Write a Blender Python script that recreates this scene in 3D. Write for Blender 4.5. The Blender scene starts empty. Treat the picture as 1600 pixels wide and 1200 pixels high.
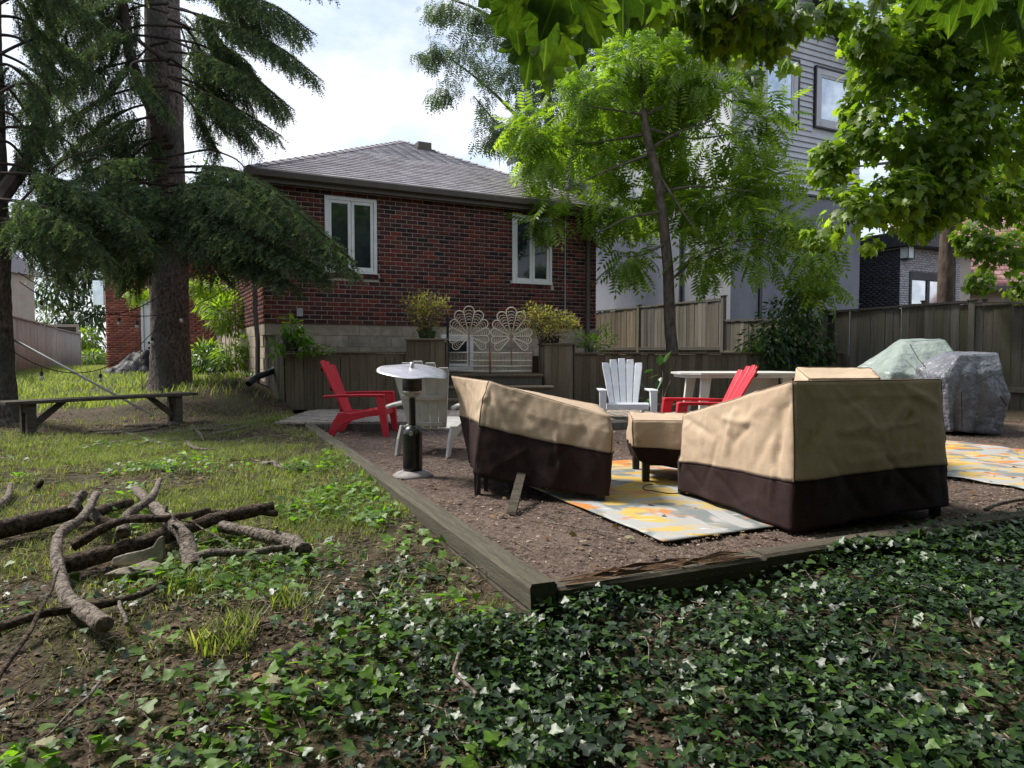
import bpy, math, random
import numpy as np
from mathutils import Vector, Matrix, noise as mnoise
PI = math.pi
S = bpy.context.scene
COL = S.collection
rs = np.random.RandomState(7)
random.seed(7)

# ------------------------------------------------------------------ camera
FPX, CAMZ, PITCH = 1109.0, 1.02, math.radians(2.63)
cd = bpy.data.cameras.new('camera'); cam = bpy.data.objects.new('camera', cd); COL.objects.link(cam)
cam.location = (0, 0, CAMZ); cam.rotation_euler = (math.radians(90) - PITCH, 0, 0)
cd.sensor_fit = 'HORIZONTAL'; cd.sensor_width = 36.0; cd.lens = FPX / 1600 * 36
cd.clip_start = 0.05; cd.clip_end = 2000
S.camera = cam
# ------------------------------------------------------------------ world
SUN_EL, SUN_AZ = math.radians(50), math.radians(-66)      # azimuth from +Y towards +X
W = bpy.data.worlds.new('World'); S.world = W; W.use_nodes = True
nt = W.node_tree; nt.nodes.clear()
def N(tree, typ, **kw):
    n = tree.nodes.new(typ)
    for k, v in kw.items():
        if k.startswith('i_'):
            key = k[2:]
            key = int(key) if key.isdigit() else key.replace('_', ' ')
            n.inputs[key].default_value = v
        else: setattr(n, k, v)
    return n
sky = N(nt, 'ShaderNodeTexSky', sky_type='NISHITA'); sky.sun_disc = False
sky.sun_elevation = SUN_EL; sky.sun_rotation = SUN_AZ
tc = N(nt, 'ShaderNodeTexCoord'); mp = N(nt, 'ShaderNodeMapping'); mp.inputs['Scale'].default_value = (1, 1, 1.9)
mp.inputs['Location'].default_value = (0.35, 0.0, 0.1)
nz = N(nt, 'ShaderNodeTexNoise', i_Scale=2.3, i_Detail=9.0, i_Roughness=0.58, i_Distortion=0.35)
rp = N(nt, 'ShaderNodeValToRGB'); rp.color_ramp.elements[0].position = 0.40; rp.color_ramp.elements[1].position = 0.58
rp.color_ramp.elements[0].color = (0.30, 0.30, 0.30, 1); rp.color_ramp.elements[1].color = (1, 1, 1, 1)
nz2 = N(nt, 'ShaderNodeTexNoise', i_Scale=5.0, i_Detail=7.0, i_Roughness=0.55)
rp2 = N(nt, 'ShaderNodeValToRGB'); rp2.color_ramp.elements[0].position = 0.3; rp2.color_ramp.elements[1].position = 0.65
rp2.color_ramp.elements[0].color = (2.9, 3.5, 4.7, 1); rp2.color_ramp.elements[1].color = (6.3, 6.35, 6.6, 1)
mixc = N(nt, 'ShaderNodeMixRGB'); bg = N(nt, 'ShaderNodeBackground', i_Strength=0.1); wo = N(nt, 'ShaderNodeOutputWorld')
L = nt.links.new
L(tc.outputs['Generated'], mp.inputs['Vector']); L(mp.outputs[0], nz.inputs['Vector']); L(mp.outputs[0], nz2.inputs['Vector'])
L(nz.outputs[0], rp.inputs[0]); L(nz2.outputs[0], rp2.inputs[0])
L(rp.outputs[0], mixc.inputs[0]); L(sky.outputs[0], mixc.inputs[1]); L(rp2.outputs[0], mixc.inputs[2])
L(mixc.outputs[0], bg.inputs[0]); L(bg.outputs[0], wo.inputs[0])
sd = bpy.data.lights.new('sun', 'SUN'); sun = bpy.data.objects.new('sun', sd); COL.objects.link(sun)
sd.energy = 3.2; sd.angle = math.radians(14); sd.color = (1, 0.95, 0.87)
sv = Vector((math.sin(SUN_AZ) * math.cos(SUN_EL), math.cos(SUN_AZ) * math.cos(SUN_EL), math.sin(SUN_EL)))
sun.rotation_euler = sv.to_track_quat('Z', 'Y').to_euler()
S.view_settings.view_transform = 'Standard'; S.view_settings.look = 'None'
S.view_settings.exposure = 1.12; S.view_settings.gamma = 1; S.view_settings.use_curve_mapping = False
S.cycles.max_bounces = 8; S.cycles.transparent_max_bounces = 8

# ------------------------------------------------------------------ pixel helpers (photo pixels 1600x1200 -> points of the place)
cp, sp = math.cos(PITCH), math.sin(PITCH)
def ray(px, py):
    x = (px - 800) / FPX; u = (600 - py) / FPX
    return x, cp + u * sp, -sp + u * cp
def at(px, py, Y):
    x, f, u = ray(px, py); k = Y / f
    return Vector((x * k, Y, CAMZ + u * k))
def gr(px, py, z=0.0):
    x, f, u = ray(px, py); k = (z - CAMZ) / u
    return Vector((x * k, f * k, z))

# ------------------------------------------------------------------ materials
def mat(name, c1, c2=None, scale=6.0, rough=0.75, bump=0.0, bscale=40.0, stretch=(1, 1, 1), metal=0.0, spec=0.5,
        tint=None, rnd=None, detail=6.0, c3=None, s3=1.5, p3=(0.55, 0.7), translucent=None, coat=0.0, bump2=0.0, b2scale=8.0,
        coords='Object', lo=0.35, hi=0.65, veins=False):
    """tint: list of colours picked by the 'tint' attribute + object random"""
    m = bpy.data.materials.new(name); m.use_nodes = True; t = m.node_tree; t.nodes.clear(); K = t.links.new
    out = N(t, 'ShaderNodeOutputMaterial'); b = N(t, 'ShaderNodeBsdfPrincipled')
    if rough >= .7 and spec == .5: spec = .18
    b.inputs['Roughness'].default_value = rough; b.inputs['Metallic'].default_value = metal
    b.inputs['Specular IOR Level'].default_value = spec; b.inputs['Coat Weight'].default_value = coat
    tc = N(t, 'ShaderNodeTexCoord'); mpn = N(t, 'ShaderNodeMapping'); mpn.inputs['Scale'].default_value = stretch
    K(tc.outputs[coords], mpn.inputs[0])
    oi = N(t, 'ShaderNodeObjectInfo')
    ad = N(t, 'ShaderNodeVectorMath', operation='ADD'); sc_ = N(t, 'ShaderNodeMath', operation='MULTIPLY', i_1=37.0)
    K(oi.outputs['Random'], sc_.inputs[0]); K(mpn.outputs[0], ad.inputs[0]); K(sc_.outputs[0], ad.inputs[1])
    vec = ad.outputs[0]
    def ramp(src, a, bb, ca, cb):
        r = N(t, 'ShaderNodeValToRGB'); r.color_ramp.elements[0].position = a; r.color_ramp.elements[1].position = bb
        r.color_ramp.elements[0].color = (*ca, 1); r.color_ramp.elements[1].color = (*cb, 1); K(src, r.inputs[0]); return r.outputs[0]
    n1 = N(t, 'ShaderNodeTexNoise', i_Scale=scale, i_Detail=detail, i_Roughness=0.6); K(vec, n1.inputs['Vector'])
    c2 = c2 or c1
    if tint:
        at_ = N(t, 'ShaderNodeAttribute', attribute_name='tint')
        s = N(t, 'ShaderNodeMath', operation='ADD'); K(at_.outputs['Fac'], s.inputs[0])
        if rnd: K(oi.outputs['Random'], s.inputs[1])
        fr = N(t, 'ShaderNodeMath', operation='FRACT'); K(s.outputs[0], fr.inputs[0])
        r = N(t, 'ShaderNodeValToRGB'); cr = r.color_ramp; cr.interpolation = 'LINEAR'
        k = len(tint)
        for i, c in enumerate(tint):
            e = cr.elements[i] if i < 2 else cr.elements.new(0.5)
        for i, c in enumerate(tint):
            cr.elements[i].position = 0.0 if i == 0 else min(1.0, i / (k - 1)); 
        for i, c in enumerate(tint): cr.elements[i].color = (*c, 1)
        K(fr.outputs[0], r.inputs[0])
        v = ramp(n1.outputs[0], lo, hi, (0.72, 0.72, 0.72), (1.2, 1.2, 1.2))
        mm = N(t, 'ShaderNodeMixRGB', blend_type='MULTIPLY', i_0=1.0); K(r.outputs[0], mm.inputs[1]); K(v, mm.inputs[2]); col = mm.outputs[0]
    else:
        col = ramp(n1.outputs[0], lo, hi, c1, c2)
    if c3 is not None:
        n3 = N(t, 'ShaderNodeTexNoise', i_Scale=s3, i_Detail=5.0); K(vec, n3.inputs['Vector'])
        f3 = ramp(n3.outputs[0], p3[0], p3[1], (0, 0, 0), (1, 1, 1))
        mm = N(t, 'ShaderNodeMixRGB'); K(f3, mm.inputs[0]); K(col, mm.inputs[1]); mm.inputs[2].default_value = (*c3, 1); col = mm.outputs[0]
    K(col, b.inputs['Base Color'])
    nrm = None
    if bump:
        n2 = N(t, 'ShaderNodeTexNoise', i_Scale=bscale, i_Detail=5.0); K(vec, n2.inputs['Vector'])
        bp = N(t, 'ShaderNodeBump', i_Strength=min(1.0, bump), i_Distance=0.01 * max(1, bump)); K(n2.outputs[0], bp.inputs['Height']); nrm = bp.outputs[0]
        if bump2:
            n4 = N(t, 'ShaderNodeTexNoise', i_Scale=b2scale, i_Detail=3.0); K(vec, n4.inputs['Vector'])
            bq = N(t, 'ShaderNodeBump', i_Strength=1.0, i_Distance=bump2); K(n4.outputs[0], bq.inputs['Height']); K(nrm, bq.inputs['Normal']); nrm = bq.outputs[0]
        K(nrm, b.inputs['Normal'])
    if veins:
        sx = N(t, 'ShaderNodeSeparateXYZ'); K(tc.outputs['Object'], sx.inputs[0]); at2 = N(t, 'ShaderNodeMath', operation='ARCTAN2'); K(sx.outputs[0], at2.inputs[0]); K(sx.outputs[1], at2.inputs[1])
        pg = N(t, 'ShaderNodeMath', operation='PINGPONG', i_1=.36); K(at2.outputs[0], pg.inputs[0]); sb = N(t, 'ShaderNodeMath', operation='LESS_THAN', i_1=.022); K(pg.outputs[0], sb.inputs[0])
        v2 = N(t, 'ShaderNodeMixRGB', blend_type='MIX'); mf = N(t, 'ShaderNodeMath', operation='MULTIPLY', i_1=.55); K(sb.outputs[0], mf.inputs[0]); K(mf.outputs[0], v2.inputs[0]); K(col, v2.inputs[1]); v2.inputs[2].default_value = (.16, .22, .06, 1); col = v2.outputs[0]; K(col, b.inputs['Base Color'])
    if translucent:
        tr = N(t, 'ShaderNodeBsdfTranslucent'); mx = N(t, 'ShaderNodeMixShader', i_0=translucent)
        g = N(t, 'ShaderNodeMixRGB', blend_type='MULTIPLY', i_0=1.0); K(col, g.inputs[1]); g.inputs[2].default_value = (2.1, 2.3, 0.75, 1)
        K(g.outputs[0], tr.inputs[0]); K(b.outputs[0], mx.inputs[1]); K(tr.outputs[0], mx.inputs[2]); K(mx.outputs[0], out.inputs[0])
    else: K(b.outputs[0], out.inputs[0])
    return m

# ------------------------------------------------------------------ objects
def tag(o, label=None, cat=None, group=None, kind=None):
    if label: o['label'] = label
    if cat: o['category'] = cat
    if group: o['group'] = group
    if kind: o['kind'] = kind
    return o
def thing(name, label, cat, loc=(0, 0, 0), rz=0.0, group=None):
    o = bpy.data.objects.new(name, None); COL.objects.link(o); o.location = loc; o.rotation_euler = (0, 0, rz); o.empty_display_size = 0.1
    return tag(o, label, cat, group)
def link(name, me, parent=None, loc=(0, 0, 0), rot=(0, 0, 0), label=None, kind=None, scale=None):
    o = bpy.data.objects.new(name, me); COL.objects.link(o); o.location = loc; o.rotation_euler = rot
    if scale: o.scale = scale
    if parent: o.parent = parent
    if label: o['label'] = label
    if kind: o['kind'] = kind
    return o
def copy_tree(o, parent=None):
    c = o.copy(); COL.objects.link(c)
    if parent: c.parent = parent
    for ch in [x for x in bpy.data.objects if x.parent == o]: copy_tree(ch, c)
    return c

class MB:
    def __init__(s): s.v = []; s.f = []
    def add(s, vs, fs):
        k = len(s.v); s.v += [tuple(p) for p in vs]; s.f += [tuple(i + k for i in f) for f in fs]; return s
    def box(s, x0, x1, y0, y1, z0, z1):
        return s.add([(x0, y0, z0), (x1, y0, z0), (x1, y1, z0), (x0, y1, z0), (x0, y0, z1), (x1, y0, z1), (x1, y1, z1), (x0, y1, z1)],
                     [(0, 3, 2, 1), (4, 5, 6, 7), (0, 1, 5, 4), (1, 2, 6, 5), (2, 3, 7, 6), (3, 0, 4, 7)])
    def cbox(s, x0, x1, y0, y1, z0, z1, c=0.004):
        """box with bevelled long edges (chamfer c) on all sides"""
        X = (x0, x0 + c, x1 - c, x1); Y = (y0, y0 + c, y1 - c, y1); Z = (z0, z0 + c, z1 - c, z1)
        v = []; idx = {}
        def P(i, j, k):
            if (i, j, k) not in idx: idx[(i, j, k)] = len(v); v.append((X[i], Y[j], Z[k]))
            return idx[(i, j, k)]
        f = []
        for k in (0, 3): q = [P(1, 1, k), P(2, 1, k), P(2, 2, k), P(1, 2, k)]; f.append(q if k else q[::-1])
        for j in (0, 3): q = [P(1, j, 1), P(2, j, 1), P(2, j, 2), P(1, j, 2)]; f.append(q[::-1] if j else q)
        for i in (0, 3): q = [P(i, 1, 1), P(i, 2, 1), P(i, 2, 2), P(i, 1, 2)]; f.append(q if i else q[::-1])
        for (a, a2) in ((0, 1), (3, 2)):
            for (b, b2) in ((0, 1), (3, 2)):
                f.append([P(a, b2, 1), P(a2, b, 1), P(a2, b, 2), P(a, b2, 2)])
                f.append([P(a, 1, b2), P(a2, 1, b), P(a2, 2, b), P(a, 2, b2)])
                f.append([P(1, a, b2), P(1, a2, b), P(2, a2, b), P(2, a, b2)])
        for i in (0, 3):
            for j in (0, 3):
                for k in (0, 3):
                    i2, j2, k2 = (1 if i == 0 else 2), (1 if j == 0 else 2), (1 if k == 0 else 2)
                    f.append([P(i, j2, k2), P(i2, j, k2), P(i2, j2, k)])
        return s.add(v, f)
    def prism(s, poly, a0, a1, axis='x'):
        n = len(poly)
        def p(q, a):
            return (a, q[0], q[1]) if axis == 'x' else ((q[0], a, q[1]) if axis == 'y' else (q[0], q[1], a))
        vs = [p(q, a0) for q in poly] + [p(q, a1) for q in poly]
        return s.add(vs, [tuple(range(n))[::-1], tuple(range(n, 2 * n))] + [(i, (i + 1) % n, n + (i + 1) % n, n + i) for i in range(n)])
    def tube(s, pts, r, n=7, cap=True):
        pts = [Vector(p) for p in pts]; m = len(pts)
        rr = r if hasattr(r, '__len__') else [r] * m
        vs = []; up = None
        for i, p in enumerate(pts):
            d = (pts[min(i + 1, m - 1)] - pts[max(i - 1, 0)])
            d = d.normalized() if d.length > 1e-9 else Vector((0, 0, 1))
            if up is None:
                up = Vector((0, 0, 1)) if abs(d.z) < 0.9 else Vector((1, 0, 0))
            a = d.cross(up)
            if a.length < 1e-5: a = d.orthogonal()
            a.normalize(); b = a.cross(d).normalized(); up = b
            for k in range(n):
                t = 2 * PI * k / n; vs.append(p + (a * math.cos(t) + b * math.sin(t)) * rr[i])
        fs = [(i * n + k, (i + 1) * n + k, (i + 1) * n + (k + 1) % n, i * n + (k + 1) % n) for i in range(m - 1) for k in range(n)]
        if cap: fs += [tuple(range(n)), tuple(range((m - 1) * n, m * n))[::-1]]
        return s.add(vs, fs)
    def lathe(s, prof, n=24, c=(0, 0, 0), cap=True):
        vs = [(c[0] + r * math.cos(2 * PI * k / n), c[1] + r * math.sin(2 * PI * k / n), c[2] + z) for r, z in prof for k in range(n)]
        m = len(prof)
        fs = [(i * n + k, i * n + (k + 1) % n, (i + 1) * n + (k + 1) % n, (i + 1) * n + k) for i in range(m - 1) for k in range(n)]
        if cap: fs += [tuple(range(n))[::-1], tuple(range((m - 1) * n, m * n))]
        return s.add(vs, fs)
    def xf(s, M):
        s.v = [tuple(M @ Vector(p)) for p in s.v]; return s
    def mesh(s, name, m, smooth=False):
        me = bpy.data.meshes.new(name); me.from_pydata(s.v, [], s.f)
        if m: me.materials.append(m)
        if smooth: me.shade_smooth()
        me.update(); return me
    def build(s, name, m, parent=None, smooth=False, label=None, kind=None, loc=(0, 0, 0), rot=(0, 0, 0), sub=None):
        """vertices are in the parent's frame unless sub is given (a vector subtracted)"""
        if sub is not None: s.v = [(p[0] - sub[0], p[1] - sub[1], p[2] - sub[2]) for p in s.v]
        return link(name, s.mesh(name, m, smooth), parent, loc, rot, label, kind)

def arr_mesh(name, V, loops, sizes, m, smooth=False, tint=None):
    me = bpy.data.meshes.new(name)
    me.vertices.add(len(V)); me.vertices.foreach_set('co', np.ascontiguousarray(V, np.float32).ravel())
    me.loops.add(len(loops)); me.loops.foreach_set('vertex_index', np.ascontiguousarray(loops, np.int32))
    st = np.zeros(len(sizes), np.int32); st[1:] = np.cumsum(sizes)[:-1]
    me.polygons.add(len(sizes)); me.polygons.foreach_set('loop_start', st)
    me.update(calc_edges=True)
    if tint is not None:
        a = me.attributes.new('tint', 'FLOAT', 'POINT'); a.data.foreach_set('value', np.ascontiguousarray(tint, np.float32))
    if m: me.materials.append(m)
    if smooth: me.shade_smooth()
    return me
def frames(F, U):
    """rows: x = side, y = forward, z = up"""
    F = F / (np.linalg.norm(F, axis=1, keepdims=True) + 1e-9)
    X = np.cross(F, U); X /= (np.linalg.norm(X, axis=1, keepdims=True) + 1e-9)
    Z = np.cross(X, F)
    return np.stack([X, F, Z], 1)
def scatter_arr(tv, tf, pos, R, sc, tint=None):
    tv = np.array(tv, float); n = len(pos); k = len(tv)
    sc = np.broadcast_to(np.asarray(sc, float), (n,))
    V = pos[:, None, :] + np.einsum('ki,nij->nkj', tv, R) * sc[:, None, None]
    lp = np.concatenate([np.array(f) for f in tf]); sz = np.array([len(f) for f in tf])
    loops = (lp[None] + (np.arange(n) * k)[:, None]).ravel()
    T = np.repeat(rs.rand(n) if tint is None else tint, k)
    return V.reshape(-1, 3), loops, np.tile(sz, n), T
def join_arr(parts):
    off = 0; Vs = []; Ls = []; Ss = []; Ts = []
    for V, l, s, t in parts:
        Vs.append(V); Ls.append(l + off); Ss.append(s); Ts.append(t); off += len(V)
    return np.concatenate(Vs), np.concatenate(Ls), np.concatenate(Ss), np.concatenate(Ts)
def rdir(n):
    v = rs.normal(size=(n, 3)); return v / np.linalg.norm(v, axis=1, keepdims=True)
def fbm(p, o=4):
    return mnoise.fractal(Vector(p), 1.0, 2.0, o)
def ss(a, b, x):
    t = np.clip((x - a) / (b - a), 0, 1); return t * t * (3 - 2 * t)

# ------------------------------------------------------------------ frames of the place
C0 = np.array([0.13, 2.83]); dF = np.array([0.917, 0.399]); dL = np.array([-0.399, 0.917])   # patio corner and its two edges
PAT_A, PAT_B = 9.5, 6.95
UA = math.radians(27.5); uu = Vector((math.cos(UA), math.sin(UA), 0)); vv = Vector((-math.sin(UA), math.cos(UA), 0))
def lump(x, y):
    return (0.02 * np.sin(1.7 * x + 0.6) * np.cos(1.3 * y) + 0.012 * np.sin(4.1 * x + 2.2 * y) + 0.006 * np.sin(9.3 * x - 5.1 * y))
def tz(x, y):
    x = np.asarray(x, float); y = np.asarray(y, float)
    a = (x - C0[0]) * dF[0] + (y - C0[1]) * dF[1]; b = (x - C0[0]) * dL[0] + (y - C0[1]) * dL[1]
    z = -0.065 - 0.145 * np.clip(2.83 - y, 0, 3.3) + 0.095 * ss(2.83, 6.0, y) + 0.34 * ss(9.5, 21, y) + lump(x, y)
    z = z + .46 * np.exp(-((x + 4.75) ** 2 + (y - 12.3) ** 2) / 2.0)
    far = ss(45, 90, np.hypot(x, y)); z = z * (1 - far)
    ins = (a > 0.03) & (b > 0.03) & (a < PAT_A) & (b < PAT_B + 5)
    return np.where(ins, -0.09, z)
# ------------------------------------------------------------------ material library
M = {}
M['soil'] = mat('soil', (0.035, 0.024, 0.017), (0.085, 0.06, 0.04), 9, 0.95, 1.0, 60, c3=(0.055, 0.068, 0.02), s3=0.9, p3=(0.45, 0.6), bump2=0.02, b2scale=14, coords='Generated')
M['crumb'] = mat('soil_crumbs', (0.1, 0.07, 0.05), tint=[(0.03, 0.02, 0.014), (0.08, 0.055, 0.038), (0.13, 0.095, 0.065), (0.05, 0.034, 0.024), (0.24, 0.19, 0.14)], rough=0.95)
M['soil'] = mat('soil', (0.03, 0.02, 0.014), (0.10, 0.072, 0.05), 26, 0.95, 1.0, 90, c3=(0.05, 0.05, 0.022), s3=1.6, p3=(0.45, 0.72), bump2=0.015, b2scale=14)
M['mulch'] = mat('mulch', (0.055, 0.038, 0.030), (0.165, 0.120, 0.098), 22, 0.95, 1.0, 120, c3=(0.16, 0.115, 0.095), s3=2.2, p3=(0.55, 0.8), bump2=0.012, b2scale=45)
M['chips'] = mat('wood_chips', (0.1, 0.07, 0.05), tint=[(0.045, 0.03, 0.024), (0.12, 0.085, 0.07), (0.19, 0.14, 0.118), (0.085, 0.06, 0.05), (0.34, 0.28, 0.23)], rough=0.9)
WD = dict(rough=0.85, bump=1.0, bscale=60, rnd=True)
M['timber'] = mat('weathered_timber', (0.1,) * 3, tint=[(0.085, 0.072, 0.054), (0.135, 0.115, 0.088), (0.10, 0.092, 0.068)], scale=8, stretch=(0.35, 6, 6), **WD)
M['rot'] = mat('broken_timber', (0.09, 0.05, 0.03), (0.24, 0.15, 0.09), 10, 0.9, 1.0, 50, stretch=(0.6, 9, 9))
M['fenceb'] = mat('fence_board', (0.1,) * 3, tint=[(0.08, 0.072, 0.056), (0.145, 0.13, 0.108), (0.11, 0.105, 0.065), (0.20, 0.185, 0.16), (0.065, 0.058, 0.047)], scale=4, stretch=(9, 9, 0.35), lo=.25, hi=.75, c3=(0.05, 0.045, 0.035), s3=3.0, p3=(.55, .8), **WD)
M['fencep'] = mat('planter_board', (0.1,) * 3, tint=[(0.14, 0.11, 0.075), (0.22, 0.18, 0.125), (0.12, 0.095, 0.065), (0.19, 0.15, 0.10)], scale=4, stretch=(9, 9, 0.4), lo=.25, hi=.75, c3=(0.06, 0.05, 0.035), s3=3.0, p3=(.55, .8), **WD)
M['fencel'] = mat('pale_fence_board', (0.3,) * 3, tint=[(0.30, 0.26, 0.22), (0.40, 0.36, 0.31), (0.34, 0.30, 0.26)], scale=5, stretch=(8, 8, 0.4), **WD)
M['bench'] = mat('bench_wood', (0.06, 0.05, 0.038), (0.13, 0.115, 0.09), 8, 0.85, 1.0, 60, stretch=(1, 8, 8))
M['brick'] = mat('brick', (0.2,) * 3, tint=[(0.13, 0.034, 0.028), (0.035, 0.018, 0.020), (0.19, 0.045, 0.030), (0.085, 0.032, 0.030), (0.026, 0.020, 0.023), (0.15, 0.055, 0.040), (0.05, 0.022, 0.022)], rnd=True, scale=40, rough=0.85, bump=0.6, bscale=150)
M['brickl'] = mat('orange_brick', (0.2,) * 3, tint=[(0.32, 0.09, 0.05), (0.22, 0.06, 0.04), (0.38, 0.13, 0.08), (0.18, 0.07, 0.06)], rnd=True, scale=30, rough=0.85, bump=0.6, bscale=150)
M['brickg'] = mat('grey_brick', (0.2,) * 3, tint=[(0.035, 0.036, 0.045), (0.06, 0.06, 0.07), (0.045, 0.046, 0.055)], rnd=True, scale=30, rough=0.8)
M['brickw'] = mat('pale_brick', (0.2,) * 3, tint=[(0.42, 0.41, 0.42), (0.5, 0.49, 0.5), (0.36, 0.35, 0.36)], rnd=True, scale=30, rough=0.8)
M['mortar'] = mat('mortar', (0.40, 0.35, 0.30), (0.52, 0.46, 0.40), 20, 0.95, 0.5, 100)
M['block'] = mat('concrete_block', (0.2,) * 3, tint=[(0.33, 0.275, 0.21), (0.38, 0.32, 0.25), (0.30, 0.25, 0.19)], rnd=True, scale=6, rough=0.9, bump=0.5, bscale=90)
M['shingle'] = mat('shingle', (0.2,) * 3, tint=[(0.36, 0.33, 0.355), (0.46, 0.43, 0.45), (0.29, 0.265, 0.285), (0.41, 0.38, 0.40)], rnd=True, scale=60, rough=0.95, bump=0.8, bscale=200)
M['trimbr'] = mat('bronze_trim', (0.085, 0.07, 0.058), (0.105, 0.088, 0.074), 4, 0.55)
M['soffit'] = mat('soffit', (0.10, 0.085, 0.075), (0.12, 0.10, 0.09), 4, 0.7)
M['vinyl'] = mat('white_window_frame', (0.62, 0.64, 0.62), (0.72, 0.73, 0.71), 5, 0.45)
M['glass'] = mat('window_glass', (0.012, 0.018, 0.02), (0.03, 0.04, 0.045), 3, 0.04, spec=0.45, bump=0.02, bscale=2)
M['glassl'] = mat('sky_reflecting_glass', (0.45, 0.5, 0.53), (0.75, 0.78, 0.8), 2, 0.06, spec=0.8, metal=.75)  # pale metallic tone stands in for bright sky reflected in the panes
M['stucco'] = mat('stucco', (0.175, 0.18, 0.205), (0.235, 0.24, 0.265), 1.2, 0.95, 0.4, 120, stretch=(1, 1, 0.4))
M['siding'] = mat('grey_siding', (0.44, 0.45, 0.47), (0.51, 0.52, 0.54), 2, 0.7, rnd=True)
M['blacktrim'] = mat('black_trim', (0.02, 0.021, 0.026), (0.035, 0.036, 0.042), 4, 0.5)
M['pinkroof'] = mat('pink_roof', (0.2,) * 3, tint=[(0.42, 0.22, 0.20), (0.52, 0.31, 0.28), (0.36, 0.18, 0.17)], scale=9, rough=0.9)
M['cream'] = mat('cream_wall', (0.42, 0.34, 0.28), (0.5, 0.42, 0.35), 2, 0.9)
M['red'] = mat('red_plastic', (0.50, 0.018, 0.035), (0.58, 0.03, 0.05), 5, 0.42, 0.15, 200, c3=(0.42, 0.04, 0.05), s3=6, p3=(.55, .75))
M['white'] = mat('white_plastic', (0.66, 0.68, 0.72), (0.76, 0.77, 0.79), 5, 0.42, 0.1, 200, c3=(0.5, 0.5, 0.48), s3=7, p3=(.6, .8))
M['offwhite'] = mat('dull_white_plastic', (0.40, 0.39, 0.36), (0.52, 0.50, 0.46), 6, 0.5, 0.1, 200)
M['table'] = mat('white_table', (0.6, 0.59, 0.54), (0.7, 0.69, 0.64), 5, 0.4)
M['beige'] = mat('beige_cover', (0.43, 0.32, 0.225), (0.50, 0.385, 0.275), 2.0, 0.8, 0.25, 220, c3=(0.22, 0.175, 0.12), s3=1.6, p3=(0.58, 0.95), bump2=0.003, b2scale=22)
M['brown'] = mat('brown_cover', (0.022, 0.0115, 0.011), (0.034, 0.018, 0.017), 4, 0.8, 0.3, 160, bump2=0.003, b2scale=14)
M['piping'] = mat('piping', (0.2, 0.14, 0.1), (0.26, 0.19, 0.13), 6, 0.8)
M['darkwood'] = mat('dark_furniture', (0.012, 0.011, 0.012), (0.03, 0.026, 0.024), 8, 0.55)
M['greywood'] = mat('grey_wood', (0.10, 0.09, 0.085), (0.19, 0.175, 0.16), 10, 0.85, 0.8, 60, stretch=(6, 6, 1))
M['blackm'] = mat('black_steel', (0.008, 0.008, 0.009), (0.02, 0.02, 0.02), 8, 0.28, c3=(0.05, 0.045, 0.04), s3=7, p3=(.6, .8))
M['steel'] = mat('stainless_steel', (0.42, 0.41, 0.42), (0.62, 0.6, 0.62), 7, 0.42, metal=0.9, bump=0.1, bscale=12)
M['burner'] = mat('burner_mesh', (0.02, 0.016, 0.015), (0.09, 0.075, 0.07), 3, 0.5, metal=0.6, stretch=(1, 1, 90))
M['dusty'] = mat('dusty_metal', (0.16, 0.14, 0.135), (0.36, 0.34, 0.33), 9, 0.7, 0.3, 60)
M['wicker'] = mat('wicker', (0.60, 0.51, 0.37), (0.78, 0.71, 0.58), 18, 0.6)
M['wickerd'] = mat('wicker_wrap', (0.22, 0.10, 0.06), (0.34, 0.18, 0.10), 30, 0.7)
M['cord'] = mat('black_cord', (0.008, 0.008, 0.008), (0.016, 0.016, 0.016), 4, 0.6)
M['bulb'] = mat('bulb_glass', (0.45, 0.43, 0.38), (0.6, 0.58, 0.5), 4, 0.08)
M['pole'] = mat('grey_pole', (0.3, 0.31, 0.32), (0.42, 0.42, 0.42), 9, 0.5)
M['tarpk'] = mat('black_plastic', (0.004, 0.0045, 0.006), (0.012, 0.013, 0.016), 4, 0.6, 0.6, 14, bump2=0.05, b2scale=5, spec=0.3)
M['tarpg'] = mat('grey_plastic', (0.12, 0.125, 0.15), (0.20, 0.205, 0.235), 5, 0.30, 0.9, 32, bump2=0.035, b2scale=14)
M['tarpl'] = mat('pale_green_plastic', (0.21, 0.255, 0.235), (0.30, 0.35, 0.325), 4, 0.4, 0.6, 22, bump2=0.03, b2scale=9)
M['blue'] = mat('blue_plastic', (0.22, 0.27, 0.5), (0.62, 0.64, 0.74), 12, 0.5, lo=.42, hi=.55)
M['paver'] = mat('paver', (0.2,) * 3, tint=[(0.30, 0.25, 0.21), (0.38, 0.33, 0.28), (0.25, 0.21, 0.18)], rnd=True, scale=18, rough=0.9, bump=0.5, bscale=90)
M['stone'] = mat('stone', (0.20, 0.175, 0.14), (0.34, 0.30, 0.235), 9, 0.9, 0.8, 50)
M['barks'] = mat('spruce_bark', (0.04, 0.031, 0.028), (0.20, 0.155, 0.138), 26, 0.95, 1.0, 34, stretch=(1, 1, 0.55), bump2=0.03, b2scale=26, c3=(0.06, 0.065, 0.055), s3=2.0, p3=(.5, .7))
M['barkm'] = mat('grey_bark', (0.07, 0.055, 0.042), (0.15, 0.125, 0.10), 14, 0.9, 0.8, 40, stretch=(1, 1, 0.4))
M['barkl'] = mat('log_bark', (0.07, 0.055, 0.045), (0.27, 0.225, 0.19), 45, 0.92, 1.5, 110, bump2=0.012, b2scale=50, lo=.38, hi=.62, c3=(0.3, 0.26, 0.22), s3=5, p3=(.6, .8))
M['barkd'] = mat('dark_log', (0.025, 0.017, 0.014), (0.13, 0.095, 0.07), 40, 0.95, 1.5, 110, bump2=0.012, b2scale=45, lo=.4, hi=.64)
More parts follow.
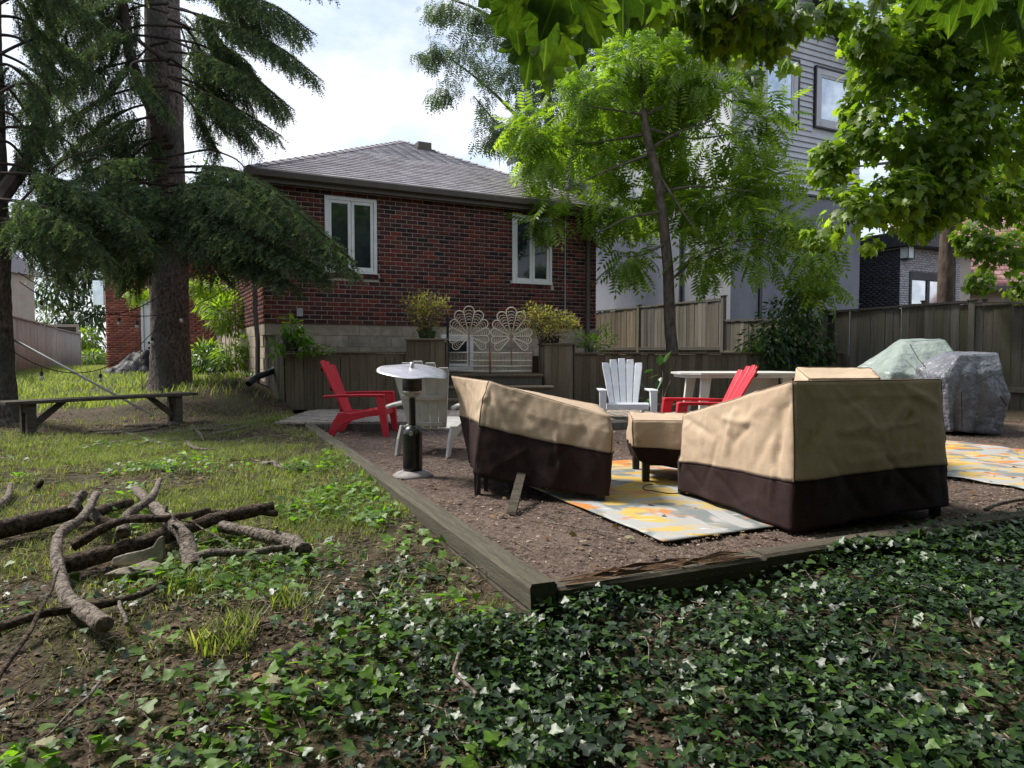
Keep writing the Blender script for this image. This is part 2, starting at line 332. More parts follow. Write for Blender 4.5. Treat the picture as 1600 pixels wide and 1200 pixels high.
M['barkb'] = mat('brown_bark', (0.045, 0.032, 0.025), (0.11, 0.082, 0.064), 14, 0.9, 0.8, 40, stretch=(1, 1, 0.4))
M['straw'] = mat('dry_grass', (0, 0, 0), tint=[(0.20, 0.17, 0.10), (0.10, 0.085, 0.05), (0.30, 0.26, 0.17), (0.12, 0.13, 0.05)], rough=0.85)
M['paleleaf'] = mat('pale_fallen_leaf', (0, 0, 0), tint=[(0.13, 0.15, 0.06), (0.20, 0.19, 0.11), (0.10, 0.13, 0.045)], rough=0.7, scale=9)
LF = dict(scale=3, translucent=0.5)
M['spruce'] = mat('spruce_needles', (0, 0, 0), tint=[(0.045, 0.075, 0.04), (0.10, 0.15, 0.075), (0.055, 0.09, 0.058), (0.20, 0.26, 0.12)], rough=0.6, translucent=0.25)
M['spruced'] = mat('dry_twigs', (0.03, 0.022, 0.018), (0.07, 0.05, 0.04), 4, 0.9)
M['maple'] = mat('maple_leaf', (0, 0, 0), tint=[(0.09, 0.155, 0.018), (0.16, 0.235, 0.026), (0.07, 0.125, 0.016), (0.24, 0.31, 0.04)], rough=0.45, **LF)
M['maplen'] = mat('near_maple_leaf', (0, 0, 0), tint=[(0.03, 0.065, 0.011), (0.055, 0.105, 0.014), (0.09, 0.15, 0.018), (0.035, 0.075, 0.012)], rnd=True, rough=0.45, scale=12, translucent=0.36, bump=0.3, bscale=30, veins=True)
M['walnut'] = mat('walnut_leaf', (0, 0, 0), tint=[(0.11, 0.18, 0.022), (0.18, 0.26, 0.03), (0.085, 0.15, 0.02), (0.26, 0.34, 0.05)], rough=0.5, **LF)
M['willow'] = mat('willow_leaf', (0, 0, 0), tint=[(0.05, 0.08, 0.04), (0.075, 0.115, 0.055), (0.055, 0.10, 0.035)], rough=0.5, scale=3, translucent=0.3)
M['shrub'] = mat('shrub_leaf', (0, 0, 0), tint=[(0.022, 0.058, 0.018), (0.035, 0.08, 0.022), (0.075, 0.15, 0.02)], rough=0.4, scale=3, translucent=0.3)
M['ivy'] = mat('ivy_leaf', (0, 0, 0), tint=[(0.007, 0.018, 0.006), (0.013, 0.034, 0.009), (0.03, 0.07, 0.013), (0.008, 0.022, 0.007), (0.07, 0.14, 0.02), (0.010, 0.026, 0.008), (0.016, 0.04, 0.012)], rough=0.42, scale=30, spec=0.42, translucent=0.12)
M['weed'] = mat('weed_leaf', (0, 0, 0), tint=[(0.08, 0.17, 0.018), (0.13, 0.24, 0.025), (0.055, 0.12, 0.016)], rough=0.5, **LF)
M['grass'] = mat('grass_blade', (0, 0, 0), tint=[(0.13, 0.165, 0.045), (0.20, 0.23, 0.07), (0.085, 0.125, 0.03), (0.34, 0.31, 0.17)], rough=0.6, scale=3, translucent=0.35)
M['grassb'] = mat('bright_grass', (0, 0, 0), tint=[(0.15, 0.19, 0.06), (0.21, 0.25, 0.085), (0.11, 0.15, 0.045), (0.27, 0.26, 0.13)], rough=0.6, scale=3, translucent=0.4)
M['yellowsh'] = mat('golden_leaf', (0, 0, 0), tint=[(0.15, 0.16, 0.06), (0.25, 0.21, 0.10), (0.09, 0.11, 0.04), (0.30, 0.19, 0.12)], rough=0.5, **LF)
M['deadleaf'] = mat('dead_leaf', (0, 0, 0), tint=[(0.16, 0.09, 0.045), (0.28, 0.19, 0.11), (0.10, 0.06, 0.035), (0.36, 0.3, 0.2)], rough=0.85, scale=3, translucent=0.1)

# ------------------------------------------------------------------ ground
def nonuni(lo, hi, segs):
    out = [lo]
    for (to, st) in segs:
        n = max(1, int(math.ceil((to - out[-1]) / st))); out += list(np.linspace(out[-1], to, n + 1)[1:])
    return np.array(out)
gx = nonuni(-300, 300, [(-40, 30), (-12, 1.5), (-5, 0.25), (6.5, 0.06), (12, 0.4), (40, 2), (300, 30)])
gy = nonuni(-60, 400, [(-6, 9), (0.8, 0.4), (6.5, 0.06), (14, 0.15), (26, 0.6), (60, 3), (400, 40)])
GX, GY = np.meshgrid(gx, gy, indexing='ij'); GZ = tz(GX, GY)
near = (np.abs(GX) < 7) & (GY > 0.5) & (GY < 12)
GZ = GZ + np.where(near, rs.normal(size=GZ.shape) * 0.004, 0)
V = np.stack([GX.ravel(), GY.ravel(), GZ.ravel()], 1); ny = len(gy); nx = len(gx)
I = np.arange(nx * ny).reshape(nx, ny)
Q = np.stack([I[:-1, :-1], I[1:, :-1], I[1:, 1:], I[:-1, 1:]], -1).reshape(-1)
me = arr_mesh('ground', V, Q, np.full((nx - 1) * (ny - 1), 4), M['soil'], True)
link('ground', me, kind='structure')

# mulch bed of the seating area
def loc2(a, b, z=0.0): p = C0 + dF * a + dL * b; return Vector((p[0], p[1], z))
na, nb = 150, 120
A_, B_ = np.meshgrid(np.linspace(0.05, PAT_A, na), np.linspace(0.05, PAT_B + 3.4, nb), indexing='ij')
Zm = np.array([[0.014 * fbm((a * 1.3, b * 1.3, 0)) + 0.006 * fbm((a * 9, b * 9, 3)) for b in B_[0]] for a in A_[:, 0]]) - 0.004
V = np.stack([(C0[0] + dF[0] * A_ + dL[0] * B_).ravel(), (C0[1] + dF[1] * A_ + dL[1] * B_).ravel(), Zm.ravel()], 1)
I = np.arange(na * nb).reshape(na, nb); Q = np.stack([I[:-1, :-1], I[1:, :-1], I[1:, 1:], I[:-1, 1:]], -1).reshape(-1)
link('mulch_bed', arr_mesh('mulch_bed', V, Q, np.full((na - 1) * (nb - 1), 4), M['mulch'], True), kind='structure')

# ------------------------------------------------------------------ timber edging
ANG_F = math.atan2(dF[1], dF[0]); ANG_L = math.atan2(dL[1], dL[0])
def timber(a, b, ang, length, z0, z1, w, label, rot=False, ragged=0.0, tilt=0.0):
    p = loc2(a, b)
    mb = MB(); n = max(6, int(length / 0.12)); prof = []
    for i in range(n + 1):
        x = length * i / n
        j = lambda s: 0.004 * fbm((x * 3, s * 7.1, length + z0))
        sag = tilt * i / n
        prof.append([(x, 0.008 + j(1), z0 + sag), (x, w - .008 + j(2), z0 + sag), (x, w + j(3), z1 - .015 + sag), (x, w - .014 + j(4), z1 + j(5) + sag),
                     (x, .014 + j(6), z1 + j(7) + sag), (x, j(8), z1 - .015 + sag)])
    vs = [q for s in prof for q in s]; fs = [(i * 6 + k, i * 6 + (k + 1) % 6, (i + 1) * 6 + (k + 1) % 6, (i + 1) * 6 + k) for i in range(n) for k in range(6)]
    mb.add(vs, fs + [tuple(range(6))[::-1], tuple(range(n * 6, n * 6 + 6))])
    o = mb.build('landscape_timber', M['timber'], loc=(p.x, p.y, 0), rot=(0, 0, ang))
    tag(o, label, 'timber', 'timbers edging the raised seating area'); return o
timber(0.06, 0.0, ANG_L, 3.35, -0.02, 0.085, 0.125, 'long grey timber edging the lawn, nearest the front corner of the mulch bed', tilt=0.0)
timber(0.06, 3.36, ANG_L, 3.5, -0.03, 0.075, 0.125, 'grey timber edging the lawn, running back to the brick patio', tilt=0.012)
timber(0.055, 0.01, ANG_L, 3.0, -0.17, -0.025, 0.115, 'dark lower timber under the lawn edge at the front corner')
timber(0.065, 0.0, ANG_F, 1.1, -0.03, 0.055, 0.12, 'short split and rotten timber at the front corner of the mulch bed')
timber(1.17, 0.005, ANG_F, 2.3, -0.03, 0.065, 0.12, 'timber edging the mulch bed in front of the large covered sofa')
timber(0.065, 0.008, ANG_F, 2.9, -0.18, -0.036, 0.11, 'dark lower timber half hidden by ivy along the front edge')
timber(3.49, 0.0, ANG_F, 2.4, -0.05, 0.05, 0.12, 'timber overgrown with ivy at the right end of the front edge')
sp_ = MB()
for i in range(26):
    x = 0.03 + rs.rand() * 0.78; y = 0.02 + rs.rand() * 0.09; l = 0.08 + rs.rand() * 0.25; z = 0.056 + rs.rand() * 0.006
    sp_.add([(x, y, z), (x + l, y + rs.normal() * .01, z + .004), (x + l, y + .008, z + .004), (x + l * .5, y + .012, z + .012 + rs.rand() * .008), (x, y + .01, z)], [(0, 1, 2, 3, 4)])
p = loc2(0.07, -.01)
tag(sp_.build('wood_splinters', M['rot'], loc=(p.x, p.y, 0.0), rot=(0, 0, ANG_F)), 'orange brown splinters on the rotten timber by the front corner', 'wood splinters', kind='stuff')

# ------------------------------------------------------------------ generic builders
def brick_field(x0, x1, z0, z1, holes, bl, bh, joint, jit=0.0015, stagger=True):
    out = []; nrow = int(round((z1 - z0) / (bh + joint)))
    for r in range(nrow):
        za = z0 + r * (bh + joint) + joint * 0.5; zb = za + bh
        x = x0 + (joint * 0.5 if (r % 2 == 0 or not stagger) else -bl * 0.5 + joint * 0.5)
        while x < x1:
            a, b = max(x, x0 + .001), min(x + bl, x1 - .001)
            segs = [(a, b)]
            for (hx0, hx1, hz0, hz1) in holes:
                if zb > hz0 and za < hz1:
                    ns = []
                    for (p, q) in segs:
                        if q <= hx0 or p >= hx1: ns.append((p, q))
                        else:
                            if p < hx0: ns.append((p, hx0 - .001))
                            if q > hx1: ns.append((hx1 + .001, q))
                    segs = ns
            out += [(p, q, za, zb) for p, q in segs if q - p > 0.02]
            x += bl + joint
    return out
def stuff_boxes(name, rects, y0, y1, mt, parent, label=None, loc=(0, 0, 0), rot=(0, 0, 0), kind='stuff'):
    V = []; T = []; Lp = []; Sz = []
    F = [(0, 1, 5, 4), (1, 2, 6, 5), (3, 0, 4, 7), (4, 5, 6, 7), (0, 3, 2, 1)]
    for i, (a, b, c, d) in enumerate(rects):
        j = rs.rand() * 0.003
        k = len(V); V += [(a, y0 - j, c), (b, y0 - j, c), (b, y1, c), (a, y1, c), (a, y0 - j, d), (b, y0 - j, d), (b, y1, d), (a, y1, d)]
        T += [rs.rand()] * 8
        for f in F: Lp += [q + k for q in f]; Sz.append(4)
    me = arr_mesh(name, np.array(V), np.array(Lp), np.array(Sz), mt, tint=np.array(T))
    return link(name, me, parent, loc, rot, label, kind)
_bm = {}
def single_box(name, w, d, h, mt, c=0.004):
    key = (name, round(w, 3), round(d, 3), round(h, 3), mt.name)
    if key not in _bm: _bm[key] = MB().cbox(0, w, 0, d, 0, h, c).mesh(name, mt)
    return _bm[key]
def wall_cells(x0, x1, z0, z1, holes):
    xs = sorted({x0, x1, *[h[0] for h in holes], *[h[1] for h in holes]}); zs = sorted({z0, z1, *[h[2] for h in holes], *[h[3] for h in holes]})
    return [(a, b, c, d) for a, b in zip(xs, xs[1:]) for c, d in zip(zs, zs[1:])
            if not any(a >= h[0] - 1e-6 and b <= h[1] + 1e-6 and c >= h[2] - 1e-6 and d <= h[3] + 1e-6 for h in holes)]
def window(parent, x0, x1, z0, z1, y=0.0, nsash=2, fw=0.06, sw=0.055, fm=None, gm=None, depth=0.09, label=None, proud=0.03):
    fm = fm or M['vinyl']; gm = gm or M['glass']
    f = MB()
    f.cbox(x0, x0 + fw, y - proud, y + depth, z0, z1); f.cbox(x1 - fw, x1, y - proud, y + depth, z0, z1)
    f.cbox(x0 + fw, x1 - fw, y - proud, y + depth, z1 - fw, z1); f.cbox(x0 + fw, x1 - fw, y - proud - .012, y + depth, z0, z0 + fw)
    w = f.build('window', fm, parent, label=label)
    k = (x1 - x0 - 2 * fw) / nsash
    for i in range(nsash):
        a = x0 + fw + i * k + .003; b = a + k - .006; s = MB(); yy = y - proud + .014
        s.cbox(a, a + sw, yy, yy + .05, z0 + fw, z1 - fw); s.cbox(b - sw, b, yy, yy + .05, z0 + fw, z1 - fw)
        s.cbox(a + sw, b - sw, yy, yy + .05, z0 + fw, z0 + fw + sw); s.cbox(a + sw, b - sw, yy, yy + .05, z1 - fw - sw, z1 - fw)
        s.build('sash', fm, w)
        MB().box(a + sw, b - sw, yy + .022, yy + .034, z0 + fw + sw, z1 - fw - sw).build('pane', gm, w)
    return w

# ------------------------------------------------------------------ brick bungalow
HX, HY = -4.17, 12.0; HW, HD = 6.7, 9.0; ZB, ZT = 1.50, 3.83
house = thing('brick_house', 'dark red brick bungalow with hipped grey shingle roof and two white windows', 'house', (HX, HY, 0), UA)
W1 = (1.02, 1.95, 2.40, 3.73); W2 = (4.70, 5.61, 2.37, 3.73)
wm = MB()
for c in wall_cells(0, HW, ZB, ZT, [W1, W2]): wm.box(c[0], c[1], 0.0, 0.22, c[2], c[3])
wall = wm.build('wall', M['mortar'], house)
sills = [(W[0] - .04, W[1] + .04, W[2] - .085, W[2]) for W in (W1, W2)]
bl = brick_field(0, HW, ZB, ZT, [W1, W2] + sills, 0.198, 0.0655, 0.0118)
def campos(lx, lz): p = Vector((HX, HY, 0)) + uu * lx; return (Vector((p.x, p.y, lz)) - Vector((0, 0, CAMZ))).length
full = [b for b in bl if b[1] - b[0] > 0.19]; rest = [b for b in bl if b[1] - b[0] <= 0.19]
# the largest in view: nearest the camera and clear of the spruce bough
def score(b):
    return campos((b[0] + b[1]) / 2, (b[2] + b[3]) / 2) + (3 if (b[2] > 1.95 and b[0] < 0.9) else 0)
full.sort(key=score)
bm_ = MB().cbox(0, 0.198, 0, 0.05, 0, 0.0655, 0.003).mesh('brick', M['brick'])
for (a, b, c, d) in full[:260]:
    link('brick', bm_, wall, (a, -0.009 - rs.rand() * .003, c), (rs.normal() * .004, 0, rs.normal() * .004))
sb = MB().cbox(0, 0.057, 0, 0.07, 0, 0.082, 0.003).mesh('brick', M['brick'])
for W in (W1, W2):
    n = int((W[1] - W[0] + .08) / .0665)
    for i in range(n): link('brick', sb, wall, (W[0] - .036 + i * .0665, -0.028, W[2] - .084))
stuff_boxes('brick', full[260:] + rest, -0.008, 0.05, M['brick'], wall)
MB().box(0.0, 0.22, 0.2205, HD, ZB, ZT).build('wall', M['mortar'], house)
sw_ = brick_field(0, HD, ZB, ZT, [], 0.198, 0.0655, 0.0118)
stuff_boxes('brick', sw_, -0.008, 0.05, M['brick'], house, loc=(0, 0, 0), rot=(0, 0, 0)).matrix_local = Matrix.Rotation(-PI / 2, 4, 'Z') @ Matrix.Translation((-HD, 0, 0))
MB().box(HW - .22, HW, 0.2205, HD, ZB, ZT).build('wall', M['mortar'], house)
MB().box(0.02, HW - .02, 0.03, 0.21, -.2, ZB - .002).box(0.02, .2, 0.2105, HD, -.2, ZB - .002).box(HW - .2, HW - .02, .2105, HD, -.2, ZB - .002).build('foundation', M['block'], house)
cbk = MB().cbox(0, 0.394, 0, 0.05, 0, 0.193, 0.004).mesh('block', M['block'])
for r in range(6):
    x = 0.022 - (0.2 if r % 2 else 0); z = ZB - 0.2 * (r + 1)
    while x < HW - .2:
        if x > 0: link('block', cbk, house, (x, 0.021, z))
        x += 0.4
for r in range(8):
    for k in range(9):
        link('block', cbk, house, (0.021 - .02, 0.42 + k * .4 + (0.2 if r % 2 else 0), ZB - 0.2 * (r + 1)), (0, 0, -PI / 2))
window(house, *W1); window(house, *W2)
# soffit, gutter, roof
OV = 0.20; EZ = 4.0
so = MB().box(-OV + .01, HW + OV - .01, -OV + .01, HD + OV, ZT + .002, ZT + .03); so.build('soffit', M['soffit'], house)
g = MB()
gp = [(-OV - .11, EZ), (-OV - .13, EZ - .02), (-OV - .11, EZ - .11), (-OV - .02, EZ - .13), (-OV, EZ - .13), (-OV, EZ), (-OV - .02, EZ), (-OV - .02, EZ - .1), (-OV - .09, EZ - .09), (-OV - .1, EZ)]
g.prism(gp, -OV - .1, HW + OV + .1, 'x'); g.build('gutter', M['trimbr'], house)
MB().box(-OV - .1, HW + OV + .1, -OV + .001, -OV + .02, ZT - .02, EZ - .02).box(-OV - .11, -OV - .001, -OV + .0, HD, ZT + .0, EZ).build('fascia', M['trimbr'], house)
SL = 0.495; RX = 3.72
x0, x1, y0 = -OV - .06, HW + OV + .06, -OV - .06
apz = EZ + SL * (RX - x0); ay = y0 + (RX - x0)
rf = MB().add([(x0, y0, EZ), (x1, y0, EZ), (RX, ay, apz), (RX, HD, apz), (x0, HD, EZ), (x1, HD, EZ)], [(0, 1, 2), (0, 2, 3, 4), (1, 5, 3, 2)])
roof = rf.build('roof', M['shingle'], house)
nrow = int((ay - y0) / (0.14 * math.cos(math.atan(SL)))); dy = (ay - y0) / nrow; shr = []
for r in range(nrow):
    f0 = r / nrow; a = x0 + (RX - x0) * f0; b = x1 + (RX - x1) * f0
    a2 = x0 + (RX - x0) * (r + 1) / nrow; b2 = x1 + (RX - x1) * (r + 1) / nrow
    x = a - (0.15 if r % 2 else 0.0) - rs.rand() * .02
    while x < b:
        p, q = max(x + .003, a), min(x + .30 - .003, b)
        if q - p > .03: shr.append((p, q, r, (p < a2) or (q > b2), a2, b2))
        x += .30
shm = MB()
zf = lambda yy: EZ + SL * (yy - y0)
def shingle_v(p, q, r, a2, b2):
    ya = y0 + r * dy - .012; yb = ya + dy + .01; t = 0.024
    p2, q2 = min(max(p, a2), q), max(min(q, b2), p)
    return [(p, ya, zf(ya) + t), (q, ya, zf(ya) + t), (q2, yb, zf(yb) + .003), (p2, yb, zf(yb) + .003), (p, ya, zf(ya) - .002), (q, ya, zf(ya) - .002), (q2, yb, zf(yb) - .002), (p2, yb, zf(yb) - .002)]
SF = [(0, 1, 2, 3), (0, 4, 5, 1), (1, 5, 6, 2), (3, 7, 4, 0)]
whole = [s for s in shr if not s[3] and abs((s[1] - s[0]) - .294) < .002]
wset = set(id(s) for s in whole[:280])
b0 = whole[0]; vs = shingle_v(0, .294, 0, -9, 9); o0 = (0, y0, EZ)
shmesh = MB().add([(v[0], v[1] - y0, v[2] - EZ) for v in vs], SF).mesh('shingle', M['shingle'])
V = []; T = []; Lp = []; Sz = []
for s in shr:
    if id(s) in wset:
        link('shingle', shmesh, roof, (s[0], y0 + s[2] * dy, EZ + SL * s[2] * dy + rs.rand() * .003))
    else:
        k = len(V); V += shingle_v(s[0], s[1], s[2], s[4], s[5]); T += [rs.rand()] * 8
        for f in SF: Lp += [i + k for i in f]; Sz.append(4)
link('shingle', arr_mesh('shingle', np.array(V), np.array(Lp), np.array(Sz), M['shingle'], tint=np.array(T)), roof, kind='stuff')
hc = MB()
for (p, q) in (((x0, y0, EZ + .01), (RX, ay, apz + .01)), ((x1, y0, EZ + .01), (RX, ay, apz + .01))):
    n = 26
    for i in range(n):
        a = Vector(p).lerp(Vector(q), i / n); b = Vector(p).lerp(Vector(q), (i + 1.1) / n); sd_ = (b - a).cross(Vector((0, 0, 1))).normalized() * .11
        hc.add([a + sd_ + Vector((0, 0, -.01)), a + Vector((0, 0, .035)), a - sd_ + Vector((0, 0, -.01)), b - sd_ + Vector((0, 0, -.025)), b + Vector((0, 0, .018)), b + sd_ + Vector((0, 0, -.025))],
               [(0, 1, 4, 5), (1, 2, 3, 4)])
hc.build('hip_cap', M['shingle'], roof)
vt = MB(); vx, vy = 4.02, y0 + 3.3; vz = zf(vy)
vt.box(vx - .16, vx + .16, vy - .02, vy + .3, vz + .02, vz + .19).box(vx - .22, vx + .22, vy - .1, vy + .34, vz - .03, vz + .02); vt.build('roof_vent', M['trimbr'], roof)
# downspouts and conduit
ds = MB(); ds.tube([(-.06, -.22, EZ - .1), (-.1, -.05, ZT - .12), (-.12, .12, ZT - .3), (-.13, .13, 1.7), (-.10, .10, 1.2), (-.12, .08, .35)], .042, 6); ds.build('downspout', M['trimbr'], house)
MB().cbox(HW - .28, HW - .2, -.09, -.03, .9, ZT).build('downspout', M['trimbr'], house)
MB().tube([(HW - .78, -.03, ZT), (HW - .78, -.03, 1.55)], .012, 5).build('conduit', M['pole'], house)
MB().cbox(0.52, .62, -.06, -.02, 1.62, 1.76).build('outlet_box', M['pole'], house)
window(house, 3.18, 3.84, .66, 1.34, nsash=1, y=-.01, fw=.07, label='white framed basement window behind the wicker gate')

# ------------------------------------------------------------------ raised timber planters, brick patio, steps
PX = gr(447, 637, .12); PA = math.radians(10)
def boards_run(parent, x0, x1, z0, z1, y, mt, w=0.138, gap=0.005, d=0.022, name='board', jitter=.004, slope=0.0):
    x = x0; k = 0
    for i in range(int((x1 - x0) / (w + gap)) + 1):
        ww = min(w, x1 - x)
        if ww < .03: break
        h = z1 - z0 + slope * (x - x0) + rs.normal() * jitter
        link(name, single_box(name, round(ww, 2), d, round(h / .01) * .01, mt), parent, (x, y + rs.normal() * .002, z0), (rs.normal() * .003, rs.normal() * .0035, 0))
        x += w + gap
pl = thing('planter_box', 'long grey board planter against the house foundation behind the red chair', 'planter', (PX.x, PX.y, 0), PA)
LW = 1.98
boards_run(pl, 0, LW, .08, .985, 0.0, M['fencep'])
MB().cbox(-.03, LW, -.03, .10, .99, 1.018).build('cap_board', M['fencep'], pl)
MB().box(.0, LW, .03, .9, .1, .93).build('soil', M['soil'], pl)
# side face
o = thing('side_planter', 'tall grey board end of the planter next to the house corner', 'planter', (PX.x, PX.y, 0), PA + math.radians(117))
boards_run(o, 0.02, .95, .05, 1.0, .0, M['fenceb'], w=.10)
boards_run(o, .45, .95, 1.0, 1.28, .0, M['fenceb'], w=.10)
MB().cbox(.43, .98, -.03, .05, 1.283, 1.305).build('cap_board', M['fencep'], o)
def pier(px0, px1, Y, ztop, label, ang, depth=.55):
    a = at(px0, 600, Y); w = (px1 - px0) / FPX * Y
    t = thing('planter_pier', label, 'planter', (a.x, Y, 0), ang)
    boards_run(t, 0, w, .08, ztop, 0, M['fencep'], w=.115)
    bl_ = MB().box(.01, w - .01, .0235, depth, .05, ztop - .02); bl_.build('core', M['greywood'], t)
    nb_ = int(depth / .13)
    for i in range(nb_):
        for (xx) in (-.021, w + .001):
            link('board', single_box('board', .02, .12, ztop - .08, M['fencep']), t, (xx, .01 + i * .13, .08))
    MB().cbox(-.04, w + .04, -.035, depth + .02, ztop, ztop + .03).build('cap_board', M['fencep'], t)
    return t, a, w
P1, pa1, pw1 = pier(637, 697, 11.45, 1.20, 'tall planter pier left of the wicker gate', math.radians(4))
P2, pa2, pw2 = pier(851, 897, 12.0, 1.13, 'tall planter pier right of the steps', math.radians(4), .8)
# right retaining planter
RX0 = at(898, 600, 12.45)
rp_ = thing('planter_wall', 'long dark board planter wall behind the white chair and the table', 'planter', (RX0.x, RX0.y, 0), UA * .7)
boards_run(rp_, 0, 5.9, .0, .965, 0.0, M['fencep'], w=.14)
MB().cbox(-.02, 6.0, -.035, .12, .97, 1.0).build('cap_board', M['fencep'], rp_)
MB().box(0, 6.2, .028, 4.2, -.1, .93).build('soil', M['soil'], rp_)
# steps between the piers
st = thing('wooden_steps', 'dark wooden steps up to the wicker gate', 'steps', (at(697, 600, 11.3).x, 11.3, 0), math.radians(4))
SWX = at(851, 600, 11.3).x - at(697, 600, 11.3).x
for i, (zz, yy, xr) in enumerate(((.28, -.35, .30), (.46, .0, .17), (.64, .35, .03))):
    MB().cbox(.0, SWX + xr, yy, yy + .28, zz - .035, zz).build('tread', M['fencep'], st)
    MB().box(.01, SWX + xr - .02, yy + .035, yy + .055, zz - .19, zz - .036).build('riser', M['fenceb'], st)
for i in range(5):
    MB().cbox(.0, SWX + .02, .635 + i * .145, .635 + i * .145 + .138, .605, .637).build('deck_board', M['fencep'], st)
# brick patio with its edge
pv = bpy.data.objects.new('patio_paving', None); COL.objects.link(pv); pv['kind'] = 'structure'
e0 = gr(487, 661, .1); pv.location = (e0.x, e0.y, 0); pv.rotation_euler = (0, 0, math.radians(3))
MB().box(-.5, 4.8, 0.0, 2.9, -.12, .085).build('paving_base', M['soil'], pv)
pm = MB().cbox(0, .190, 0, .090, 0, .03, .004).mesh('paver', M['paver'])
cells = []
for r in range(20):
    for c in range(26):
        x = -.48 + c * .2 + (.1 if r % 2 else 0); y = .03 + r * .1 * 1.0
        cells.append((x, y))
cells.sort(key=lambda c: c[1] + (5 if c[0] > 3.2 else 0) + (2 if c[0] < -.5 else 0))
for (x, y) in cells[:290]: link('paver', pm, pv, (x, y, .078 + rs.rand() * .006), (rs.normal() * .006, rs.normal() * .006, 0))
stuff_boxes('paver', [(x, x + .190, y, y + .090) for x, y in cells[290:]], -.11, -.08, M['paver'], pv).matrix_local = Matrix(((1, 0, 0, 0), (0, 0, 1, 0), (0, -1, 0, 0), (0, 0, 0, 1)))
MB().cbox(-.05, 4.8, -.06, -.001, -.1, .095).build('edge_timber', M['greywood'], pv)
# low bed edge behind the white chair
bp = gr(868, 640, 0.0); be = MB()
o = be.cbox(0, 4.4, 0, .12, -.03, .15).build('landscape_timber', M['timber'], loc=(bp.x, 11.5, 0), rot=(0, 0, math.radians(5)))
tag(o, 'low timber edging the narrow bed behind the white chair', 'timber')

# wicker gate panels
def headboard(cx, Y, w, h, z0, label, petals=11):
    t = thing('wicker_gate', label, 'gate', (cx, Y, z0), math.radians(2), 'wicker headboards used as a gate')
    hub = Vector((0, 0, h * .50)); lower = h * .30
    R0 = w * .5; hub = Vector((0, 0, h * .555)); eb = h - hub.z
    for k in range(petals):
        th = math.radians(-38 + 256 * k / (petals - 1)); 
        rad = R0 * (1.0 if 30 < math.degrees(th) < 150 else .98)
        if math.sin(th) > 0: rad = 1 / math.sqrt((math.cos(th) / R0) ** 2 + (math.sin(th) / eb) ** 2)
        if math.sin(th) < 0: rad = min(rad, (hub.z - lower) / max(.2, -math.sin(th)) * .95)
        d = Vector((math.cos(th), 0, math.sin(th))); s = Vector((-d.z, 0, d.x)); wd = rad * math.tan(math.radians(256 / (petals - 1) / 2)) * .80
        pts = []
        pc = hub + d * (rad - wd)
        for j in range(15):
            a = -PI / 2 + PI * j / 14; pts.append(pc + d * math.cos(a) * wd + s * math.sin(a) * wd)
        pts = [hub + d * .04 - s * .012] + pts + [hub + d * .04 + s * .012]
        MB().tube(pts, .0105, 6).build('petal', M['wicker'], t, True)
        inner = MB()
        for q in range(1, 6):
            rr = rad * (.38 + .09 * q) - wd * .3; ww = wd * (.25 + .13 * q) * .8
            inner.tube([hub + d * (rr + ww * .7 * math.cos(a)) + s * ww * math.sin(a) for a in np.linspace(-1.4, 1.4, 6)], .0048, 4, False)
        inner.build('wicker_infill', M['wicker'], t, True)
    for zz in (.02, .11, .20, lower):
        MB().tube([(-w / 2, 0, zz), (0, .006, zz + .004 * math.sin(zz * 40)), (w / 2, 0, zz)], .013, 6).build('rail', M['wicker'], t, True)
    sp2 = MB()
    for i in range(30):
        x = -w / 2 + w * (i + .5) / 30
        sp2.tube([(x, 0, .02), (x, 0, .2)], .003, 4, False); sp2.tube([(x, 0, .205), (x, 0, lower)], .003, 4, False)
    sp2.build('spindle', M['wicker'], t, kind='stuff')
    MB().tube([(0, -.012, .12), (0, -.012, hub.z + .02)], [.008, .016], 6).build('stem', M['wickerd'], t, True)
    for sx in (-w / 2, w / 2): MB().tube([(sx, 0, -.03), (sx, 0, h * .42)], .013, 6).build('post', M['wickerd'], t, True)
    return t
ga = at(700, 582, 12.15); gb = at(832, 582, 12.15); gw = (gb.x - ga.x) / 2
headboard(ga.x + gw * .5, 12.15, gw * .98, 1.13, .66, 'left wicker headboard with looped petals used as a gate panel')
headboard(ga.x + gw * 1.5, 12.15, gw * .98, 1.11, .66, 'right wicker headboard with looped petals used as a gate panel')
gp_ = MB().cbox(ga.x - .02, ga.x + .02, 12.1, 12.14, .64, 1.62); tag(gp_.build('gate_post', M['cord']), 'thin black post at the left side of the wicker gate', 'post')
